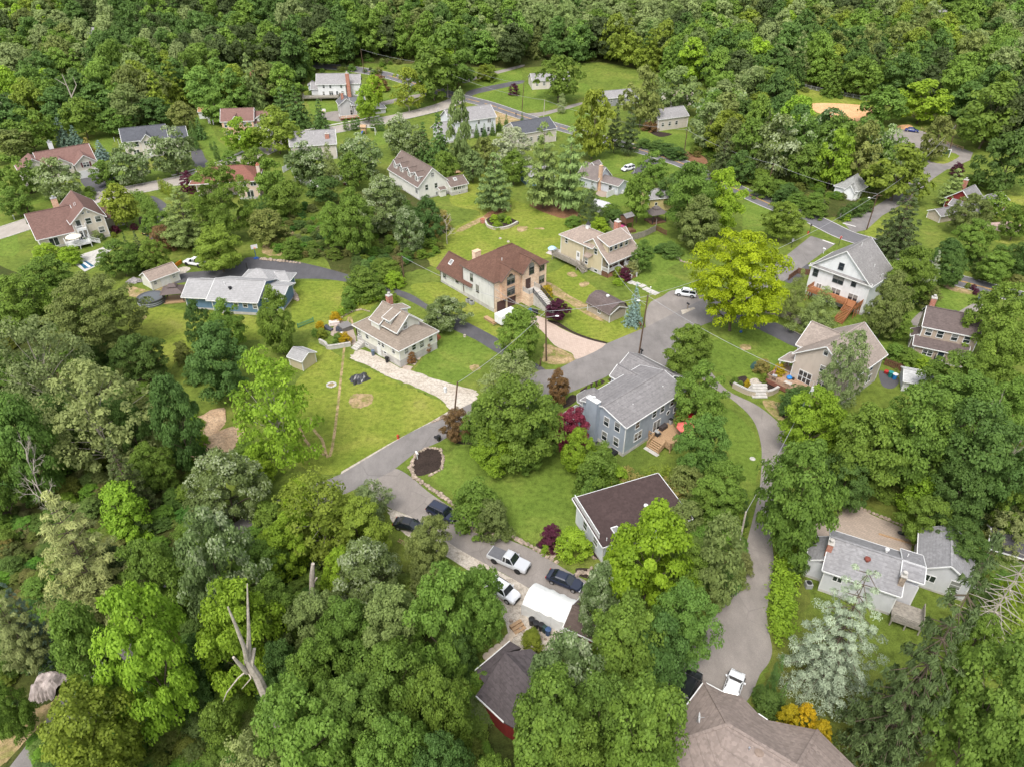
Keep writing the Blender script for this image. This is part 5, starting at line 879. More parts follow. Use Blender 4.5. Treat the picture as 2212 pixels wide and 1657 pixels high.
# ------------------------------------------------------------ vehicles
def vehicle(name, label, cat, k, rear, front, paintm, kind='suv', L=4.7, W=1.9, Hh=1.7, lights=True):
    a = g(k, *rear); b = g(k, *front); c = (a+b)/2; d = (b-a); rz = math.atan2(d.y, d.x); c.z = terr(c.y)+.03
    r = empty(name, c, rz, label, cat); l2 = L/2; w = W/2; belt = {'suv': 1.02, 'sedan': .9, 'pickup': 1.12, 'van': 1.05}[kind]*Hh/{'suv': 1.7, 'sedan': 1.45, 'pickup': 1.95, 'van': 1.75}[kind]; clr = .24 if kind != 'pickup' else .38
    # body: sections along the car
    hood = belt*.93; st = {'suv': [(-l2, .82, belt*.86), (-l2+.12, .95, belt), (-l2+.9, 1, belt), (0, 1, belt), (l2*.42, 1, belt*.99), (l2*.5, 1, hood), (l2-.45, .97, hood*.95), (l2-.1, .86, hood*.82), (l2, .74, hood*.68)],
      'sedan': [(-l2, .8, belt*.86), (-l2+.15, .93, belt*1.0), (-l2+.8, .98, belt*1.02), (0, 1, belt), (l2*.36, 1, belt), (l2*.46, .99, hood), (l2-.5, .94, hood*.92), (l2-.12, .82, hood*.78), (l2, .68, hood*.62)],
      'pickup': [(-l2, .96, belt), (-l2+.1, .98, belt), (-.4, 1, belt), (l2*.38, 1, belt), (l2*.42, .99, belt*.99), (l2-.4, .97, belt*.95), (l2-.08, .93, belt*.9), (l2, .88, belt*.8)]}.get(kind if kind != 'van' else 'suv')
    mb = MB(); n = 0
    for x, kw, zt in st: mb.v += [(x, s_*kw*w*q, z) for s_, q, z in ((-1, .82, clr), (-1, .98, clr+.14), (-1, 1.0, zt*.66), (-1, .985, zt*.88), (-1, .9, zt), (1, .9, zt), (1, .985, zt*.88), (1, 1.0, zt*.66), (1, .98, clr+.14), (1, .82, clr))]
    for i in range(len(st)-1):
        for j in range(10): mb.f.append((i*10+j, i*10+(j+1) % 10, (i+1)*10+(j+1) % 10, (i+1)*10+j)); mb.mi.append(0)
    mb.f += [tuple(range(10)), tuple(range((len(st)-1)*10, len(st)*10))]; mb.mi += [0, 0]; body = mb.obj('body', paintm, r, True)
    # greenhouse
    x0, x1, x2, x3 = {'suv': (-l2+.1, -l2+.45, .3*l2, .5*l2), 'van': (-l2+.05, -l2+.25, .3*l2, .55*l2), 'sedan': (-l2+.55, -l2+1.25, .12*l2, .46*l2), 'pickup': (-.55, -.45, .18*l2, .4*l2)}[kind]
    wb, wt = w*.9, w*.72; gm = MB(); zt = Hh-.05
    gm.add([(x0, -wb, belt-.02), (x3, -wb, belt-.02), (x3, wb, belt-.02), (x0, wb, belt-.02), (x1, -wt, zt), (x2, -wt, zt), (x2, wt, zt), (x1, wt, zt)], [(0,1,5,4),(1,2,6,5),(2,3,7,6),(3,0,4,7),(4,5,6,7),(3,2,1,0)]); gm.obj('windows', M['carglass'], r)
    rf = MB(); P = [(x1-.06, -wt-.03, zt-.03), (x2+.05, -wt-.03, zt-.03), (x2+.05, wt+.03, zt-.03), (x1-.06, wt+.03, zt-.03)]
    rf.add(P+[(x1+.1, -wt+.1, Hh+.03), (x2-.1, -wt+.1, Hh+.03), (x2-.1, wt-.1, Hh+.03), (x1+.1, wt-.1, Hh+.03)], [(0,1,5,4),(1,2,6,5),(2,3,7,6),(3,0,4,7),(4,5,6,7),(3,2,1,0)])
    for s_ in (-1, 1):
        for (xa, xb) in ((x3, x2), (x0, x1)): rf.bar((xa, s_*(wb+.005), belt), (xb, s_*(wt+.01), zt), .09, .06)
        xm = (x1+x2)/2-.1; rf.bar((xm, s_*(wb+.006), belt), (xm, s_*(wt+.012), zt), .1, .05)
    rf.obj('roof', paintm, r, False)
    if kind == 'suv': 
        for s_ in (-1, 1): MB().bar((x1+.2, s_*(wt-.04), Hh+.07), (x2-.2, s_*(wt-.04), Hh+.07), .05, .05).obj('roof_rail', M['dark'], r)
    if kind == 'pickup':
        cv = MB(); cv.box(-l2+.12, x0-.08, -w*.86, w*.86, belt-.01, belt+.05)
        for i in range(1, 4): xx = -l2+.12+(x0-.2+l2)*i/4; cv.box(xx-.02, xx+.02, -w*.86, w*.86, belt+.052, belt+.075)
        cv.obj('bed_cover', plain('grey_bed_cover', (.12, .12, .13, 1)), r)
    wr = .34 if kind in ('sedan',) else .38 if kind != 'pickup' else .43
    for sx, xx in ((-1, -l2*.6), (1, l2*.62)):
        for s_ in (-1, 1):
            t = MB(); y = s_*(w-.1)
            vs = []
            for rr_, yy in ((wr*.62, -.12), (wr, -.11), (wr, .11), (wr*.62, .12)): vs.append((rr_, yy))
            t.lathe(vs, 16); o = t.obj('wheel', M['tyre'], r, True); o.location = (xx, y, wr); o.rotation_euler = (R(90), 0, 0)
            m = MB(); m.lathe([(wr*.62, -.125), (wr*.6, -.13), (.04, -.11), (.04, .11), (wr*.6, .13), (wr*.62, .125)], 12); m.obj('rim', M['black'] if kind == 'pickup' else M['rim'], o)
            ar = MB(); ar.extr([((wr+.07)*math.cos(3.1416*i/9)+xx, s_*(w+.004), wr+(wr+.07)*math.sin(3.1416*i/9)) for i in range(10)], (0, -s_*.06, 0)); ar.obj('wheel_arch', M['black'], r)
    hz = st[-2][2]*.9; hl = plain('headlight_lens', (.55, .56, .58, 1), .1, .8); tl = plain('tail_light_lens', (.30, .012, .012, 1), .2, .6)
    for s_ in (-1, 1):
        MB().box(l2-.2, l2-.03, s_*w*.62-.2, s_*w*.62+.2, hz-.12, hz+.02).obj('headlight', hl, r); MB().box(-l2-.015, -l2+.12, s_*w*.76-.12, s_*w*.76+.12, belt*.68, belt*.92).obj('tail_light', tl, r); MB().box(x3-.35, x3-.2, s_*(w+.1)-.1, s_*(w+.1)+.1, belt, belt+.15).obj('wing_mirror', paintm, r)
    MB().box(l2-.06, l2+.02, -w*.42, w*.42, clr+.2, hz-.06).obj('grille', M['black'], r); MB().box(-l2-.03, -l2+.02, -.26, .26, clr+.3, clr+.44).obj('number_plate', plain('plate', (.6, .5, .2, 1)), r); MB().box(l2-.1, l2+.04, -w*.7, w*.7, clr-.02, clr+.14).obj('bumper', M['black'], r)
    return r
pw = paint('white_paint', (.72, .73, .75, 1)); pb = paint('black_paint', (.008, .009, .012, 1)); pn = paint('navy_paint', (.012, .017, .038, 1)); psi = paint('silver_paint', (.52, .53, .55, 1), .2)
vehicle('suv_car', 'dark navy suv on the drive beside the stone border', 'car', 'u', (335,225), (475,292), pn, 'suv', 4.6, 1.9, 1.7)
vehicle('pickup_truck', 'silver pickup truck with grey bed cover parked on the drive', 'truck', 'u', (672,480), (882,572), psi, 'pickup', 5.7, 2.0, 1.9)
vehicle('sedan_car', 'dark blue sedan parked nearest the white tent', 'car', 'u', (998,600), (1178,672), pn, 'sedan', 4.8, 1.85, 1.42)
vehicle('suv_car', 'white suv with dark bonnet edge half under a maple beside the tent', 'car', 'u', (660,640), (815,738), pw, 'suv', 4.9, 1.95, 1.75)
vehicle('sedan_car', 'dark car partly hidden by branches near the drive entrance', 'car', 'u', (150,310), (300,345), pb, 'sedan', 4.6, 1.8, 1.42)
vehicle('suv_car', 'white suv alone in the driveway of the porch house', 'car', 'b', (2090,1200), (1815,1160), pw, 'suv', 4.6, 1.85, 1.65)
vehicle('suv_car', 'white suv with black roof on the driveway by the county road', 'car', 'm', (1160,665), (1070,690), pw, 'suv', 4.7, 1.9, 1.65)
vehicle('suv_car', 'black suv parked beside the foreground roof', 'car', 's', (165,420), (255,235), pb, 'suv', 4.8, 1.95, 1.75)
vehicle('sports_car', 'white sports car with black roof half hidden by the foreground roof', 'car', 's', (470,400), (525,245), pw, 'sedan', 4.4, 1.85, 1.32)
vehicle('sedan_car', 'black car on the dark driveway by the two garage doors', 'car', 'i', (675,605), (745,580), pb, 'sedan', 4.6, 1.8, 1.45)
vehicle('sedan_car', 'dark green car parked beside the black one near the garage doors', 'car', 'i', (722,622), (795,598), paint('dark_green_paint', (.015, .04, .04, 1)), 'sedan', 4.5, 1.8, 1.42)
vehicle('sedan_car', 'black car at the foot of the curved dark driveway', 'car', 'h', (1090,480), (1135,445), pb, 'sedan', 4.5, 1.8, 1.45)
vehicle('suv_car', 'blue car mostly hidden by the pine near the curved driveway', 'car', '1', (1045,1500), (1100,1510), paint('blue_paint', (.06, .12, .22, 1)), 'suv', 4.6, 1.8, 1.6)
vehicle('sedan_car', 'royal blue car alone in the gravel car park', 'car', '3', (1450,852), (1512,860), paint('royal_blue_paint', (.012, .03, .18, 1)), 'sedan', 4.6, 1.8, 1.45)
vehicle('suv_car', 'maroon suv beside the white fence and the dormer house', 'car', 'k', (480,950), (395,955), paint('maroon_paint', (.10, .01, .02, 1)), 'suv', 4.7, 1.85, 1.7)
vehicle('pickup_truck', 'white pickup truck with orange plough under the yellow-green tree', 'truck', '4', (1340,75), (1195,50), pw, 'pickup', 5.6, 2.0, 1.9)
MBp = MB(); a = g('4', 1135, 75); b = g('4', 1175, 48); MBp.bar(a+Vector((0,0,.4)), b+Vector((0,0,.4)), .3, .8); tag(MBp.obj('snow_plough', plain('orange_plough', (.55, .2, .02, 1))), 'orange snow plough blade beside the white pickup', 'plough')
# box trailer, tent
def frame_at(k, x, y, rot, label, cat, name): p = g(k, x, y); p.z = terr(p.y); return empty(name, p, R(rot), label, cat)
r = frame_at('a', 1045, 1330, 41, 'white box trailer beside the garage doors of the brick house', 'trailer', 'box_trailer'); o = MB().box(-1.0, 3.4, -1.1, 1.1, .55, 2.5).obj('trailer_box', plain('trailer_white', (.68, .68, .68, 1), .4), r); bevel(o, .08)
for x in (.8, 1.8):
    for y in (-1.12, 1.12): t = MB(); t.lathe([(.2, -.1), (.34, -.1), (.34, .1), (.2, .1)], 14); o = t.obj('wheel', M['tyre'], r, True); o.location = (x, y, .34); o.rotation_euler = (R(90), 0, 0)
MB().bar((-1.0, 0, .5), (-2.2, 0, .45), .1, .1).obj('tow_bar', M['dark'], r)
a = g('u', 848, 810); b = g('u', 1085, 918); rz = math.atan2((b-a).y, (b-a).x); L = (b-a).length
r = empty('carport_tent', a, rz, 'white fabric carport tent with a row of bins along its side', 'tent'); tm = N('white_tarpaulin'); v = tm.coord(); nz = tm.noise(v, 1.2, 3); tm.bump(nz, .5, .3); tmat = tm.fin(tm.ramp(nz, [(.3, (.60, .60, .59, 1)), (.7, (.68, .68, .66, 1))]), .6); tw = MB(); NW = 12; W_ = 3.7
pf = [(0, .05), (.0, 2.0), (.7, 2.55), (W_/2, 2.95), (W_-.7, 2.55), (W_, 2.0), (W_, .05)]
for i in range(NW+1):
    x = L*i/NW; sag = .07*math.sin(i*2.1)+.05*math.sin(i*3.7); tw.v += [(x, y+(.05*math.sin(i*1.7) if z < 2.1 else 0), z-(sag if z > .1 else 0)) for y, z in pf]
for i in range(NW):
    for j in range(6): tw.f.append((i*7+j, i*7+j+1, (i+1)*7+j+1, (i+1)*7+j)); tw.mi.append(0)
tw.f += [tuple(range(7)), tuple(range(NW*7, NW*7+7))]; tw.mi += [0, 0]; o = tw.obj('canopy', tmat, r, True)
for x in (0, L/3, L*2/3, L):
    MB().tube((x, -.08, 0), (x, -.08, 2.0), .035).obj('tent_pole', M['white'], r)
h = House('garage', 'brown roofed shed joined to the end of the white tent', 'u', 1085, 918, math.degrees(rz), rw, shingle('mossy_brown_shingles', (.10, .075, .065, 1)), cat='garage'); h.block(.3, 4.4, -.4, 3.8, 2.2, found=0); h.gable(.3, 4.4, -.4, 3.8, 2.2, 1.1, 'x', ov=.25, hip=(0, 1.6)); h.fin()
# bins
def bin_(k, x, y, c, label, group=None, lid=None, w=.34, h=1.0, round_=False, rot=0):
    p = g(k, x, y); p.z = terr(p.y)+.03; r = empty('trash_bin', p, R(rot), label, 'bin', group); mb = MB(); n = 16 if round_ else 4
    mb.lathe([(w*.8, 0), (w*.84, .05), (w*1.05, h*.92), (w*1.1, h)], n); o = mb.obj('bin_body', c, r, round_); lm = MB(); lm.lathe([(w*1.16, h), (w*1.12, h+.07), (w*.5, h+.13)], n); lm.obj('lid', lid or c, r, round_)
    if not round_: MB().bar((-w*.8, -w*.95, h*.95), (w*.8, -w*.95, h*.95), .05, .05).obj('handle', c, r)
    return r
bb = plain('blue_plastic', (.012, .075, .32, 1)); bn = plain('navy_plastic', (.04, .075, .16, 1)); gt = plain('teal_plastic', (.02, .20, .19, 1)); gb = plain('grey_blue_plastic', (.10, .13, .18, 1))
for x, y, m_, l_, rd in ((902,845,M['black'],'round black bin farthest from the cabin along the tent',True),(926,866,M['black'],'second round black bin along the tent side',True),(955,876,M['black'],'black bin in the middle of the tent row',True),(974,888,plain('dark_green_plastic',(.02,.04,.035,1)),'dark green bin next to the blue one by the tent',False),(993,902,bn,'navy blue bin at the cabin end of the tent row',True)): bin_('u', x, y+18, m_, l_, 'bins along the white tent', round_=rd)
bin_('5', 632, 1195, M['black'], 'black bin standing upright on the street edge'); r = bin_('5', 604, 1180, M['black'], 'black bin tipped on its side on the street'); r.rotation_euler = (R(90), 0, R(60)); r.location.z += .35
bin_('c', 815, 480, bb, 'bright blue bin against the blue-grey garage wall', w=.42); bin_('c', 850, 470, M['black'], 'dark bin behind the blue one by the blue-grey garage', w=.4)
bin_('a', 1415, 1195, bb, 'blue bin at the foot of the brick house steps', w=.42); bin_('a', 1455, 1200, M['black'], 'black bin beside the blue one at the brick house', w=.42); bin_('a', 1490, 1210, M['black'], 'black bin nearest the steps of the brick house', w=.42)
bin_('e', 782, 920, gb, 'round grey-blue bin against the bungalow basement', round_=True); bin_('e', 962, 1010, M['black'], 'black bin at the bungalow basement corner', round_=True)
bin_('d', 1945, 1015, gt, 'teal barrel beside the plank fence', round_=True, w=.42); bin_('d', 1998, 1040, plain('bright_blue_plastic', (.03, .2, .5, 1)), 'blue barrel beside the plank fence', round_=True, lid=M['white'], w=.42); bin_('p', 863, 190, gb, 'grey bin at the end of the lawn driveway')
bin_('d', 1895, 970, plain('red_plastic', (.4, .03, .03, 1)), 'red cooler box beside the plank fence', w=.45, h=.5)
# poles and wires
def pole(k, bx, by, tx, ty, label, arm=None, lamp=None, trafo=False, pale=False, cross=False):
    B = g(k, bx, by); B.z = terr(B.y); tp = ztop(B.y, Z(k, tx, ty)[1]); H_ = tp-B.z; r = empty('utility_pole', B, 0, label, 'pole'); mb = MB(); dx = proj((B.x, B.y, tp))[0]; lean = (Z(k, tx, ty)[0]-dx)*depth((B.x, B.y, tp))/FOC
    mb.tube((0, 0, -.5), (lean, 0, H_), .16, .11, 10); mb.obj('pole_shaft', M['palebark'] if pale else M['polewood'], r, True)
    if cross: MB().bar((lean-1.1, -.12, H_-.5), (lean+1.1, -.12, H_-.5), .1, .12).obj('crossarm', M['polewood'], r)
    if trafo: t = MB(); t.lathe([(.2, 0), (.24, .03), (.24, .85), (.15, .95)], 12, (-.45, 0, H_-1.9)); t.obj('transformer', plain('transformer_grey', (.6, .6, .6, 1)), r, True)
    if lamp:
        l = MB(); e = Vector((lean+lamp*1.9, -.2, H_-1.0)); l.tube((lean, 0, H_-1.4), e, .035, .03); l.obj('lamp_arm', M['grey'], r); l = MB(); l.lathe([(.05, 0), (.2, .02), (.14, .14), (.03, .18)], 10, (e.x+.15*lamp, e.y, e.z-.05), 1.9, 1); l.obj('lamp_head', M['white'], r, True)
    return Vector((B.x+lean, B.y, tp-.15))
W1 = pole('5', 712, 1188, 752, 815, 'brown pole with grey transformer by the dark mulch bed', trafo=True); W2 = pole('5', 1327, 682, 1323, 355, 'brown pole with a street lamp beside the paver drive', lamp=1); W3 = pole('5', 1925, 640, 1985, 255, 'tall dark pole above the blue-grey garage roof', lamp=-.8)
W4 = pole('5', 408, 178, 390, 0, 'brown pole on the lawn beside the dark driveway'); W5 = pole('9', 350, 290, 410, 5, 'pale pole beside the lane and the lilac shrubs', pale=True); W6 = pole('6', 795, 1075, 855, 812, 'pale pole among the trees below the tan deck', pale=True, trafo=True)
W7 = pole('3', 530, 1260, 592, 1060, 'leaning pole on the wooded road verge'); W8 = pole('3', 1190, 1490, 1265, 1255, 'leaning pole with crossarm at the road junction', cross=True, lamp=-1); W9 = pole('3', 1720, 1000, 1770, 810, 'pole beside the car park sign'); W10 = pole('3', 5, 1030, 30, 840, 'pole on the pine-needle verge of the county road')
W11 = pole('2', 150, 480, 125, 320, 'pole at the bend of the county road'); W12 = pole('2', 690, 640, 684, 470, 'grey pole in front of the roadside trees', pale=True); W13 = pole('2', 760, 590, 756, 420, 'pole with lamp across the county road', lamp=-1, cross=True); W14 = pole('2', 1168, 720, 1182, 540, 'brown pole opposite the roadside white house'); W15 = pole('2', 1308, 780, 1316, 648, 'pale grey pole beside the dark-roofed house', pale=True)
pole('5', 1285, 715, 1290, 660, 'short wooden stub post beside the lamp pole')
def wire(a, b, label, sag=.03, r_=.035):
    mb = MB(); n = 10; L = (b-a).length; P = [a.lerp(b, i/n)-Vector((0, 0, 4*sag*L*(i/n)*(1-i/n))) for i in range(n+1)]
    for p, q in zip(P, P[1:]): mb.tube(p, q, r_, r_, 4, False)
    tag(mb.obj('overhead_wire', plain('wire', (.3, .3, .31, 1))), label, 'wire')
for a, b, l in ((W1, W2, 'wire from the transformer pole to the lamp pole'), (W2, W3, 'wire from the lamp pole to the tall dark pole'), (W3, W8, 'wire from the tall dark pole to the road junction pole'), (W3, W6, 'wire from the tall dark pole down to the pale pole by the deck'), (W6, W5, 'wire between the two pale poles along the lane'), (W2, W4, 'wire from the lamp pole to the lawn pole'), (W7, W8, 'wire along the wooded verge to the junction pole'), (W10, W7, 'wire over the county road verge'), (W8, W9, 'wire from the junction pole towards the car park'), (W11, W13, 'wire along the far county road bend'), (W13, W14, 'wire past the roadside white house'), (W12, W15, 'wire to the pale grey pole'), (W15, W10, 'wire along the middle of the county road')): wire(a, b, l)
wire(W3+Vector((0,0,-2)), H3.o+H3.ux*1+H3.uy*-4+Vector((0,0,4)), 'service wire to the porch house'); wire(W2+Vector((0,0,-1)), H2.o+H2.uy*2+Vector((0,0,6)), 'service wire to the brick house wall')
# fences
def fence(name, label, k, pts, h, mat, gap=.02, bw=.18, post=2.4, cap=False, cat='fence', rails=False):
    P = resample(wp(pts, k), post); r = empty(name, P[0], 0, label, cat); mb = MB(); O = P[0]
    for a, b in zip(P, P[1:]):
        L = (b-a).length; d = (b-a)/L; n = max(1, int(L/(bw+gap)))
        if rails:
            for z in (.45, .95): mb.bar(a-O+Vector((0,0,z)), b-O+Vector((0,0,z)), .06, .12)
        else:
            for i in range(n): p = a+d*L*(i+.5)/n-O; q = d*(L/n-gap)/2; hh = h+random.uniform(-.03, .03); mb.bar(p-q+Vector((0,0,hh/2)), p+q+Vector((0,0,hh/2)), .03, hh)
            for z in (.3, h-.3): mb.bar(a-O+Vector((0,0,z)), b-O+Vector((0,0,z)), .12, .08)
    mb.obj('fence_boards', mat, r)
    for p in P: q = p-O; MB().box(q.x-.06, q.x+.06, q.y-.06, q.y+.06, q.z-.3, q.z+h+.08).obj('post', mat, r)
    return r
fence('board_fence', 'weathered grey board fence beside the dark drive under the white house', 'd', [(180,160),(390,200),(560,250),(760,330),(960,420)], 1.7, M['greywood'])
fence('board_fence', 'weathered fence enclosing the gazebo and tree house yard', 'b', [(920,230),(1020,330),(1200,430),(1250,470),(1420,420),(1560,350),(1570,270)], 1.7, M['greywood'])
fence('plank_fence', 'dark gapped plank fence between the tan and taupe houses', 'd', [(1870,860),(2050,930),(2209,1000),(2330,1050)], 1.5, M['brownwood'], gap=.09, bw=.2)
fence('vinyl_fence', 'long white vinyl fence below the saltbox house', '2', [('j',795,590),('j',850,560),('j',880,630),('j',960,680),('j',1060,700),('j',1180,650),('2',0,1170),('2',100,1130),('2',215,1110)], 1.8, M['white'], gap=.004, bw=.3)
fence('rail_fence', 'split rail fence at the edge of the car park', '3', [(1680,930),(1740,950),(1810,975)], 1.1, M['wood'], rails=True); fence('rail_fence', 'short rail fence behind the blue car in the car park', '3', [(1540,845),(1600,875)], 1.0, M['wood'], rails=True)
fence('wire_fence', 'thin green netting fence beside the stone garden', '4', [(1930,470),(2030,430)], 1.1, plain('green_net', (.05, .2, .12, 1)), gap=.1, bw=.02); fence('board_fence', 'low dark fence along the drive of the white house', 'f', [(260,690),(380,600),(530,620)], 1.4, M['brownwood'])
fence('slat_fence', 'dark slatted pen beside the fenced yard', 'b', [(1560,330),(1700,400)], 1.3, M['brownwood'], gap=.1); fence('ball_field_fence', 'long wire fence behind the ball field grass', '3', [(760,565),(900,600),(1060,630),(1190,655)], 1.6, M['grey'], gap=.25, bw=.03)
# parasols, furniture
def parasol(k, p, label, c, rad=1.5, h=2.5, closed=False, base=None):
    r = empty('parasol', p, 0, label, 'parasol'); MB().tube((0, 0, 0), (0, 0, h+.1), .03).obj('parasol_pole', M['grey'], r); mb = MB()
    if closed: mb.lathe([(.06, h-1.3), (.2, h-1.1), (.12, h-.3), (.03, h+.1)], 10); mb.obj('canopy', c, r, True)
    else:
        n = 8; mb.v = [(rad*math.cos(6.283*i/n), rad*math.sin(6.283*i/n), h-.62) for i in range(n)]+[(rad*.5*math.cos(6.283*i/n), rad*.5*math.sin(6.283*i/n), h-.2) for i in range(n)]+[(0, 0, h)]+[(rad*math.cos(6.283*i/n), rad*math.sin(6.283*i/n), h-.8) for i in range(n)]
        for i in range(n): j = (i+1) % n; mb.f += [(i, j, n+j, n+i), (n+i, n+j, 2*n), (i, j, 2*n+1+j, 2*n+1+i)]; mb.mi += [0, 0, 0]
        mb.obj('canopy', c, r)
    b = MB(); b.lathe([(.28, 0), (.26, .06), (.05, .1)], 12); b.obj('parasol_base', M['dark'], r)
    return r
red = plain('red_canvas', (.50, .012, .025, 1), .7); sal = plain('salmon_canvas', (.62, .13, .11, 1), .7)
parasol('', loc(H1, 12.6, -1.9, .97), 'bright red parasol on the wooden deck nearest the house', red, 1.55); parasol('', loc(H1, 10.2, -4.0, .97), 'faded salmon parasol at the outer edge of the wooden deck', sal, 1.5)
def table(p, label, rz=0, c=None, w=.8, l=1.3, h=.72, chairs=0, cc=None):
    r = empty('patio_table', p, rz, label, 'table'); MB().box(-l/2, l/2, -w/2, w/2, h-.05, h).obj('table_top', c or M['dark'], r)
    for x in (-l/2+.08, l/2-.08):
        for y in (-w/2+.08, w/2-.08): MB().box(x-.03, x+.03, y-.03, y+.03, 0, h-.05).obj('leg', c or M['dark'], r)
def chair(p, label, rz, c=None, group=None):
    r = empty('patio_chair', p, rz, label, 'chair', group); MB().box(-.27, .27, -.27, .27, .38, .45).obj('seat', c or M['dark'], r); MB().box(-.27, .27, .22, .29, .45, .95).obj('backrest', c or M['dark'], r)
    for x in (-.22, .22):
        for y in (-.22, .22): MB().box(x-.025, x+.025, y-.025, y+.025, 0, .38).obj('leg', c or M['dark'], r)
table(loc(H1, 12.4, -2.0, .96), 'dark table under the red parasol'); chair(loc(H1, 11.4, -2.2, .96), 'dark chair beside the table under the red parasol', R(130)); chair(loc(H1, 12.3, -3.0, .96), 'dark chair on the outer side of the red parasol table', R(210))
table(loc(H1, 10.2, -4.0+.6, .96), 'low table under the salmon parasol', c=M['grey'], w=.7, l=.7)
def prop(name, label, cat, mb, mat, p, rz=0, sm=False): o = mb.obj(name, mat, None, sm, p, rz); return tag(o, label, cat)
o = prop('storage_box', 'dark brown storage box against the deck wall of the blue-grey house', 'box', MB().box(-.75, .75, -.35, .35, 0, .62), plain('dark_resin', (.05, .04, .04, 1)), loc(H1, 9.2, -.55, .96), R(42)); bevel(o, .04)
lp = MB(); lp.box(-.77, .77, -.37, .37, .62, .68); q = lp.obj('lid', plain('dark_resin', (0, 0, 0, 1)), o)
o = prop('bin_box', 'grey upright bin with black lid on the deck', 'bin', MB().box(-.25, .25, -.25, .25, 0, .85), M['grey'], loc(H1, 11.2, -.5, .96), R(42)); MB().box(-.27, .27, -.27, .27, .85, .98).obj('lid', M['black'], o)
def grill(p, rz, label):
    r = empty('gas_grill', p, rz, label, 'grill'); MB().box(-.35, .35, -.25, .25, .1, .75).obj('cart', M['dark'], r); h_ = MB(); h_.extr([(-.4, .28*math.cos(i*.5236), .8+.3*math.sin(i*.5236)) for i in range(7)], (.8, 0, 0)); h_.obj('hood', M['grey'], r); MB().box(-.75, -.36, -.22, .22, .76, .8).obj('side_shelf', M['dark'], r)
    for x in (-.3, .3): t = MB(); t.lathe([(.09, -.03), (.09, .03)], 10); o = t.obj('wheel', M['tyre'], r); o.location = (x, .2, .09); o.rotation_euler = (0, R(90), 0)
grill(loc(H1, 7.0, -1.0, .96), R(130), 'grey gas grill at the head of the deck stairs'); grill(loc(H4, -1.4, .9, 2.5), R(60), 'covered black grill on the orange deck of the white house'); grill(loc(H5, -3.3, 11.2, .95), R(-30), 'grey grill at the corner of the tan house deck'); grill(loc(H8, 8.6, -1.6, 1.2), R(30), 'dark grill on the white railed pool deck')
def ac(p, rz, label, c=None):
    r = empty('air_conditioner', p, rz, label, 'air conditioner'); o = MB().box(-.42, .42, -.42, .42, 0, .8).obj('casing', c or M['grey'], r); bevel(o, .06); f = MB(); f.lathe([(.34, .8), (.34, .83), (.1, .84)], 18); f.obj('fan_grille', M['black'], r)
ac(loc(H1, -1.2, 4.3), R(42), 'grey air conditioner by the chimney of the blue-grey house', plain('ac_brown', (.16, .14, .13, 1))); ac(loc(H2, -1.3, 6.2), R(41), 'air conditioner nearest the front of the brick house side wall'); ac(loc(H2, -1.3, 7.4), R(41), 'air conditioner farther back along the brick house side wall'); ac(loc(H4, 1.2, -1.0), R(42), 'air conditioner nearest the deck of the tall white house'); ac(loc(H4, 2.6, -1.0), R(42), 'air conditioner at the side wall behind the other of the white house'); ac(loc(H9, -1.0, .8), 0, 'black air conditioner at the corner of the taupe house', M['black']); ac(loc(H11, -1.2, -.6), 0, 'air conditioner on a slab at the white house corner')
# patio by the flat-roofed house
p = g('q', 262, 330); rz = R(-26); a_ = [g('q', *q) for q in ((180,345),(260,258),(352,310),(272,390))]
sheet('patio_rug', [q.to_2d() for q in a_], .026, plain('blue_rug', (.045, .15, .22, 1)), world=True, kind=None, label='blue outdoor rug on the brick patio', cat='rug')
wk = plain('dark_wicker', (.05, .045, .045, 1)); gy = plain('grey_cushion', (.35, .34, .35, 1))
def lounge(p, rz, label, w):
    r = empty('patio_sofa', p, rz, label, 'sofa'); MB().box(-w/2, w/2, -.4, .4, .05, .35).obj('sofa_base', wk, r); MB().box(-w/2, w/2, .3, .42, .35, .8).obj('backrest', wk, r); MB().box(-w/2+.1, w/2-.1, -.36, .28, .35, .48).obj('cushion', gy, r)
    for s_ in (-1, 1): MB().box(s_*w/2-.07, s_*w/2+.07, -.4, .42, .05, .6).obj('armrest', wk, r)
lounge(g('q', 262, 285)+Vector((0,0,.03)), R(-30), 'dark wicker sofa on the blue rug', 1.4); lounge(g('q', 240, 315)+Vector((0,0,.03)), R(70), 'wicker armchair at the lawn side of the blue rug', .8); lounge(g('q', 272, 330)+Vector((0,0,.03)), R(150), 'wicker armchair at the path side of the blue rug', .8)
parasol('', g('q', 301, 330)+Vector((0,0,.03)), 'closed grey parasol beside the blue rug', gy, closed=True, h=2.4)
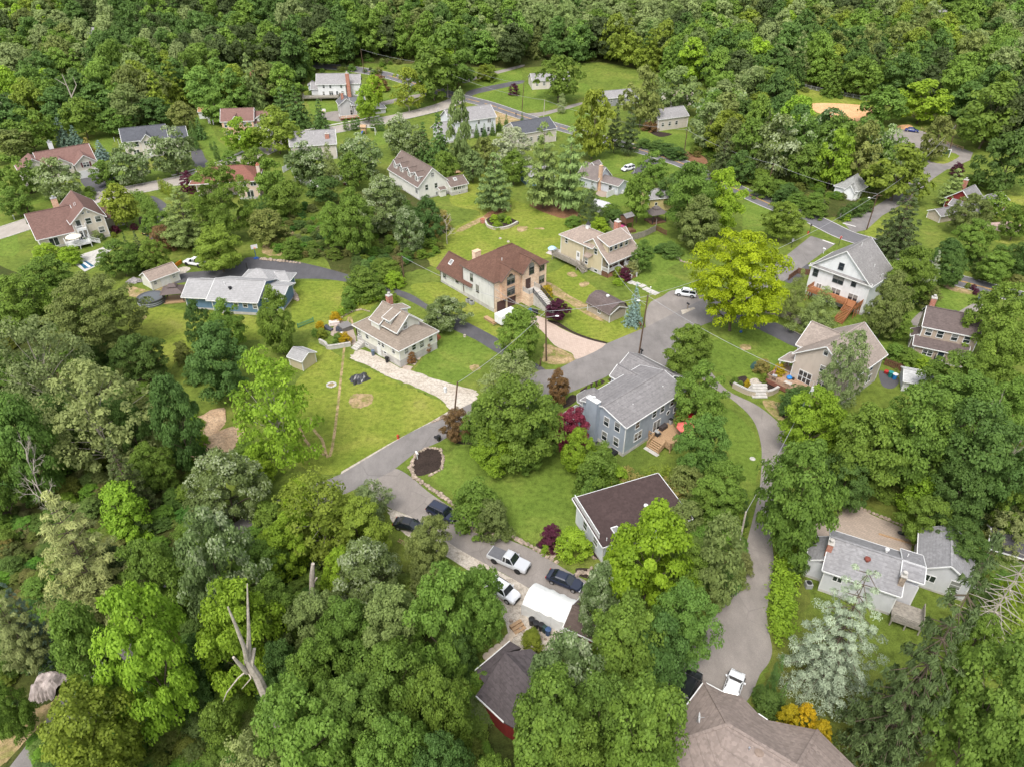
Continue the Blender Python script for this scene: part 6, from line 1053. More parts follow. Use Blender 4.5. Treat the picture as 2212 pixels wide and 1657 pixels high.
# bungalow patio, tarp, fire pit
o = prop('hot_tub', 'grey covered hot tub on the bungalow patio', 'hot tub', MB().box(-1.1, 1.1, -1.1, 1.1, 0, .85), plain('tub_grey', (.14, .13, .12, 1)), g('e', 425, 580)+Vector((0,0,.02)), R(40)); q = MB().box(-1.15, 1.15, -1.15, 1.15, .85, .97).obj('cover', plain('tub_cover', (.17, .16, .155, 1)), o); bevel(q, .04)
mb = MB(); mb.box(-1.0, 1.0, -.6, .6, .1, .7); o = prop('covered_table', 'pinkish white covered table beside the yellow shrub', 'table', MB().prism([(-1.1, -.7), (1.1, -.7), (1.1, .7), (-1.1, .7)], 0, .1), plain('cream_cover', (.6, .52, .48, 1)), g('e', 280, 520)+Vector((0,0,.05)), R(20)); mb.obj('cover', plain('cream_cover', (0,0,0,1)), o)
for i, (x, y, l_) in enumerate(((205,590,'covered dark chair stack on the patio edge'),(355,605,'reclined dark lounger beside the hot tub'))):
    mb = MB(); mb.extr([(-.8, -.4, .0), (.9, -.4, .0), (.9, -.4, .35), (.1, -.4, .4), (-.7, -.4, .9)], (0, .8, 0)); prop('lounge_chair', l_, 'chair', mb, plain('dark_cover', (.06, .065, .08, 1)), g('e', x, y)+Vector((0,0,.03)), R(-30+i*20))
mb = MB(); mb.lathe([(.1, 0), (.08, .5), (.5, .52), (.5, .56)], 16); prop('round_table', 'small round white table on the bungalow patio', 'table', mb, M['white'], g('e', 378, 665)+Vector((0,0,.02)))
mb = MB(); rr2 = random.Random(3); n = 7
for i in range(n+1):
    for j in range(n+1): u, v = i/n, j/n; e = min(u, 1-u, v, 1-v)*2; mb.v.append(((u-.5)*3.4*(1+.12*rr2.uniform(-1, 1)), (v-.5)*2.4*(1+.12*rr2.uniform(-1, 1)), .02+min(1, e*2.2)*(.75+.3*math.sin(i*1.3+j)+.15*rr2.random())))
for i in range(n):
    for j in range(n): mb.f.append((i*(n+1)+j, (i+1)*(n+1)+j, (i+1)*(n+1)+j+1, i*(n+1)+j+1)); mb.mi.append(0)
prop('tarp_pile', 'woodpile under a crumpled black tarp on the bright lawn', 'tarp', mb, plain('black_tarp', (.035, .035, .04, 1), .35, .5), g('e', 610, 1230), R(35))
def ring(k, x, y, R_, r0, n, label, name, cat, mat):
    p = g(k, x, y); mb = MB()
    for i in range(n): mb.stone((R_*math.cos(6.283*i/n), R_*math.sin(6.283*i/n), .06), r0, i)
    o = prop(name, label, cat, mb, mat, p); a = MB(); a.lathe([(R_*.8, .02), (R_*.7, .05)], 14); a.obj('ashes', M['soil'], o)
ring('e', 240, 1305, .75, .22, 14, 'round pale stone fire pit on the bright lawn', 'fire_pit', 'fire pit', M['concrete'])
def heap(k, x, y, sx, sy, h, label, name, mat, cat, rz=0, seed=1, sharp=.8, n=14):
    rg = random.Random(seed); mb = MB(); ph = [rg.uniform(0, 6.28) for _ in range(4)]
    for i in range(n+1):
        for j in range(n+1):
            u, v = i/n*2-1, j/n*2-1; d = math.sqrt(u*u+v*v); a = math.atan2(v, u); ed = 1+.18*math.sin(2*a+ph[0])+.12*math.sin(3*a+ph[1]); z = max(0, 1-(d/ed)**1.6)**sharp; mb.v.append((u*sx*.5, v*sy*.5, h*z*(1+.25*math.sin(u*5+ph[2])*math.cos(v*4+ph[3]))+rg.uniform(0, .06)*h-(.1 if z == 0 else 0)))
    for i in range(n):
        for j in range(n): mb.f.append((i*(n+1)+j, (i+1)*(n+1)+j, (i+1)*(n+1)+j+1, i*(n+1)+j+1)); mb.mi.append(0)
    return prop(name, label, cat, mb, mat, g(k, x, y), rz, False)
heap('4', 1340, 1085, 6, 8, .9, 'brownish heap of wood chips behind the lighter one', 'wood_chip_heap', M['chips'], 'wood chips', R(20), 1); heap('4', 1390, 1225, 10, 6.0, 1.1, 'long pale heap of fresh wood chips', 'wood_chip_heap', M['chips'], 'wood chips', R(38), 2)
heap('7', 330, 1145, 4.2, 3.0, 2.0, 'big grey boulder beside the road at the left', 'boulder', M['boulder'], 'boulder', R(60), 5, .5); heap('7', 235, 1140, 1.3, 1.0, .6, 'small pale boulder touching the big one', 'boulder', M['boulder'], 'boulder', 0, 6, .5)
heap('3', 2070, 1475, 11, 6, 1.3, 'pinkish brown tarp-covered mound on the red cottage lawn', 'tarp_mound', plain('pinkish_tarp', (.36, .26, .23, 1), .6, var=.3, sc=.8), 'tarp', R(-10), 8, .7)
heap('4', 1075, 1480, 3, 2, .6, 'brown pile of rotten logs at the wood edge', 'log_pile', M['bark'], 'logs', 0, 9); heap('4', 870, 170, 3.5, 2.2, 1.0, 'heap of junk and scrap beside the garden shed', 'junk_heap', plain('mixed_scrap', (.22, .2, .2, 1), var=.6, sc=3), 'junk', R(30), 12)
# round pool and gazebo
p = g('4', 985, 300); mb = MB(); mb.lathe([(2.75, 0), (2.75, 1.25)], 28, sy=1.0); o = prop('round_pool', 'round above-ground pool under a dark sagging cover', 'pool', mb, plain('pool_wall', (.10, .11, .12, 1)), p); c_ = MB(); c_.lathe([(2.85, 1.2), (2.85, 1.32), (2.3, 1.24), (1.2, 1.05), (.1, 1.1)], 28); c_.obj('pool_cover', plain('pool_cover', (.06, .06, .066, 1), .4, .4), o, False)
t = MB(); 
for z in (.35, .75): t.lathe([(2.78, z), (2.78, z+.07)], 28)
t.obj('pool_band', plain('band_grey', (.45, .46, .48, 1)), o)
def gazebo(p, rz, label, W=4.2, D=3.4, h=2.3, c=None, fl=None):
    r = empty('gazebo', p, rz, label, 'gazebo'); c = c or plain('gazebo_roof', (.10, .075, .07, 1)); f = MB(); f.box(-W/2, W/2, -D/2, D/2, 0, .25); f.obj('floor', fl or M['wood'], r)
    for x in (-W/2+.15, W/2-.15):
        for y in (-D/2+.15, D/2-.15): MB().box(x-.07, x+.07, y-.07, y+.07, .2, h).obj('post', M['dark'], r)
    m = MB(); e = .35; b = [(-W/2-e, -D/2-e, h), (W/2+e, -D/2-e, h), (W/2+e, D/2+e, h), (-W/2-e, D/2+e, h)]; tq = [(-W/6, -D/6, h+1.0), (W/6, -D/6, h+1.0), (W/6, D/6, h+1.0), (-W/6, D/6, h+1.0)]
    m.add(b+tq, [(0,1,5,4),(1,2,6,5),(2,3,7,6),(3,0,4,7),(4,5,6,7),(3,2,1,0)]); m.obj('roof', c, r); m = MB(); q = .3; b = [(-W/6-q, -D/6-q, h+1.08), (W/6+q, -D/6-q, h+1.08), (W/6+q, D/6+q, h+1.08), (-W/6-q, D/6+q, h+1.08)]; tq = [(-.5, -.12, h+1.55), (.5, -.12, h+1.55), (.5, .12, h+1.55), (-.5, .12, h+1.55)]
    m.add(b+tq, [(0,1,5,4),(1,2,6,5),(2,3,7,6),(3,0,4,7),(4,5,6,7),(3,2,1,0)]); m.obj('roof_lantern', c, r)
    cu = plain('dark_mesh_curtain', (.07, .055, .05, 1))
    for x in (-W/2+.2, W/2-.2):
        for y in (-D/2+.2, D/2-.2): MB().lathe([(.14, .3), (.07, 1.2), (.16, h)], 8, (x, y, 0)).obj('curtain', cu, r)
gazebo(g('4', 1140, 285), R(12), 'brown two-tier gazebo between the covered pool and the ranch house'); gazebo(g('n', 640, 590), R(25), 'dark two-tier gazebo in the fenced yard', 4.4, 3.8, 2.6, plain('dark_gazebo_roof', (.12, .10, .095, 1)), M['brownwood'])
# tree house set
r = frame_at('n', 425, 640, 35, 'dark brown raised playhouse on stilts in the fenced yard', 'playhouse', 'playhouse'); MB().box(-1.3, 1.3, -1.1, 1.1, 1.7, 3.4).obj('cabin', M['brownwood'], r)
for x in (-1.2, 1.2):
    for y in (-1.0, 1.0): MB().box(x-.07, x+.07, y-.07, y+.07, 0, 1.7).obj('post', M['brownwood'], r)
m = MB(); m.slab([(-1.5, -1.3, 3.35), (1.5, -1.3, 3.35), (1.5, 0, 4.1), (-1.5, 0, 4.1)], .08); m.slab([(-1.5, 1.3, 3.35), (1.5, 1.3, 3.35), (1.5, 0, 4.1), (-1.5, 0, 4.1)], .08); m.obj('roof', sh_bg, r)
mb = MB(); mb.lathe([(1.2, .7), (1.2, .8), (.2, .85)], 20)
for i in range(4): a = i*1.57; mb.tube((1.1*math.cos(a), 1.1*math.sin(a), 0), (1.1*math.cos(a), 1.1*math.sin(a), .75), .04)
prop('trampoline', 'small pink round trampoline under the playhouse', 'trampoline', mb, plain('pink_mat', (.42, .06, .18, 1)), g('n', 395, 640))
mb = MB(); mb.extr([(-1.4, -.9, 0), (1.4, -.9, 0), (1.4, -.9, .5), (0, -.9, .8), (-1.4, -.9, .5)], (0, 1.8, 0)); prop('sandbox', 'covered wooden sandbox along the inside of the fence', 'sandbox', mb, M['brownwood'], g('n', 450, 668), R(25))
r = frame_at('k', 530, 575, -10, 'wooden play set with swing beam and blue slide', 'play set', 'play_set'); MB().box(-.9, .9, -.8, .8, 1.2, 1.9).obj('tower', M['wood'], r)
for x in (-.8, .8):
    for y in (-.7, .7): MB().box(x-.06, x+.06, y-.06, y+.06, 0, 2.6).obj('post', M['wood'], r)
m = MB(); m.slab([(-1.1, -1.0, 2.5), (1.1, -1.0, 2.5), (1.1, 0, 3.2), (-1.1, 0, 3.2)], .06); m.slab([(-1.1, 1.0, 2.5), (1.1, 1.0, 2.5), (1.1, 0, 3.2), (-1.1, 0, 3.2)], .06); m.obj('roof', M['wood'], r)
m = MB(); m.bar((.9, 0, 2.3), (4.2, 0, 2.3), .12, .14); m.bar((4.2, 0, 2.3), (4.5, -1, 0), .1, .1); m.bar((4.2, 0, 2.3), (4.5, 1, 0), .1, .1); m.obj('swing_beam', M['white'], r); MB().bar((-.2, -.8, 1.2), (-.4, -2.6, .2), .5, .06).obj('slide', bb, r)
# basketball hoops, mailboxes, signs, hydrants
def hoop(k, x, y, rot, label, c=None):
    r = frame_at(k, x, y, rot, label, 'basketball hoop', 'basketball_hoop'); MB().tube((0, 0, 0), (0, 0, 3.2), .06).obj('hoop_post', c or M['dark'], r); MB().box(-.75, .75, -.55, -.5, 2.8, 3.8).obj('backboard', M['white'], r); MB().bar((0, 0, 3.2), (0, -.5, 3.2), .08, .08).obj('hoop_arm', M['dark'], r); q = MB(); q.lathe([(.23, 0), (.25, .02), (.23, .03)], 14, (0, -.8, 3.05)); q.obj('rim', plain('orange_rim', (.6, .15, .03, 1)), r); MB().box(-.5, .5, -.1, .7, 0, .15).obj('hoop_base', c or M['dark'], r)
hoop('g', 955, 172, 30, 'blue-based basketball hoop at the top of the dark driveway', bb); hoop('i', 970+240, 610-50, -20, 'dark basketball hoop on the drive of the brick house'); hoop('k', 240, 465, 0, 'tall basketball hoop beside the grey driveway of the small house')
def mailbox(k, x, y, c, label, pc=None):
    r = frame_at(k, x, y, 30, label, 'mailbox', 'mailbox'); MB().box(-.06, .06, -.06, .06, 0, 1.1).obj('mailbox_post', pc or c, r); m = MB(); m.extr([(-.15, -.35, 1.1), (.15, -.35, 1.1), (.15, -.35, 1.28), (.08, -.35, 1.38), (-.08, -.35, 1.38), (-.15, -.35, 1.28)], (0, .7, 0)); m.obj('letter_box', c, r); MB().bar((0, 0, .7), (0, -.3, 1.08), .07, .07).obj('brace', pc or c, r)
mailbox('5', 492, 1312, M['white'], 'white mailbox on a white post beside the mulch bed'); mailbox('b', 1975, 1350, M['black'], 'black mailbox in the middle of the driveway island', M['stone']); mailbox('f', 715, 340, M['white'], 'white mailbox on the verge by the tall white house'); mailbox('c', 1118, 185, M['black'], 'black mailbox beside the tall dark pole'); mailbox('b', 1360, 1610, M['brownwood'], 'small brown mailbox below the blue spruce'); mailbox('2', 1130, 760, M['dark'], 'dark mailbox on the county road verge'); mailbox('1', 95, 1425, M['white'], 'white mailbox by the pale street at the left'); mailbox('2', 2085, 1060, M['brownwood'], 'brown mailbox at the driveway mouth on the county road')
sheet('mailbox_island', [('b',1890,1370),('b',2060,1330),('b',2080,1350),('b',1910,1425)], .024, M['gravel'])
def sign(k, x, y, label, kind, txt=None, rot=0, h=2.1):
    r = frame_at(k, x, y, rot, label, 'sign', 'road_sign'); MB().box(-.04, .04, -.03, .03, 0, h+.3).obj('sign_post', M['dark'], r)
    if kind == 'stop':
        q = MB(); q.extr([(.4*math.cos(6.283*i/8+.39), -.07, h+.4*math.sin(6.283*i/8+.39)) for i in range(8)], (0, .03, 0)); o = q.obj('sign_plate', plain('stop_red', (.42, .02, .025, 1), .4), r); b = MB(); b.extr([(.43*math.cos(6.283*i/8+.39), -.045, h+.43*math.sin(6.283*i/8+.39)) for i in range(8)], (0, .02, 0)); b.obj('sign_border', M['white'], r)
        cu = bpy.data.curves.new('sign_letters', 'FONT'); cu.body = txt; cu.size = .34; cu.align_x = 'CENTER'; cu.align_y = 'CENTER'; cu.extrude = .004; cu.materials.append(M['white']); co_ = link(bpy.data.objects.new('tmp', cu)); t = link(bpy.data.objects.new('sign_letters', bpy.data.meshes.new_from_object(co_)), r); bpy.data.objects.remove(co_); t.location = (0, -.078, h); t.rotation_euler = (R(90), 0, 0)
    elif kind == 'back': MB().box(-.25, .25, -.07, -.04, h-.35, h+.35).obj('sign_plate', M['grey'], r)
    elif kind == 'oct': q = MB(); q.extr([(.4*math.cos(6.283*i/8+.39), -.07, h+.4*math.sin(6.283*i/8+.39)) for i in range(8)], (0, .03, 0)); q.obj('sign_plate', plain('sign_back', (.13, .12, .11, 1)), r)
sign('f', 915, 235, 'red stop sign at the junction near the white house', 'stop', 'STOP', 20); sign('f', 298, 270, 'grey rectangular sign on the grass verge', 'back', rot=10); sign('3', 820, 1510, 'back of a stop sign on the kerbed corner', 'oct', rot=200); sign('3', 1008, 1440, 'grey octagonal sign back at the side street mouth', 'oct', rot=40)
r = frame_at('3', 1697, 1020, -20, 'white-framed dark green park sign on the car park island', 'sign', 'park_sign'); MB().box(-1.0, 1.0, -.05, .05, 1.0, 2.4).obj('sign_panel', plain('dark_green_panel', (.015, .06, .05, 1)), r)
for x in (-1.1, 1.1): MB().box(x-.1, x+.1, -.1, .1, 0, 2.7).obj('post', M['white'], r)
MB().box(-1.2, 1.2, -.08, .08, 2.45, 2.6).obj('sign_cap', M['white'], r)
def hydrant(k, x, y, label):
    r = frame_at(k, x, y, 0, label, 'hydrant', 'fire_hydrant'); m = MB(); m.lathe([(.2, 0), (.2, .08), (.14, .1), (.14, .6), (.19, .62), (.19, .68), (.13, .8), (.04, .88)], 12); m.obj('hydrant_body', plain('hydrant_red', (.42, .06, .03, 1)), r, True); m = MB(); m.tube((-.24, 0, .5), (.24, 0, .5), .07); m.obj('hydrant_nozzle', plain('hydrant_red', (0,0,0,1)), r)
hydrant('5', 367, 1180, 'red hydrant at the edge of the bright lawn'); hydrant('f', 515, 92, 'red hydrant on the kerb corner at the junction')
# stepping stones, timber steps, ladder, cellar, swing, boat cover, hammock, flag
for i, (x, y) in enumerate(((437,582),(400,617),(364,648),(320,690),(280,720),(238,755))):
    m = MB(); m.lathe([(.52, 0), (.52, .08), (.48, .1)], 20); prop('stepping_stone', ['round stepping stone nearest the timber steps','second round stepping stone from the timber steps','third round stepping stone from the timber steps','fourth round stepping stone, beside the cabin porch','fifth round stepping stone, below the porch roof corner','round stepping stone farthest down towards the trees'][i], 'stepping stone', m, plain('pale_stone', (.46, .38, .30, 1), .9), g('t', x, y)+Vector((0,0,.01))).update_tag()
r = frame_at('t', 468, 545, 35, 'short timber steps between the stepping stones and gravel', 'steps', 'timber_steps')
for i in range(3): MB().box(-.8, .8, -.6+i*.45, -.2+i*.45, 0, .15+i*.14).obj('tread', M['wood'], r)
a = g('u', 160, 400); b = g('u', 240, 445); m = MB(); d = (b-a); L = d.length
for y in (-.2, .2): m.box(0, L, y-.03, y+.03, .25, .33)
for i in range(int(L/.3)): m.box(.15+i*.3-.02, .15+i*.3+.02, -.2, .2, .27, .31)
prop('ladder', 'long ladder lying beside the drive under the shrub tree', 'ladder', m, plain('orange_wood', (.4, .25, .15, 1)), a, math.atan2(d.y, d.x))
for i in range(9):
    t = i/8; p = g('e', 1225+(1620-1225)*t+90*t*(1-t), 1080-(1080-560)*t**1.0 if False else 1080-520*t); d = g('e', 1620, 560)-g('e', 1225, 1080); prop('stepping_slab', ('slab %s of the paved walk beside the bungalow' % ['nearest the gravel drive','second from the gravel drive','third from the gravel drive','fourth from the gravel drive','in the middle','fourth from the upper lawn','third from the upper lawn','second from the upper lawn','nearest the upper lawn'][i]), 'paving slab', MB().box(-.85, .85, -.62, .62, -.1, .07+.001*i), plain('walk_paver', (.36, .29, .24, 1), .9, var=.2), p, math.atan2(d.y, d.x)-R(90), False)
for i, (x, y) in enumerate(((1230,1010),(1300,1030),(1370,1055),(1425,1095),(1480,1125),(1540,1150))): q = ('nearest the porch stairs','second from the porch stairs','third from the porch stairs','third from the driveway','second from the driveway','nearest the driveway')[i]; prop('walk_slab', 'concrete walk slab '+q, 'paving slab', MB().box(-.8, .8, -.6, .6, -.1, .08+.001*i), M['concrete'], g('b', x+20, y), R(41))
r = frame_at('6', 373, 510, 30, 'blue bucket swing hanging from the golden tree', 'swing', 'tree_swing'); m = MB(); m.lathe([(.15, .5), (.25, .55), (.28, .8), (.2, .82)], 10); m.obj('seat', bb, r); m = MB(); m.tube((-.2, 0, .8), (-.1, .3, 6), .02); m.tube((.2, 0, .8), (.1, .3, 6), .02); m.obj('rope', M['grey'], r)
heap('d', 225, 890, 2.6, 2.4, .7, 'dark green covered trampoline frame on the lawn', 'covered_trampoline', plain('dark_green_cover', (.035, .075, .065, 1), .5), 'trampoline', R(30), 15, .2)
r = frame_at('d', 450, 1050, 35, 'striped flag on a leaning pole at the tan house deck', 'flag', 'flag'); m = MB(); m.tube((0, 0, 1.2), (-.9, -.2, 3.4), .025); m.obj('flag_pole', M['white'], r); A_ = Vector((-.45, -.1, 2.3)); D_ = Vector((-.45, -.1, 1.1)); 
for i in range(7):
    q = MB(); t0, t1 = i/7, (i+1)/7; a = A_+Vector((-.75*t0, 0, -.0)); b = A_+Vector((-.75*t1, 0, 0)); q.extr([a+D_*.0+Vector((0, 0, .6-.1*i)), b+Vector((0, 0, .6-.1*i-.1)), b+Vector((.15, .1, -1.0)), a+Vector((.15, .1, -1.0))], (0, .01, 0)); q.obj('flag_stripe', red if i % 2 == 0 else M['white'], r)
q = MB(); q.box(-.75, -.42, -.13, -.12, 2.4, 2.9); q.obj('flag_canton', plain('flag_blue', (.02, .03, .12, 1)), r)
o = prop('hammock_table', 'brown low picnic platform on the back lawn of the dormer house', 'platform', MB().box(-1.4, 1.4, -.9, .9, .35, .5), M['wood'], g('2', 740, 1125), R(20))
for x in (-1.2, 1.2): MB().box(x-.08, x+.08, -.7, .7, 0, .35).obj('leg', M['wood'], o)
# deck things
m = MB(); m.lathe([(.1, 0), (.45, .1), (.5, .4), (.3, .6)], 12); prop('covered_toy', 'bright blue covered toy on the tan house deck', 'toy', m, plain('sky_blue', (.03, .2, .55, 1)), loc(H5, -1.0, 9.6, .95), 0, True)
table(loc(H5, -3.2, 8.6, .95), 'pale table along the railing of the tan house deck', R(130), M['concrete']); chair(loc(H5, -1.8, 4.4, .95), 'dark chair on the tan house deck nearest the pale pole', R(100)); chair(loc(H5, -2.2, 3.2, .95), 'dark chair at the far end of the tan house deck', R(60)); m = MB(); m.lathe([(.2, 0), (.26, .35), (.2, .4)], 12); prop('planter_pot', 'dark pot beside the sliding door of the tan house', 'pot', m, M['black'], loc(H5, -.7, 9.0, .95))
parasol('', loc(H8, 7.0, -3.4, 1.2), 'cream square parasol over the white railed pool deck', plain('cream_canvas', (.68, .63, .53, 1)), 1.8)
# pools
sheet('swimming_pool', [('h',585,690),('h',640,672),('h',700,712),('h',630,735)], .03, plain('dark_blue_water', (.02, .09, .17, 1), .08, .7), kind='structure'); bp = MB(); a = g('h', 612, 682); b = g('h', 668, 722); 
tag(MB().bar(a+Vector((0,0,.1)), b+Vector((0,0,.1)), .5, .12).obj('pool_cover_roll', M['white']), 'white rolled cover across the dark blue swimming pool', 'pool cover')
r = frame_at('b', 225, 625, 20, 'pale blue roofed plastic playhouse on the porch house patio', 'playhouse', 'toy_playhouse'); m = MB(); m.lathe([(.95, 0), (.95, 1.1)], 8); m.obj('playhouse_wall', plain('pale_pink_plastic', (.66, .56, .58, 1)), r); m = MB(); m.lathe([(1.15, 1.1), (.7, 1.5), (.1, 1.75)], 8); m.obj('playhouse_roof', plain('pale_blue_plastic', (.35, .52, .66, 1)), r)
for i in range(3): a = -1.9+i*.78; MB().box(.93*math.cos(a)-.12, .93*math.cos(a)+.12, .93*math.sin(a)-.06, .93*math.sin(a)+.06, .5, .85).obj('window', M['dark'], r)
sheet('patio', [('b',140,630),('b',240,560),('b',370,600),('b',350,680),('b',260,670)], .017, M['concrete'])
for i, (x, y) in enumerate(((745,1010),(935,1025))): pass
prop('tree_stump', 'cut tree stump on the grass beside the dark driveway', 'stump', MB().lathe([(.3, 0), (.24, .45)], 10), M['palebark'], g('e', 1965, 680)); prop('tree_stump', 'pale stump on the lawn behind the brick house', 'stump', MB().lathe([(.4, 0), (.34, .25)], 10), M['palebark'], g('a', 1130, 265)); prop('tree_stump', 'flat stump nearer the island flower bed', 'stump', MB().lathe([(.4, 0), (.34, .2)], 10), M['palebark'], g('a', 1025, 222))
m = MB(); m.lathe([(.45, 0), (.45, .06), (.1, .08)], 16); prop('manhole_cover', 'grey stone disc in the grass beside the lane', 'manhole', m, M['concrete'], g('6', 452, 1312)); m = MB(); m.lathe([(.4, 0), (.4, .9), (.5, .95)], 14); prop('brick_pillar', 'brick pillar at the end of the island flower bed', 'pillar', MB().box(-.5, .5, -.5, .5, 0, 1.1), M['chimbrick'], g('2', 915, 1445), R(20))
prop('lumber_stack', 'stack of lumber and steps beside the white trailer', 'lumber', MB().box(-1.6, 1.6, -.5, .5, 0, .4).box(-1.3, 1.5, -.3, .6, .4, .6), M['wood'], g('a', 900, 1290), R(130)); prop('lamp_post', 'slim white garden lamp post beside the walk slabs', 'lamp post', MB().tube((0,0,0), (0,0,1.6), .04).lathe([(.12, 1.6), (.15, 1.85), (.05, 1.95)], 10), M['white'], g('b', 1490, 1165)); prop('flag_post', 'short white post on the driveway edge by the cottage', 'post', MB().tube((0,0,0), (0,0,2.0), .05), M['white'], g('n', 482, 255))
heap('q', 430, 815, .7, .7, 1.1, 'grey propane cylinder below the lime tree', 'propane_cylinder', M['grey'], 'gas cylinder', 0, 3, .3)
m = MB(); m.box(-2.2, 2.2, -.12, .12, 0, .16); prop('timber_beam', 'long pale timber lying on the grey paver court', 'timber', m, M['wood'], g('r', 635, 205), R(-26)); heap('r', 672, 175, 1.6, .9, .4, 'black bag lying beside the attached garage', 'refuse_bag', M['black'], 'bag', 0, 4)
# ------------------------------------------------------------ trees
def unit(v): return v/np.maximum(np.linalg.norm(v, axis=1, keepdims=True), 1e-9)
def leaf_mesh(name, C, Nn, tone, size, asp, mat, rng):
    n = len(C); t = unit(np.cross(Nn, unit(rng.normal(size=(n, 3))))); b = np.cross(Nn, t); s = (size*rng.uniform(.65, 1.3, n))[:, None]
    V = np.empty((n, 4, 3)); V[:, 0] = C-t*s*.5; V[:, 1] = C+b*s*.5*asp; V[:, 2] = C+t*s*.5; V[:, 3] = C-b*s*.5*asp
    me = bpy.data.meshes.new(name); me.vertices.add(4*n); me.vertices.foreach_set('co', V.reshape(-1).astype(np.float32))
    me.loops.add(4*n); me.loops.foreach_set('vertex_index', np.arange(4*n, dtype=np.int32)); me.polygons.add(n); me.polygons.foreach_set('loop_start', np.arange(0, 4*n, 4, dtype=np.int32))
    a = me.attributes.new('tone', 'FLOAT', 'POINT'); a.data.foreach_set('value', np.repeat(np.clip(tone, 0, 1), 4).astype(np.float32))
    me.materials.append(mat); me.update(); me.validate(); return me
def clumps(rng, cen, rad, n, flat=.75, up=.5, spread=1.0, ctr=(0, 0, .5)):
    C = []; Nn = []; T = []
    for c, r in zip(cen, rad):
        d = unit(rng.normal(size=(n, 3))); d[:, 2] = np.where(d[:, 2] < -.35, -d[:, 2], d[:, 2])
        p = c+d*r*rng.uniform(.6, 1.06, n)[:, None]*np.array([1, 1, flat])*spread; o = unit(p-np.array(ctr))
        nn = unit(d*.55+np.array([0, 0, up])+o*.3+rng.normal(size=(n, 3))*.42); C.append(p); Nn.append(nn); T.append(np.clip(.5+rng.normal()*.085, .25, .75)+rng.normal(size=n)*.085)
    return np.concatenate(C), np.concatenate(Nn), np.concatenate(T)
def crown_points(rng, n, prof, cb, rmin=.62, rmax=.98, mind=.1, lob=.16):
    ph = rng.uniform(0, 6.28, 4); out = []; tries = 0
    while len(out) < n and tries < 20000:
        tries += 1; t = rng.uniform(0, 1); a = rng.uniform(0, 6.283); rr = prof(t)*.5*(1+lob*math.sin(2*a+ph[0])+lob*.7*math.sin(3*a+ph[1]+4*t)+lob*.6*math.sin(5*a+ph[2]))
        k = math.sqrt(rng.uniform(rmin**2, rmax**2)) if rng.uniform() < .82 else rng.uniform(.0, .6); p = np.array([rr*k*math.cos(a), rr*k*math.sin(a), cb+(1-cb)*t])
        if rng.uniform() > .25+rr*1.9: continue
        if all(np.linalg.norm(p-q) > mind for q in out): out.append(p)
    return np.array(out)
def limb_tree(name, rng, tops, r=.016, h=.78, lean=.03, mat=None, n=7, base=0.0, nl=14):
    mb = MB(); P = [Vector((0, 0, -.05))]; x = y = 0
    for i in range(1, n+1): x += rng.normal()*lean*.5; y += rng.normal()*lean*.5; P.append(Vector((x, y, h*i/n)))
    for i in range(n): mb.tube(P[i], P[i+1], r*(1.35 if i == 0 else 1)*(1-i/n*.75), r*(1-(i+1)/n*.75), 7, False)
    if len(tops):
        for t in tops[rng.permutation(len(tops))[:nl]]:
            t = Vector(t); k = min(n-1, max(1, int((t.z*.62)/h*n))); s = P[k]; m = s.lerp(t, .5)+Vector((rng.normal()*.015, rng.normal()*.015, .02)); rr = r*(1-k/n*.75)*.55
            mb.tube(s, m, rr, rr*.65, 5, False); mb.tube(m, t, rr*.65, rr*.25, 5, False)
    return mb.mesh(name, mat or M['bark'], True)
def broad(seed, ncl=95, nl=150, rc=.1, leaf=.036, cb=.16, prof=None, mat='leaf', airy=False, asp=.75, trunk=None, lob=.16, mind=.1, ex=.0):
    rng = np.random.default_rng(seed); prof = prof or (lambda t: max(.12, math.sin(math.pi*min(1, (t*.86+.14)))**.55))
    cen = crown_points(rng, ncl, prof, cb, mind=mind, lob=lob); rad = rc*rng.uniform(.7, 1.35, len(cen))
    C, Nn, T = clumps(rng, cen, rad, nl, .62); return leaf_mesh('crown', C, Nn, T, leaf, asp, M[mat], rng), limb_tree('trunk', rng, cen, mat=trunk, nl=26 if airy else 14, r=.017 if not airy else .014, h=.86 if airy else .72)
def pine(seed, layers=11, cb=.12, nl=70, leaf=.05, asp=.32, droop=.0, power=.8, mat='needle', nb=9, wid=1.0, flat=.34, rc=.085, top=.06):
    rng = np.random.default_rng(seed); cen = []; rad = []; mb = MB(); P = [Vector((0, 0, -.05)), Vector((rng.normal()*.01, rng.normal()*.01, .5)), Vector((0, 0, .97))]
    mb.tube(P[0], P[1], .016, .010, 7, False); mb.tube(P[1], P[2], .010, .002, 6, False)
    for i in range(layers):
        t = i/(layers-1); z = cb+(1-cb-.02)*t; R_ = .5*wid*max(top, (1-t)**power)*rng.uniform(.8, 1.08); k = max(3, int(nb*(1-.6*t))); a0 = rng.uniform(0, 6.28)
        for j in range(k):
            a = a0+6.283*j/k+rng.normal()*.16; L = R_*rng.uniform(.72, 1.08); dz = -droop*L+rng.normal()*.012; e = Vector((L*math.cos(a), L*math.sin(a), z+dz)); mb.tube((0, 0, z), e, .004, .0015, 4, False)
            m = max(1, int(L/.085))
            for q in range(m):
                f = (q+1)/m; f = max(f, .25); cen.append([L*f*math.cos(a)+rng.normal()*.012, L*f*math.sin(a)+rng.normal()*.012, z+dz*f*f+rng.normal()*.01]); rad.append(rc*(.55+.45*f)*rng.uniform(.75, 1.2)*(1-.45*t))
    cen.append([0, 0, .985]); rad.append(.03); C, Nn, T = clumps(rng, np.array(cen), np.array(rad), nl, flat, .65); return leaf_mesh('crown', C, Nn, T, leaf, asp, M[mat], rng), mb.mesh('trunk', M['bark'], True)
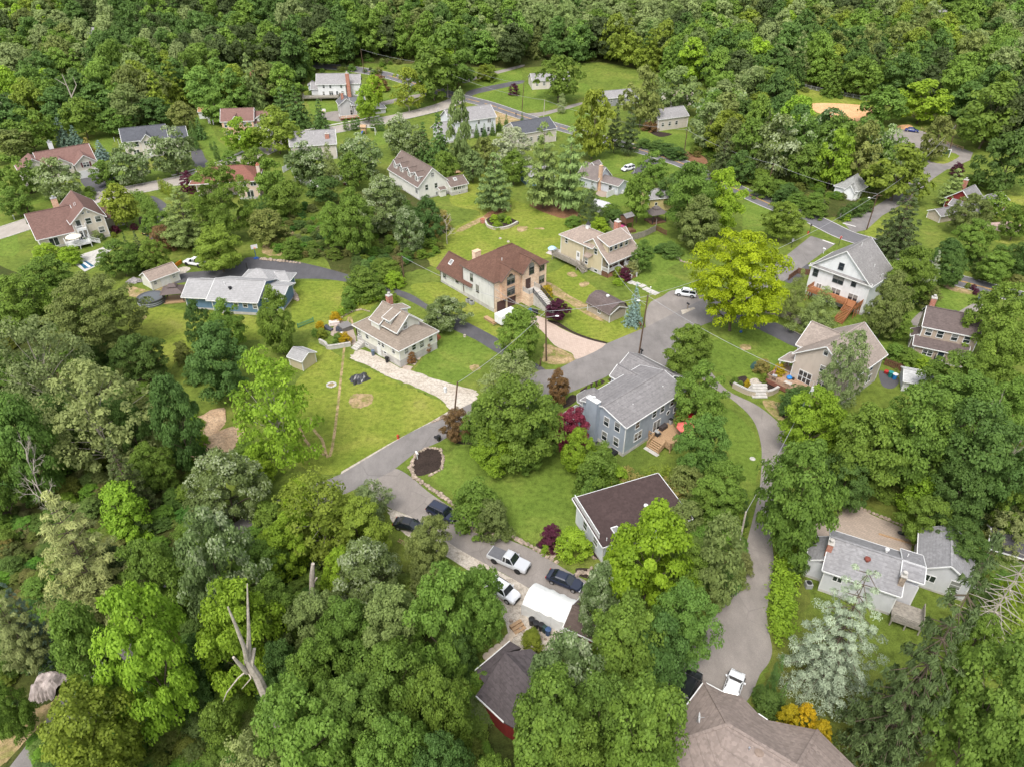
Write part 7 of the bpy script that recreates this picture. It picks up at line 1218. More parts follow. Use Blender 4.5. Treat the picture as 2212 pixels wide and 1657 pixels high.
def bare(seed, nl=0, mat=None, n0=9, spread=.9):
    rng = np.random.default_rng(seed); mb = MB()
    def grow(p, d, L, r, dep):
        q = p+d*L; mb.tube(p, q, r, r*.62, 5, False)
        if dep == 0: return
        for _ in range(3 if dep > 1 else 4):
            nd = (d+Vector(rng.normal(size=3))*.55*spread); nd.z += .12; nd.normalize(); grow(p+d*L*rng.uniform(.45, 1.0), nd, L*rng.uniform(.5, .8), r*.55, dep-1)
    P = Vector((0, 0, -.05)); d = Vector((0, 0, 1))
    for i in range(5):
        q = P+Vector((rng.normal()*.02, rng.normal()*.02, .19)); mb.tube(P, q, .018*(1-i*.16), .018*(1-(i+1)*.16), 6, False)
        if i >= 1:
            for _ in range(n0//4): a = rng.uniform(0, 6.28); grow(P.lerp(q, rng.uniform(.2, 1)), Vector((math.cos(a)*.8, math.sin(a)*.8, .55)).normalized(), .2*rng.uniform(.7, 1.2), .008, 3)
        P = q
    return None, mb.mesh('trunk', mat or M['palebark'], True)
dome = lambda t: max(.15, math.sqrt(max(0, 1-(t*.98)**2.2)))
egg = lambda t: max(.1, math.sin(math.pi*(t*.8+.2))**.8 if t < .98 else .1)
col_ = lambda t: max(.12, (1-t**2.2)**.6)*(.75+.25*min(1, t*4))
PR = {}
def protos():
    PR['maple'] = [broad(i, 105, 170, .098, .034, lob=.2, mind=.085) for i in (1, 2, 3, 4)]; PR['maple_far'] = [broad(10+i, 60, 80, .125, .062, mind=.1, lob=.2) for i in range(4)]
    PR['maple_big'] = [broad(110+i, 190, 200, .074, .0225, lob=.22, mind=.06) for i in range(3)]
    PR['tall'] = [broad(20+i, 100, 165, .1, .036, .1, egg, mind=.085) for i in range(3)]; PR['tall_far'] = [broad(25+i, 60, 80, .125, .062, .1, egg, lob=.2) for i in range(3)]
    PR['airy'] = [broad(30+i, 130, 62, .085, .034, .1, None, 'leaf', True, trunk=M['palebark'], lob=.24, mind=.07) for i in range(3)]; PR['airy_far'] = [broad(35+i, 75, 50, .1, .055, .12, None, 'leaf', True, trunk=M['palebark'], lob=.22) for i in range(2)]
    PR['silver'] = [broad(40+i, 105, 165, .098, .035, .1, egg, 'silverleaf', lob=.2, mind=.085) for i in range(2)]; PR['silver_far'] = [broad(45+i, 65, 80, .125, .058, .1, egg, 'silverleaf') for i in range(2)]
    PR['pine'] = [pine(50+i, 12, .1, 74, .05, .22, -.12, .62, nb=10, rc=.09) for i in range(2)]; PR['pine_far'] = [pine(54, 9, .1, 40, .085, .26, -.1, .6, nb=8, rc=.11)]
    PR['spruce'] = [pine(60+i, 17, .03, 60, .036, .3, .28, .9, nb=12, rc=.062, flat=.5) for i in range(2)]; PR['spruce_far'] = [pine(64, 12, .03, 34, .075, .34, .22, .85, nb=9, rc=.085, flat=.5)]
    PR['cedar'] = [pine(70, 12, .04, 120, .022, .34, .3, .36, nb=12, rc=.078, flat=.42, top=.34)]
    PR['juniper'] = [broad(75+i, 120, 120, .08, .03, .04, lambda t: max(.1, (1-t)**.7), 'needle', asp=.4, lob=.2, mind=.06) for i in range(2)]
    PR['column'] = [broad(80+i, 75, 80, .15, .05, .02, col_, 'needle', asp=.5, lob=.03, mind=.08) for i in range(2)]
    PR['shrub'] = [broad(90+i, 85, 80, .12, .05, .03, dome, lob=.12, mind=.08) for i in range(3)]; PR['ball'] = [broad(95, 110, 90, .09, .04, .02, dome, lob=.02, mind=.07)]
    PR['bare'] = [bare(100), bare(101)]; PR['deadpine'] = [(None, pine(105, 16, .06, 1, .01, .3, .1, .7, nb=13)[1])]
    PR['deadpine'][0][1].materials[0] = M['palebark']
    for k in ('pine', 'spruce', 'cedar'): pass
protos()
COL = dict(g1=(.088,.138,.022), g2=(.056,.098,.022), g3=(.135,.205,.018), g4=(.135,.165,.062), g5=(.17,.26,.012), y=(.30,.335,.012), yg=(.19,.235,.02), r=(.095,.02,.026), rb=(.13,.075,.03), rr=(.19,.03,.035), b=(.135,.185,.165), bs=(.085,.12,.085), s=(.112,.148,.048), o=(.105,.125,.035), pi=(.105,.14,.04), ds=(.045,.062,.02), po=(.15,.165,.06), gc=(.082,.138,.026), tn=(.20,.17,.05), gy=(.20,.225,.15), gold=(.42,.30,.015))
COL = {k: (v[0]*(1.72 if k not in ('y','gold','g5','yg','r','rr') else 1.1)*.98, v[1]*(1.75 if k not in ('y','gold','g5','yg','r','rr') else 1.16), v[2]*(1.7 if k not in ('y','gold') else 1.0)) for k, v in COL.items()}
CN = dict(g1='mid-green', g2='dark green', g3='bright green', g4='pale green', g5='lime green', y='golden yellow', yg='yellow-green', r='maroon', rb='bronze-green', rr='red', b='blue-grey', bs='bluish dark', s='silvery green', o='olive green', pi='blue-green', ds='blackish green', po='pale olive', gc='cool green', tn='tan and green', gy='grey-green', gold='orange-yellow')
KN = dict(maple=('broadleaf_tree','round-crowned tree','tree'), tall=('broadleaf_tree','oval-crowned tree','tree'), airy=('airy_tree','open-crowned tree','tree'), silver=('silver_leaved_tree','tree with pale-tipped leaves','tree'), pine=('pine_tree','layered pine','tree'), spruce=('spruce_tree','pointed spruce','tree'), cedar=('cedar_tree','drooping cedar','tree'), juniper=('juniper_tree','ragged cone-shaped juniper','tree'), column=('columnar_conifer','narrow columnar conifer','shrub'), shrub=('shrub','leafy shrub','shrub'), ball=('rounded_shrub','neat rounded shrub','shrub'), bare=('bare_tree','leafless pale tree','tree'), deadpine=('dead_conifer','dead bare-branched conifer','tree'))
LM = [(t, G((x, y)).to_2d()) for t, x, y in (('the blue-grey house',1370,930),('the brick-fronted house',1060,650),('the beige porch house',1290,560),('the tall white house',1830,640),('the tan flag house',1800,800),('the cream bungalow',850,760),('the slate-blue ranch house',520,660),('the tan pool house',130,520),('the cream garage house',130,365),('the slate-roofed house',320,300),('the tan brick house',510,270),('the hip-roofed house',490,420),('the saltbox house',680,310),('the far white house',730,200),('the small grey house',770,240),('the roadside white house',1000,255),('the dormer house',890,410),('the stone-chimney cottage',1310,400),('the white cottage',1825,425),('the red cottage',2110,440),('the taupe house',2030,740),('the flat-roofed house',1400,1140),('the grey-roofed white house',1900,1215),('the foreground taupe roof',1640,1600),('the red cabin',1110,1480),('the white tent',1190,1320),('the silver pickup truck',1100,1205),('the fire pit',716,832),('the wood-chip heaps',455,940),('the leaning dead trunk',550,1450),('the grey boulder',107,1495),('the clay infield',1830,240),('the car park sign',2035,330),('the road junction',1800,500),('the island flower bed',1085,485),('the yellow barn',1400,450),('the front steps',1640,855),('the lane',1660,1080),('the covered pool',330,650),('the white mailbox',900,985),('the dark mulch bed',920,1000),('the maroon ball shrub',1193,1165),('the county road bend',800,155),('the old car-port lane',410,1225),('the white cottage hedge',1880,450),('the grey paver court',1850,1130),('the gazebo on the fence line',1410,480))]
TREES = []; SEEN = {}
def label_for(kind, cn, w, P):
    sz = 'small' if w < 5 else ('big' if w > 13 else ''); d = sorted(LM, key=lambda l: (l[1]-Vector(P[:2])).length)[0]; v = Vector(P[:2])-d[1]; L = v.length
    rel = 'beside' if L < 8 else ('behind' if v.y > abs(v.x) else 'in front of' if -v.y > abs(v.x) else ('to the right of' if v.x > 0 else 'to the left of'))
    return ' '.join(x for x in (sz, cn, KN[kind][1], rel, d[0]) if x), L
def tree(kind, cx, top, base, w, c, k='P', group=None, label=None, x_at_base=False):
    bx = cx
    for _ in range(3):
        P = G((bx, base)); zt = ztop(P.y, top)-P.z; pm = proj(P+Vector((0, 0, zt*.55)))
        if x_at_base: break
        bx += cx-pm[0]
    wm = w*.9*depth(P+Vector((0, 0, zt*.5)))/FOC; zt = max(zt, .4); place(kind, P, wm, zt, c, group, label)
def place(kind, P, wm, hm, c, group=None, label=None, proto=None):
    far = depth(P) > 185 and kind+'_far' in PR; L = PR[kind+'_far' if far else 'maple_big' if kind in ('maple', 'tall') and wm > 12.5 else kind]; cm, tm = random.choice(L); TREES.append((P.x, P.y, wm))
    name, _, cat = KN[kind]; r = empty(name, P, random.uniform(0, 6.28)); r.scale = (wm, wm, hm); q = COL[c]; j = random.uniform(.88, 1.14); hue = random.uniform(.92, 1.08)
    r['category'] = cat
    if label: r['label'] = label
    else:
        lb, d = label_for(kind, CN[c] if kind not in ('bare', 'deadpine') else '', wm, P); SEEN.setdefault(lb, []).append((d, r))
    if group: r['group'] = group
    if cm:
        o = link(bpy.data.objects.new('crown', cm), r); o.color = (q[0]*j*hue, q[1]*j, q[2]*j/hue, 1)
    if kind not in ('shrub', 'ball', 'column') and (hm*FOC/depth(P) > 40): o = link(bpy.data.objects.new('trunk', tm), r)
    return r
TX = """airy,207,793,1010,215,g4;airy,85,690,900,180,g4;maple,202,600,770,188,o;tall,187,733,805,58,g2;maple,302,728,830,105,g2;tall,381,806,1012,116,g2;tall,428,650,760,62,g2;maple,470,708,862,142,g2;tall,490,648,760,80,g1
tall,597,622,765,88,g1;airy,592,765,1003,196,g3;silver,483,978,1125,158,s;tall,50,850,1080,140,gc;bare,82,975,1130,140,g1;spruce,265,945,1115,140,ds;shrub,268,1050,1150,110,g3;pine,172,1075,1335,225,po;spruce,52,1262,1415,105,bs;pine,15,1240,1440,120,po;maple,337,1170,1335,140,g1
maple,322,1285,1570,190,g3;tall,182,1305,1510,140,g1;silver,472,1100,1340,160,s;maple,515,1275,1488,185,g3;maple,205,1512,1700,215,yg;maple,15,1480,1600,80,g1;shrub,477,1525,1615,88,g1;maple,655,1500,1710,205,g1;airy,555,1590,1720,135,g4;maple,845,1405,1580,180,g1;maple,765,1475,1660,180,gc
maple,950,1455,1630,140,g1;maple,850,1570,1740,170,g1;maple,950,1600,1760,130,g2;maple,960,1240,1450,175,g1;maple,1035,1240,1395,130,g1;maple,845,1285,1440,160,s;maple,985,1370,1475,80,g2;maple,755,1310,1450,140,g1;silver,785,1175,1320,150,s;maple,770,1085,1200,140,yg;maple,925,1128,1240,115,o;shrub,930,1222,1275,95,o;airy,690,1040,1190,195,yg;airy,800,1050,1120,100,g4
silver,1222,1372,1570,175,s;maple,1190,1485,1700,210,g1;maple,1390,1490,1720,205,g1;maple,1300,1475,1660,175,gc;maple,1245,1585,1770,160,g1;maple,1348,1315,1500,190,g1;tall,1425,1335,1490,135,g2;silver,1295,1218,1372,105,s;maple,1478,1272,1425,140,gc;tall,1408,1098,1325,212,g5;maple,1725,960,1200,172,g1;maple,1556,1008,1120,122,g1;maple,1520,902,1035,118,gc
maple,1490,705,812,112,g1;tall,1512,785,925,115,g1;maple,1600,508,715,210,y;juniper,1722,585,695,64,o;juniper,1772,622,722,110,o;tall,1922,588,732,88,o;maple,1968,538,662,110,g1;spruce,2012,545,650,66,gy;tall,2058,540,622,60,g2;maple,2165,622,790,140,g1;maple,2150,715,880,118,g1;maple,2072,768,882,126,g1
airy,1826,716,900,112,g4;maple,1755,845,990,124,g3;maple,1875,885,1065,168,g1;maple,1968,838,1060,182,g1;maple,2100,885,1095,186,g2;maple,2078,815,965,155,g1;shrub,1990,1040,1110,84,g3;tall,2195,965,1135,110,g2;bare,2112,880,1010,30,g1;bare,2135,860,1000,26,g1;bare,2190,900,1060,60,g1;cedar,1825,1232,1485,228,gy;spruce,2012,1168,1640,270,ds;deadpine,2170,1160,1425,210,g1;maple,2135,1410,1690,230,gc;shrub,2170,1330,1425,140,yg;airy,2182,1105,1185,110,po
shrub,1552,1125,1295,118,o;tall,1250,925,1022,78,g3;shrub,1290,980,1068,95,g1;maple,1112,825,1005,180,g1;airy,1105,765,885,130,g4;maple,985,885,955,62,rb;maple,1235,885,980,82,rr;tall,1206,798,872,52,rb;maple,1078,920,1010,120,g3;maple,1040,870,975,90,g1;maple,1165,870,985,110,g1;tall,1122,668,790,106,g1;silver,963,642,712,94,s;shrub,785,582,642,88,g1;shrub,1025,1045,1130,112,g1;shrub,1066,1088,1155,84,o;ball,1193,1137,1181,62,r;maple,1203,650,692,54,r;spruce,1372,616,702,56,b;shrub,1181,618,642,28,gold;tall,1388,520,588,48,gc
maple,470,494,588,114,yg;pine,395,408,535,124,pi;maple,475,356,522,126,g1;silver,122,342,434,94,s;silver,280,310,398,82,s;silver,370,278,378,94,s;maple,260,405,492,84,yg;ball,404,372,416,40,r;maple,25,340,432,82,g1;maple,32,408,470,56,g1;spruce,66,342,402,34,ds;maple,20,282,348,88,o;spruce,130,255,318,50,bs;spruce,160,272,318,42,bs;spruce,216,304,346,42,b;spruce,190,298,342,42,tn;maple,280,188,278,98,o
spruce,430,255,302,34,g2;spruce,415,262,304,30,g2;column,412,286,326,12,g2;column,422,284,326,12,g2;maple,520,258,334,64,g3;maple,595,236,334,100,yg;spruce,640,186,276,76,g2;pine,610,190,270,70,g2;ball,494,327,360,40,g1;column,466,308,350,15,g2;column,455,308,326,8,g2;maple,553,322,402,64,g1;maple,585,348,442,74,g1;silver,665,308,398,86,s;juniper,712,312,408,54,o;silver,775,292,382,94,s;silver,862,248,334,76,s;silver,897,272,348,56,s;spruce,948,246,356,70,g2;spruce,915,265,350,50,g2;tall,993,196,372,62,s;tall,1045,298,368,58,o;airy,1107,278,360,92,gy
pine,1068,332,456,98,pi;pine,1175,266,450,110,pi;pine,1232,275,455,110,pi;juniper,1278,408,485,60,ds;tall,1282,196,345,86,yg;pine,1330,225,332,44,ds;pine,1362,232,338,52,ds;tall,1388,148,276,84,o;maple,1208,124,222,90,g1;tall,935,98,218,118,g1;tall,975,52,190,120,g1;airy,880,148,242,70,yg;maple,792,188,264,56,g3;maple,808,165,234,42,g3;ball,815,163,198,54,rb;shrub,1058,141,177,34,yg;shrub,1046,141,177,34,yg;ball,1110,182,206,28,r;column,1214,204,246,22,po
silver,825,382,502,116,s;maple,765,412,555,98,g1;silver,880,447,548,68,s;tall,925,427,525,72,g2;bare,965,470,528,70,g1;shrub,632,518,556,52,g1;maple,720,440,540,80,g1;shrub,575,455,525,92,o;maple,1492,355,512,118,g1;maple,1560,366,512,100,g3;tall,1508,425,540,98,o;maple,1380,374,482,68,g1;maple,1692,438,522,84,yg;spruce,1566,288,388,76,ds;spruce,1955,390,550,138,ds;tall,1945,316,435,126,yg;tall,1805,284,408,84,g3;silver,1680,248,388,104,s;tall,1620,258,375,84,g1;maple,1910,192,272,88,g1;maple,1995,178,268,104,g3;tall,2025,252,348,60,o;maple,2140,188,322,134,g1;tall,2182,278,415,114,g2;pine,2060,366,445,66,pi;maple,2095,422,508,80,o;maple,2102,478,566,84,g1;tall,2045,515,602,64,g2;tall,1660,148,260,126,g1
maple,1745,318,405,74,g1;tall,1545,200,300,80,g1;maple,1465,150,250,90,s;tall,1580,255,355,60,o;maple,1600,330,400,60,g2;shrub,1700,400,440,60,g2;shrub,1650,380,425,60,g1;shrub,1760,420,460,50,g1;shrub,1850,300,350,60,g3;tall,1640,200,290,70,yg;maple,2150,420,480,60,g1;maple,2200,440,520,70,g1;maple,2150,545,610,80,g1;maple,2215,520,600,70,g2;shrub,1900,560,600,50,g1;maple,2010,620,672,50,o;maple,1935,670,735,60,g1;shrub,1850,745,780,40,g1;shrub,1970,765,800,52,g1;shrub,1995,775,806,40,g3;maple,1140,960,1015,70,g1;shrub,1330,1010,1060,60,g3;shrub,1480,1010,1075,80,o
maple,245,240,296,70,g1;maple,330,215,280,80,g2;maple,395,225,285,64,o;maple,60,240,330,90,g1;maple,175,215,300,80,g1;maple,470,205,268,80,g1;maple,10,215,305,90,g2;maple,225,350,402,50,g1;maple,545,280,330,60,g3;spruce,690,215,285,50,g2;maple,655,330,395,60,g1;maple,620,395,470,76,g1;maple,340,455,520,70,g1;maple,760,335,412,60,g1;maple,700,385,440,70,g2;maple,1110,330,400,60,g1;maple,1020,330,395,60,s;maple,960,330,400,56,g1;maple,1415,330,400,60,g1;maple,1455,380,450,70,g2;maple,100,560,640,110,g1;maple,40,600,720,130,g1;maple,165,640,720,90,g1;maple,260,520,598,82,g1;spruce,300,500,580,50,ds;spruce,275,505,572,40,g2;maple,330,520,590,60,g1;shrub,100,530,566,60,g3;shrub,150,535,570,50,g3;shrub,350,490,540,60,rb;maple,20,760,880,100,g1;maple,120,860,980,120,g2;tall,280,860,990,90,g2;maple,330,960,1060,90,g1;shrub,420,900,930,40,g3;maple,560,1180,1290,110,g1;maple,620,1120,1240,130,g3;maple,600,1260,1390,120,g1;maple,680,1290,1420,130,s;maple,690,1390,1530,140,g1;maple,610,1400,1520,110,g2;maple,560,1000,1050,70,g3;shrub,640,1050,1100,90,g3;shrub,580,1090,1140,80,g1;maple,430,1390,1500,100,g2;tall,250,1180,1300,90,ds;maple,-15,960,1120,110,g1;maple,420,1130,1210,90,g1;maple,740,1190,1290,90,g3;maple,1060,1640,1760,90,g1;shrub,1280,1290,1340,70,g1;shrub,1290,1300,1350,60,g3;shrub,1150,1370,1392,50,yg;maple,1480,1180,1290,110,g1;shrub,1480,1090,1150,90,o;shrub,1530,1060,1130,70,g1;maple,1640,1480,1520,30,g2;spruce,1690,1475,1530,40,g2;shrub,1660,1500,1535,60,g2;column,1675,1420,1505,26,g2;ball,1705,1525,1575,56,gold;ball,1740,1525,1580,52,gold;ball,1775,1560,1600,56,gold;maple,2080,1140,1230,110,g2;maple,2000,1080,1170,100,g1;maple,2060,1010,1140,130,g2;maple,2180,820,960,110,g1;maple,1940,930,1040,110,g1;maple,1830,985,1090,110,g2;tall,2200,1050,1180,80,g1;maple,2190,1250,1350,80,g3;maple,2110,1330,1440,90,g1;maple,2200,1560,1700,120,gc;maple,1800,890,985,100,g3;shrub,1800,1060,1100,60,g1;shrub,1730,1195,1240,50,g2;maple,1720,1090,1180,80,g1"""
for ln in TX.replace('\n', ';').split(';'):
    a = ln.split(',')
    tree(a[0], *map(float, a[1:5]), a[5])
# rows of small conifers and shrubs
for x in (835, 868, 890, 912): pass
for (k, x, t, b, w, c) in [('2', x, y-90, y, 52, 'spruce') for x, y in ((875,895),(925,890),(978,880),(1022,850),(1068,830),(1170,820))]: tree('spruce', *Z(k, x, t), Z(k, x, b)[1], w*.334, 'g2', group='young spruces by the roadside white house')
for x, y in ((30,850),(75,850),(105,840),(205,850),(235,850),(262,850)): p = Z('2', x, y); tree('column', p[0], p[1]-26, p[1], 16, 'g2', group='conifer row behind the play set', label='narrow dark conifer in the row behind the wooden play set')
for i in range(8): p = Z('j', 515+i*32, 905-abs(i-4)*6); tree('column', p[0], p[1]-34, p[1], 13, 'g2', group='conifer screen by the hip-roofed house', label='narrow dark conifer in the screen below the hip-roofed house')
for i in range(9): p = Z('i', 1085+i*17, 690+i*9); tree('column', p[0], p[1]-30, p[1], 13, 'yg', group='clipped conifers by the street bend', label='clipped bright conifer in the row at the dark driveway bend')
for x, y in ((1560,1650),(1588,1600),(1612,1570),(1640,1560)): p = Z('5', x, y); tree('column', p[0], p[1]-46, p[1]+6, 30, 'gc', group='dwarf conifers by the patio')
for x, y, c in ((1380,320,'r'),): pass
for k, x, y, w, h, c in (('5',1790,130,24,18,'yg'),('5',1835,150,32,22,'r'),('5',545,610,26,20,'rb'),('5',450,680,26,18,'rb'),('5',250,270,40,26,'g1'),('5',330,290,30,18,'yg'),('5',130,270,56,30,'g1'),('5',60,300,50,30,'g1'),('5',40,350,34,22,'g1'),('5',20,560,30,20,'gold'),('4',2170,420,26,18,'gold'),('4',2070,470,22,14,'gold'),('4',2080,520,26,16,'yg'),('4',2190,560,30,18,'g1'),('4',2040,510,20,12,'g1'),('5',1880,110,30,22,'po'),('c',445,610,9,7,'g3'),('c',510,578,9,7,'g3'),('c',580,545,9,7,'g3'),('d',510,1010,34,26,'gold'),('d',320,1060,20,14,'yg'),('d',300,960,34,28,'tn'),('d',700,1460,66,50,'g2'),('d',820,1420,60,44,'g2'),('d',-60,1080,16,10,'g1'),('d',10,1130,16,10,'g1'),('d',100,1120,14,12,'gold'),('b',1290,870,26,24,'po'),('b',920,1230,20,10,'yg'),('b',1090,1020,26,10,'g3'),('2',990,1430,22,12,'g3'),('2',1040,1425,26,12,'g1'),('2',1080,1435,20,10,'g3'),('2',1010,1470,26,10,'g3'),('8',1325,270,22,16,'g3'),('8',1240,820,30,18,'yg'),('1',580,1260,24,16,'g1'),('1',575,1290,24,14,'g1'),('1',725,1210,26,12,'g1'),('1',950,1440,18,12,'g1'),('1',970,1415,14,8,'g1'),('1',625,1550,22,18,'po'),('1',660,1545,14,10,'g2'),('1',735,1530,12,8,'yg'),('1',590,1565,12,9,'g2'),('1',555,1570,12,10,'g2'),('1',200,1240,20,14,'r'),('1',160,1370,16,14,'r'),('1',865,1480,18,10,'r'),('1',745,1500,22,12,'r'),('2',2050,970,50,18,'g2'),('2',2110,995,50,20,'g2'),('2',2170,1020,50,20,'g2'),('2',1960,945,40,14,'g2'),('2',2000,840,36,16,'rb'),('3',500,1180,60,26,'g1'),('3',620,1260,60,28,'g1'),('3',740,1330,60,26,'g1'),('3',860,1390,60,26,'g1'),('3',1050,1410,36,20,'g2'),('3',1110,1390,40,24,'g2'),('3',1180,1360,40,24,'g2'),('3',1060,1420,22,12,'g3'),('3',1980,1420,16,12,'g2'),('3',1900,1200,60,20,'g1'),('3',1780,1130,30,24,'r'),('p',770,75,12,8,'yg'),('p',820,90,12,8,'r'),('p',845,130,14,9,'r'),('p',120,720,46,30,'g1'),('p',230,760,50,30,'g1'),('p',350,820,54,30,'g3'),('8',1500,262,84,40,'g3'),('q',215,520,20,16,'rb'),('q',290,170,30,34,'g1'),('q',330,160,20,30,'g3'),('5',1690,1380,60,54,'g1'),('5',1720,1500,50,50,'g3'),('5',1620,1400,60,50,'g1'),('4',350,340,60,40,'g3'),('4',220,420,60,40,'g2'),('4',1640,1330,60,30,'g3'),('4',1300,1230,40,30,'g3'),('4',1580,1290,50,26,'g1'),('4',680,690,60,36,'g2'),('4',1180,680,40,40,'o'),('4',1260,800,60,40,'g2'),('5',310,150,60,36,'g1'),('5',250,120,50,30,'g1'),('5',340,190,50,28,'g3'),('2',470,1600,60,40,'g1'),('2',560,1560,50,40,'tn'),('2',650,1480,40,40,'tn'),('n',340,600,50,26,'g2'),('n',310,570,50,30,'g1'),('n',230,650,40,24,'g3'),('n',30,610,40,16,'g1'),('n',760,830,60,20,'g2'),('n',700,810,40,14,'g2')):
    p = Z(k, x, y); tree('shrub', p[0], p[1]-h, p[1]+3, w, c)
# hedges, bamboo
def hedge(name, label, pts, w, h, c, key='P', rough=.25, nl=420, leaf=.3, cat='hedge', mat='leaf', asp=.7):
    rng = np.random.default_rng(len(label)); P = resample(wp(pts, key), .45); cen = []; rad = []
    for p in P:
        for _ in range(max(2, int(w*h*1.3))): cen.append([p.x+rng.uniform(-.42, .42)*w, p.y+rng.uniform(-.42, .42)*w, terr(p.y)+rng.uniform(.12, .86)*h]); rad.append(rng.uniform(.7, 1.2)*(rough+.25))
    C, Nn, T = clumps(rng, np.array(cen), np.array(rad), max(8, int(nl/30)), .9, .4, ctr=(P[0].x, P[0].y, -5)); me = leaf_mesh(name, C, Nn, T, leaf, asp, M[mat], rng)
    o = tag(link(bpy.data.objects.new(name, me)), label, cat); o.color = (*COL[c], 1); return o
hedge('hedge', 'tall bright lime hedge along the lane by the white house', [(1700,1215),(1690,1270),(1685,1330),(1690,1385)], 3.4, 2.6, 'g3')
hedge('hedge', 'rounded clipped hedge curving along the dark driveway', [('1',880,1280),('1',940,1330),('1',980,1380)], 4.2, 2.2, 'g1', leaf=.34)
hedge('bamboo_thicket', 'tan and green bamboo thicket behind the flat-roofed house', [('5',1790,1500),('5',1900,1560),('5',2020,1590),('5',2160,1560)], 5.0, 3.2, 'tn', leaf=.55, asp=.25, nl=520, cat='thicket')
hedge('bamboo_thicket', 'taller green end of the bamboo beside the deck', [('5',2020,1470),('5',2140,1480)], 4.0, 3.0, 'yg', leaf=.5, asp=.25, cat='thicket')
hedge('hedge', 'shaggy green hedge between the blue house lawn and garden terrace', [('5',-20,400),('5',60,330),('5',130,310),('5',230,300)], 2.2, 1.6, 'g3')
hedge('hedge', 'low green hedge beside the county road bank', [('2',1950,950),('2',2100,1000),('2',2209,1040)], 2.2, 1.4, 'g2', leaf=.35)
hedge('hedge', 'scrubby green hedge above the top of the dark driveway', [('4',1300,10),('1',1480,1610),('1',1330,1600),('1',1180,1560)], 3.5, 2.2, 'g1', leaf=.4)
hedge('ivy_bank', 'low ivy bank beside the grey boulder', [('7',230,960),('7',330,930),('7',380,1020)], 5, .8, 'g2', leaf=.3, cat='ground cover')
# snags
def snag(label, pts_list, key, hfun, name='dead_tree'):
    mb = MB()
    for pts in pts_list: 
        for a, b in zip(pts, pts[1:]): mb.tube(a[0], b[0], a[1], b[1], 8, True)
    return tag(mb.obj(name, M['palebark'], smooth=True), label, 'dead tree')
B = g('7', 1830, 1430); up = lambda x, y, dy=0: (lambda v: v*((B.y+dy)/v.y)+Vector((0, 0, CAMH)))(ray(Z('7', x, y)))
T0 = up(1600, 970); T1 = up(1610, 900, .3)
snag('leaning dead trunk with two bare forked limbs above the bright maples', [[(B-Vector((0,0,.5)), .6), (up(1740,1240), .5), (up(1670,1080), .42), (T0, .33), (T1, .25), (up(1610,780,.5), .17), (up(1605,640,.7), .12), (up(1600,470,.8), .05)], [(T0, .28), (up(1580,880,-.4), .2), (up(1530,750,-.8), .15), (up(1475,620,-1), .07)], [(up(1625,1000), .26), (up(1645,890,.6), .16)], [(up(1600,1040), .28), (up(1560,1000,-.6), .2), (up(1510,945,-1), .12)], [(up(1600,1030), .1), (up(1540,1080,-.8), .08), (up(1470,1170,-1), .06), (up(1440,1240,-1), .03)], [(up(1605,1040), .09), (up(1625,1080,-.5), .06), (up(1565,1150,-.8), .03)]], '7', None)
B = g('7', 2020, 700); snag('broken pale trunk standing among the silvery trees', [[(B, .4), (up(2020,620), .38), (up(2020,420), .32), (up(2025,340), .2)], [(up(2022,470), .2), (up(2050,430), .1)]], '7', None)
for k_, (bx, by, tx, ty, l_) in enumerate([('1',0,0,0,0)] and [(510,780,400,480,'tall bare trunk left of the blue spruces in the wood'), (640,570,590,430,'thin bare trunk behind the olive tree in the wood'), (225,600,200,420,'leaning bare trunk at the left of the wood'), (930,560,880,430,'forked bare trunk in the middle of the wood')]):
    B = g('1', bx, by+60); Zt = B+Vector((0, 0, 1)); up1 = lambda x, y: (lambda v: v*(B.y/v.y)+Vector((0, 0, CAMH)))(ray(Z('1', x, y)))
    mx, my = (bx+tx)/2, (by+ty)/2; snag(l_, [[(B, .35), (up1(bx, by), .33), (up1(mx+8, my), .26), (up1(tx, ty), .08)], [(up1(mx+8, my), .2), (up1(mx+40, (my+ty)/2), .13), (up1(tx+70, ty+20), .05)], [(up1((mx+tx)/2, (my+ty)/2), .12), (up1(tx-45, ty+30), .04)]], '1', None)
# forest: the nearest crowns are trees of their own, the far mass is one object
def inpoly(p, poly):
    c = False; n = len(poly)
    for i in range(n):
        (x1, y1), (x2, y2) = poly[i], poly[i-1]
        if (y1 > p[1]) != (y2 > p[1]) and p[0] < (x2-x1)*(p[1]-y1)/(y2-y1)+x1: c = not c
    return c
zone = [(-300,285),(-20,290),(60,300),(130,285),(220,272),(300,268),(420,258),(470,250),(560,240),(640,228),(655,165),(760,140),(830,120),(900,135),(1010,140),(1100,148),(1180,130),(1300,145),(1390,150),(1450,180),(1560,200),(1640,195),(1700,190),(1850,222),(1960,215),(2000,230),(2110,280),(2130,330),(2230,345),(2500,340),(2400,-60),(-200,-60)]
mid = [(1520,330),(1600,345),(1760,430),(1810,470),(1880,430),(1900,390),(1830,330),(1750,290),(1640,250),(1540,250)]
HO = [(o.location.x, o.location.y) for o in bpy.data.objects if o.type == 'EMPTY' and o.get('category') in ('house', 'shed')]
rr = random.Random(5); pts = []; grid = {}
def far_ok(x, y, d):
    gx, gy = int(x//8), int(y//8)
    for i in range(gx-2, gx+3):
        for j in range(gy-2, gy+3):
            for q in grid.get((i, j), ()):
                if (q[0]-x)**2+(q[1]-y)**2 < d*d: return False
    return True
for x, y, w_ in TREES: grid.setdefault((int(x//8), int(y//8)), []).append((x, y))
zy = [G(p) for p in [(0, 250)]]
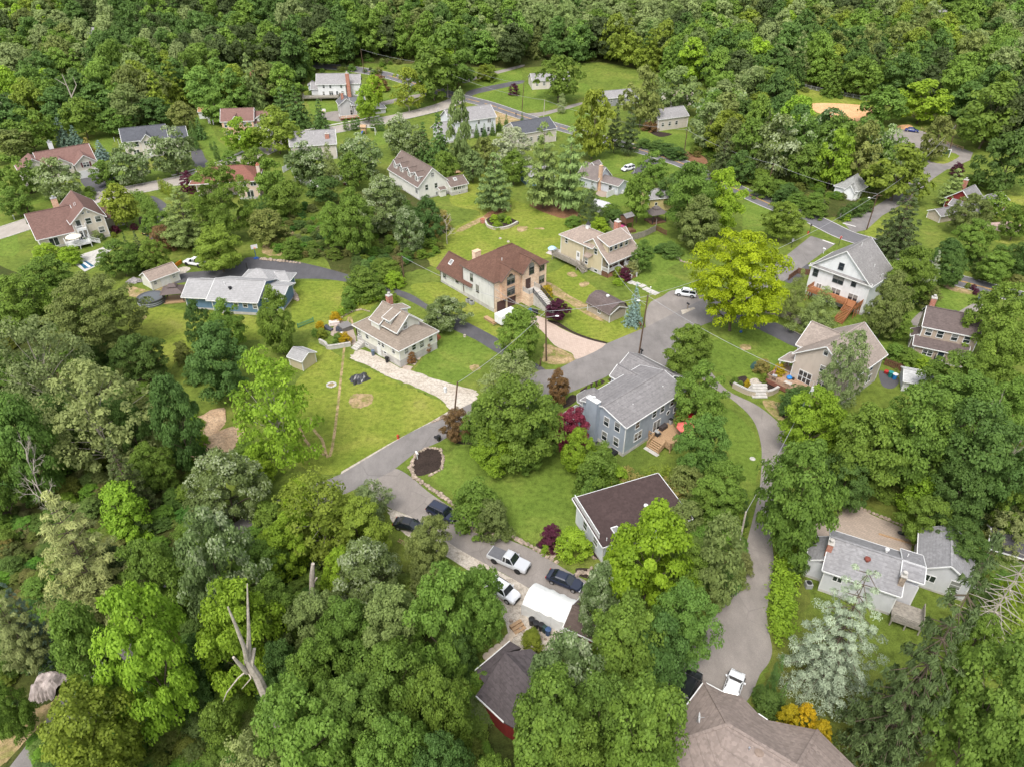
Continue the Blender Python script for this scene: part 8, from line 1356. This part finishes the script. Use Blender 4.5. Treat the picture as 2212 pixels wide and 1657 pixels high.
for _ in range(60000):
    y = rr.uniform(205, 560); x = rr.uniform(-.62*y-60, .62*y+60); z = terr(y); p = proj((x, y, z))
    if 1690 < p[0] < 1905 and 225 < p[1] < 338: continue
    if not (-150 < p[0] < 2360 and p[1] > -75) or not (inpoly(p, zone) or inpoly(p, mid)): continue
    d = rr.uniform(6.5, 9.5)
    if far_ok(x, y, d) and all((hx-x)**2+(hy-y)**2 > 150 for hx, hy in HO): pts.append((x, y, z)); grid.setdefault((int(x//8), int(y//8)), []).append((x, y))
pts.sort(key=lambda q: q[1])
FC = ['g1','g1','g1','g2','g2','o','s','g3','gc','g4','o','yg','g1','g4']
def fkind(x, y):
    v = math.sin(x*.021+1.3)+math.sin(y*.034+x*.012); k = rr.random()
    if k < .06: return 'airy', 'g4'
    if k < .15: return 'spruce', 'ds' if rr.random() < .6 else 'g2'
    if v > .9: return rr.choice(['silver', 'tall']), rr.choice(['s', 'g4', 's', 'g1'])
    if v < -.8: return rr.choice(['maple', 'tall']), rr.choice(['g2', 'g2', 'g1', 'ds'])
    return rr.choice(['maple', 'tall', 'tall', 'silver']), rr.choice(FC)
n_ind = max(0, 296-sum(1 for o in bpy.data.objects if o.type == 'EMPTY' and o.get('category') == 'tree')); 
GRP = 'trees standing in the wood behind the houses'
for i, (x, y, z) in enumerate(pts[:n_ind]):
    k_, c_ = fkind(x, y); w_ = rr.uniform(9.5, 14) if k_ != 'spruce' else rr.uniform(6, 8)
    place(k_, Vector((x, y, z)), w_, rr.uniform(13, 20), c_, GRP)
ORD = 'nearest second third fourth fifth sixth seventh eighth ninth tenth eleventh twelfth thirteenth fourteenth fifteenth sixteenth seventeenth eighteenth nineteenth twentieth'.split()
for lb, L in SEEN.items():
    L.sort(key=lambda q: q[0])
    for i, (d, r) in enumerate(L): r['label'] = lb if len(L) == 1 else lb+(', the nearest' if i == 0 else ', %s nearest' % ORD[min(i, 19)])
# far mass as one stuff object: points carrying crowns
rest = pts[n_ind:]
def gn_mass(name, P, protos_, scale_fn, col_fn, label, cat):
    me = bpy.data.meshes.new(name); me.from_pydata([p[:3] for p in P], [], []); n = len(P)
    for nm, ty, fn in (('idx', 'INT', lambda p: rr.randrange(len(protos_))), ('rot', 'FLOAT', lambda p: rr.uniform(0, 6.28))): a = me.attributes.new(nm, ty, 'POINT'); a.data.foreach_set('value', [fn(p) for p in P])
    s_ = [scale_fn(p) for p in P]; a = me.attributes.new('scl', 'FLOAT_VECTOR', 'POINT'); a.data.foreach_set('vector', [c for v in s_ for c in v])
    a = me.attributes.new('tint', 'FLOAT_COLOR', 'POINT'); a.data.foreach_set('color', [c for p in P for c in col_fn(p)])
    o = link(bpy.data.objects.new(name, me)); tag(o, label, cat, kind='stuff'); t = bpy.data.node_groups.new(name, 'GeometryNodeTree'); t.interface.new_socket('Geometry', in_out='INPUT', socket_type='NodeSocketGeometry'); t.interface.new_socket('Geometry', in_out='OUTPUT', socket_type='NodeSocketGeometry')
    N_ = t.nodes.new; L_ = t.links.new; gi = N_('NodeGroupInput'); go = N_('NodeGroupOutput'); ip = N_('GeometryNodeInstanceOnPoints'); jn_ = N_('GeometryNodeJoinGeometry')
    for m in reversed(protos_):
        oi = N_('GeometryNodeObjectInfo'); oi.inputs['Object'].default_value = m; oi.inputs['As Instance'].default_value = True; oi.transform_space = 'ORIGINAL'; L_(oi.outputs['Geometry'], jn_.inputs[0])
    def att(nm, ty): a_ = N_('GeometryNodeInputNamedAttribute'); a_.data_type = ty; a_.inputs['Name'].default_value = nm; return a_.outputs['Attribute']
    L_(gi.outputs[0], ip.inputs['Points']); L_(jn_.outputs[0], ip.inputs['Instance']); ip.inputs['Pick Instance'].default_value = True; L_(att('idx', 'INT'), ip.inputs['Instance Index'])
    cx = N_('ShaderNodeCombineXYZ'); L_(att('rot', 'FLOAT'), cx.inputs[2]); L_(cx.outputs[0], ip.inputs['Rotation']); L_(att('scl', 'FLOAT_VECTOR'), ip.inputs['Scale']); L_(ip.outputs[0], go.inputs[0])
    md = o.modifiers.new('scatter', 'NODES'); md.node_group = t; return o
def inst_proto(me): m2 = me.copy(); m2.materials[0] = M['instleaf']; return bpy.data.objects.new('crown_source', m2)
far_protos = [inst_proto(PR[k][i][0]) for k, i in (('maple_far', 0), ('maple_far', 1), ('maple_far', 2), ('tall_far', 0), ('tall_far', 1), ('tall_far', 2), ('spruce_far', 0))]
def tint(p):
    k_, c_ = fkind(p[0], p[1]); c = COL[c_]; j = rr.uniform(.95, 1.3); return (c[0]*j, c[1]*j, c[2]*j, 1)
gn_mass('far_wood', rest, far_protos, lambda p: (lambda w_, h_: (w_, w_, h_))(rr.uniform(10, 15), rr.uniform(13, 20)), tint, 'far wood of mixed green crowns rising behind the houses', 'wood')
# undergrowth in the woodland gaps
ug = []
for zn, n_ in (([(-100,600),(60,640),(330,770),(410,900),(420,1060),(640,1080),(760,1150),(980,1360),(1060,1500),(1060,1760),(-200,1760)], 1500), ([(1480,340),(1780,450),(1900,420),(1880,300),(1560,250)], 350), ([(1730,1000),(1860,920),(2230,880),(2300,1180),(1990,1110)], 320), ([(1440,1060),(1600,1080),(1600,1250),(1500,1330),(1440,1280)], 120), ([(700,500),(880,440),(960,540),(800,620)], 150), ([(560,460),(700,440),(740,560),(600,560)], 90), ([(2030,560),(2212,540),(2212,620),(2100,600)], 60), ([(2100,1130),(2212,1130),(2212,1480),(2120,1440)], 120), ([(0,250),(640,225),(900,132),(1300,140),(1640,190),(2110,260),(2212,330),(2212,250),(1640,120),(900,80),(0,180)], 500)):
    k_ = 0; xs = [q[0] for q in zn]; ys = [q[1] for q in zn]
    while k_ < n_:
        p = (rr.uniform(min(xs), max(xs)), rr.uniform(min(ys), max(ys)))
        if inpoly(p, zn):
            k_ += 1; P = G(p); px = proj(P)
            c0 = [(-20,1657),(130,1500),(230,1390),(330,1270),(420,1190),(520,1120),(640,1070)]; near = min((p[0]-a[0])**2+(p[1]-a[1])**2 for a in c0)
            if near > (55 if p[1] < 1400 else 105)**2 and p[0] < 2225: ug.append((P.x, P.y, P.z))
shp = [inst_proto(PR['shrub'][i][0]) for i in range(3)]
gn_mass('undergrowth', ug, shp, lambda p: (lambda w_: (w_, w_, w_*rr.uniform(.4, .8)))(rr.uniform(1.4, 3.6)), lambda p: (*[c*rr.uniform(.8, 1.2) for c in COL[rr.choice(['g1', 'g1', 'g2', 'o'])]], 1), 'leafy undergrowth between the trunks of the woods', 'undergrowth')
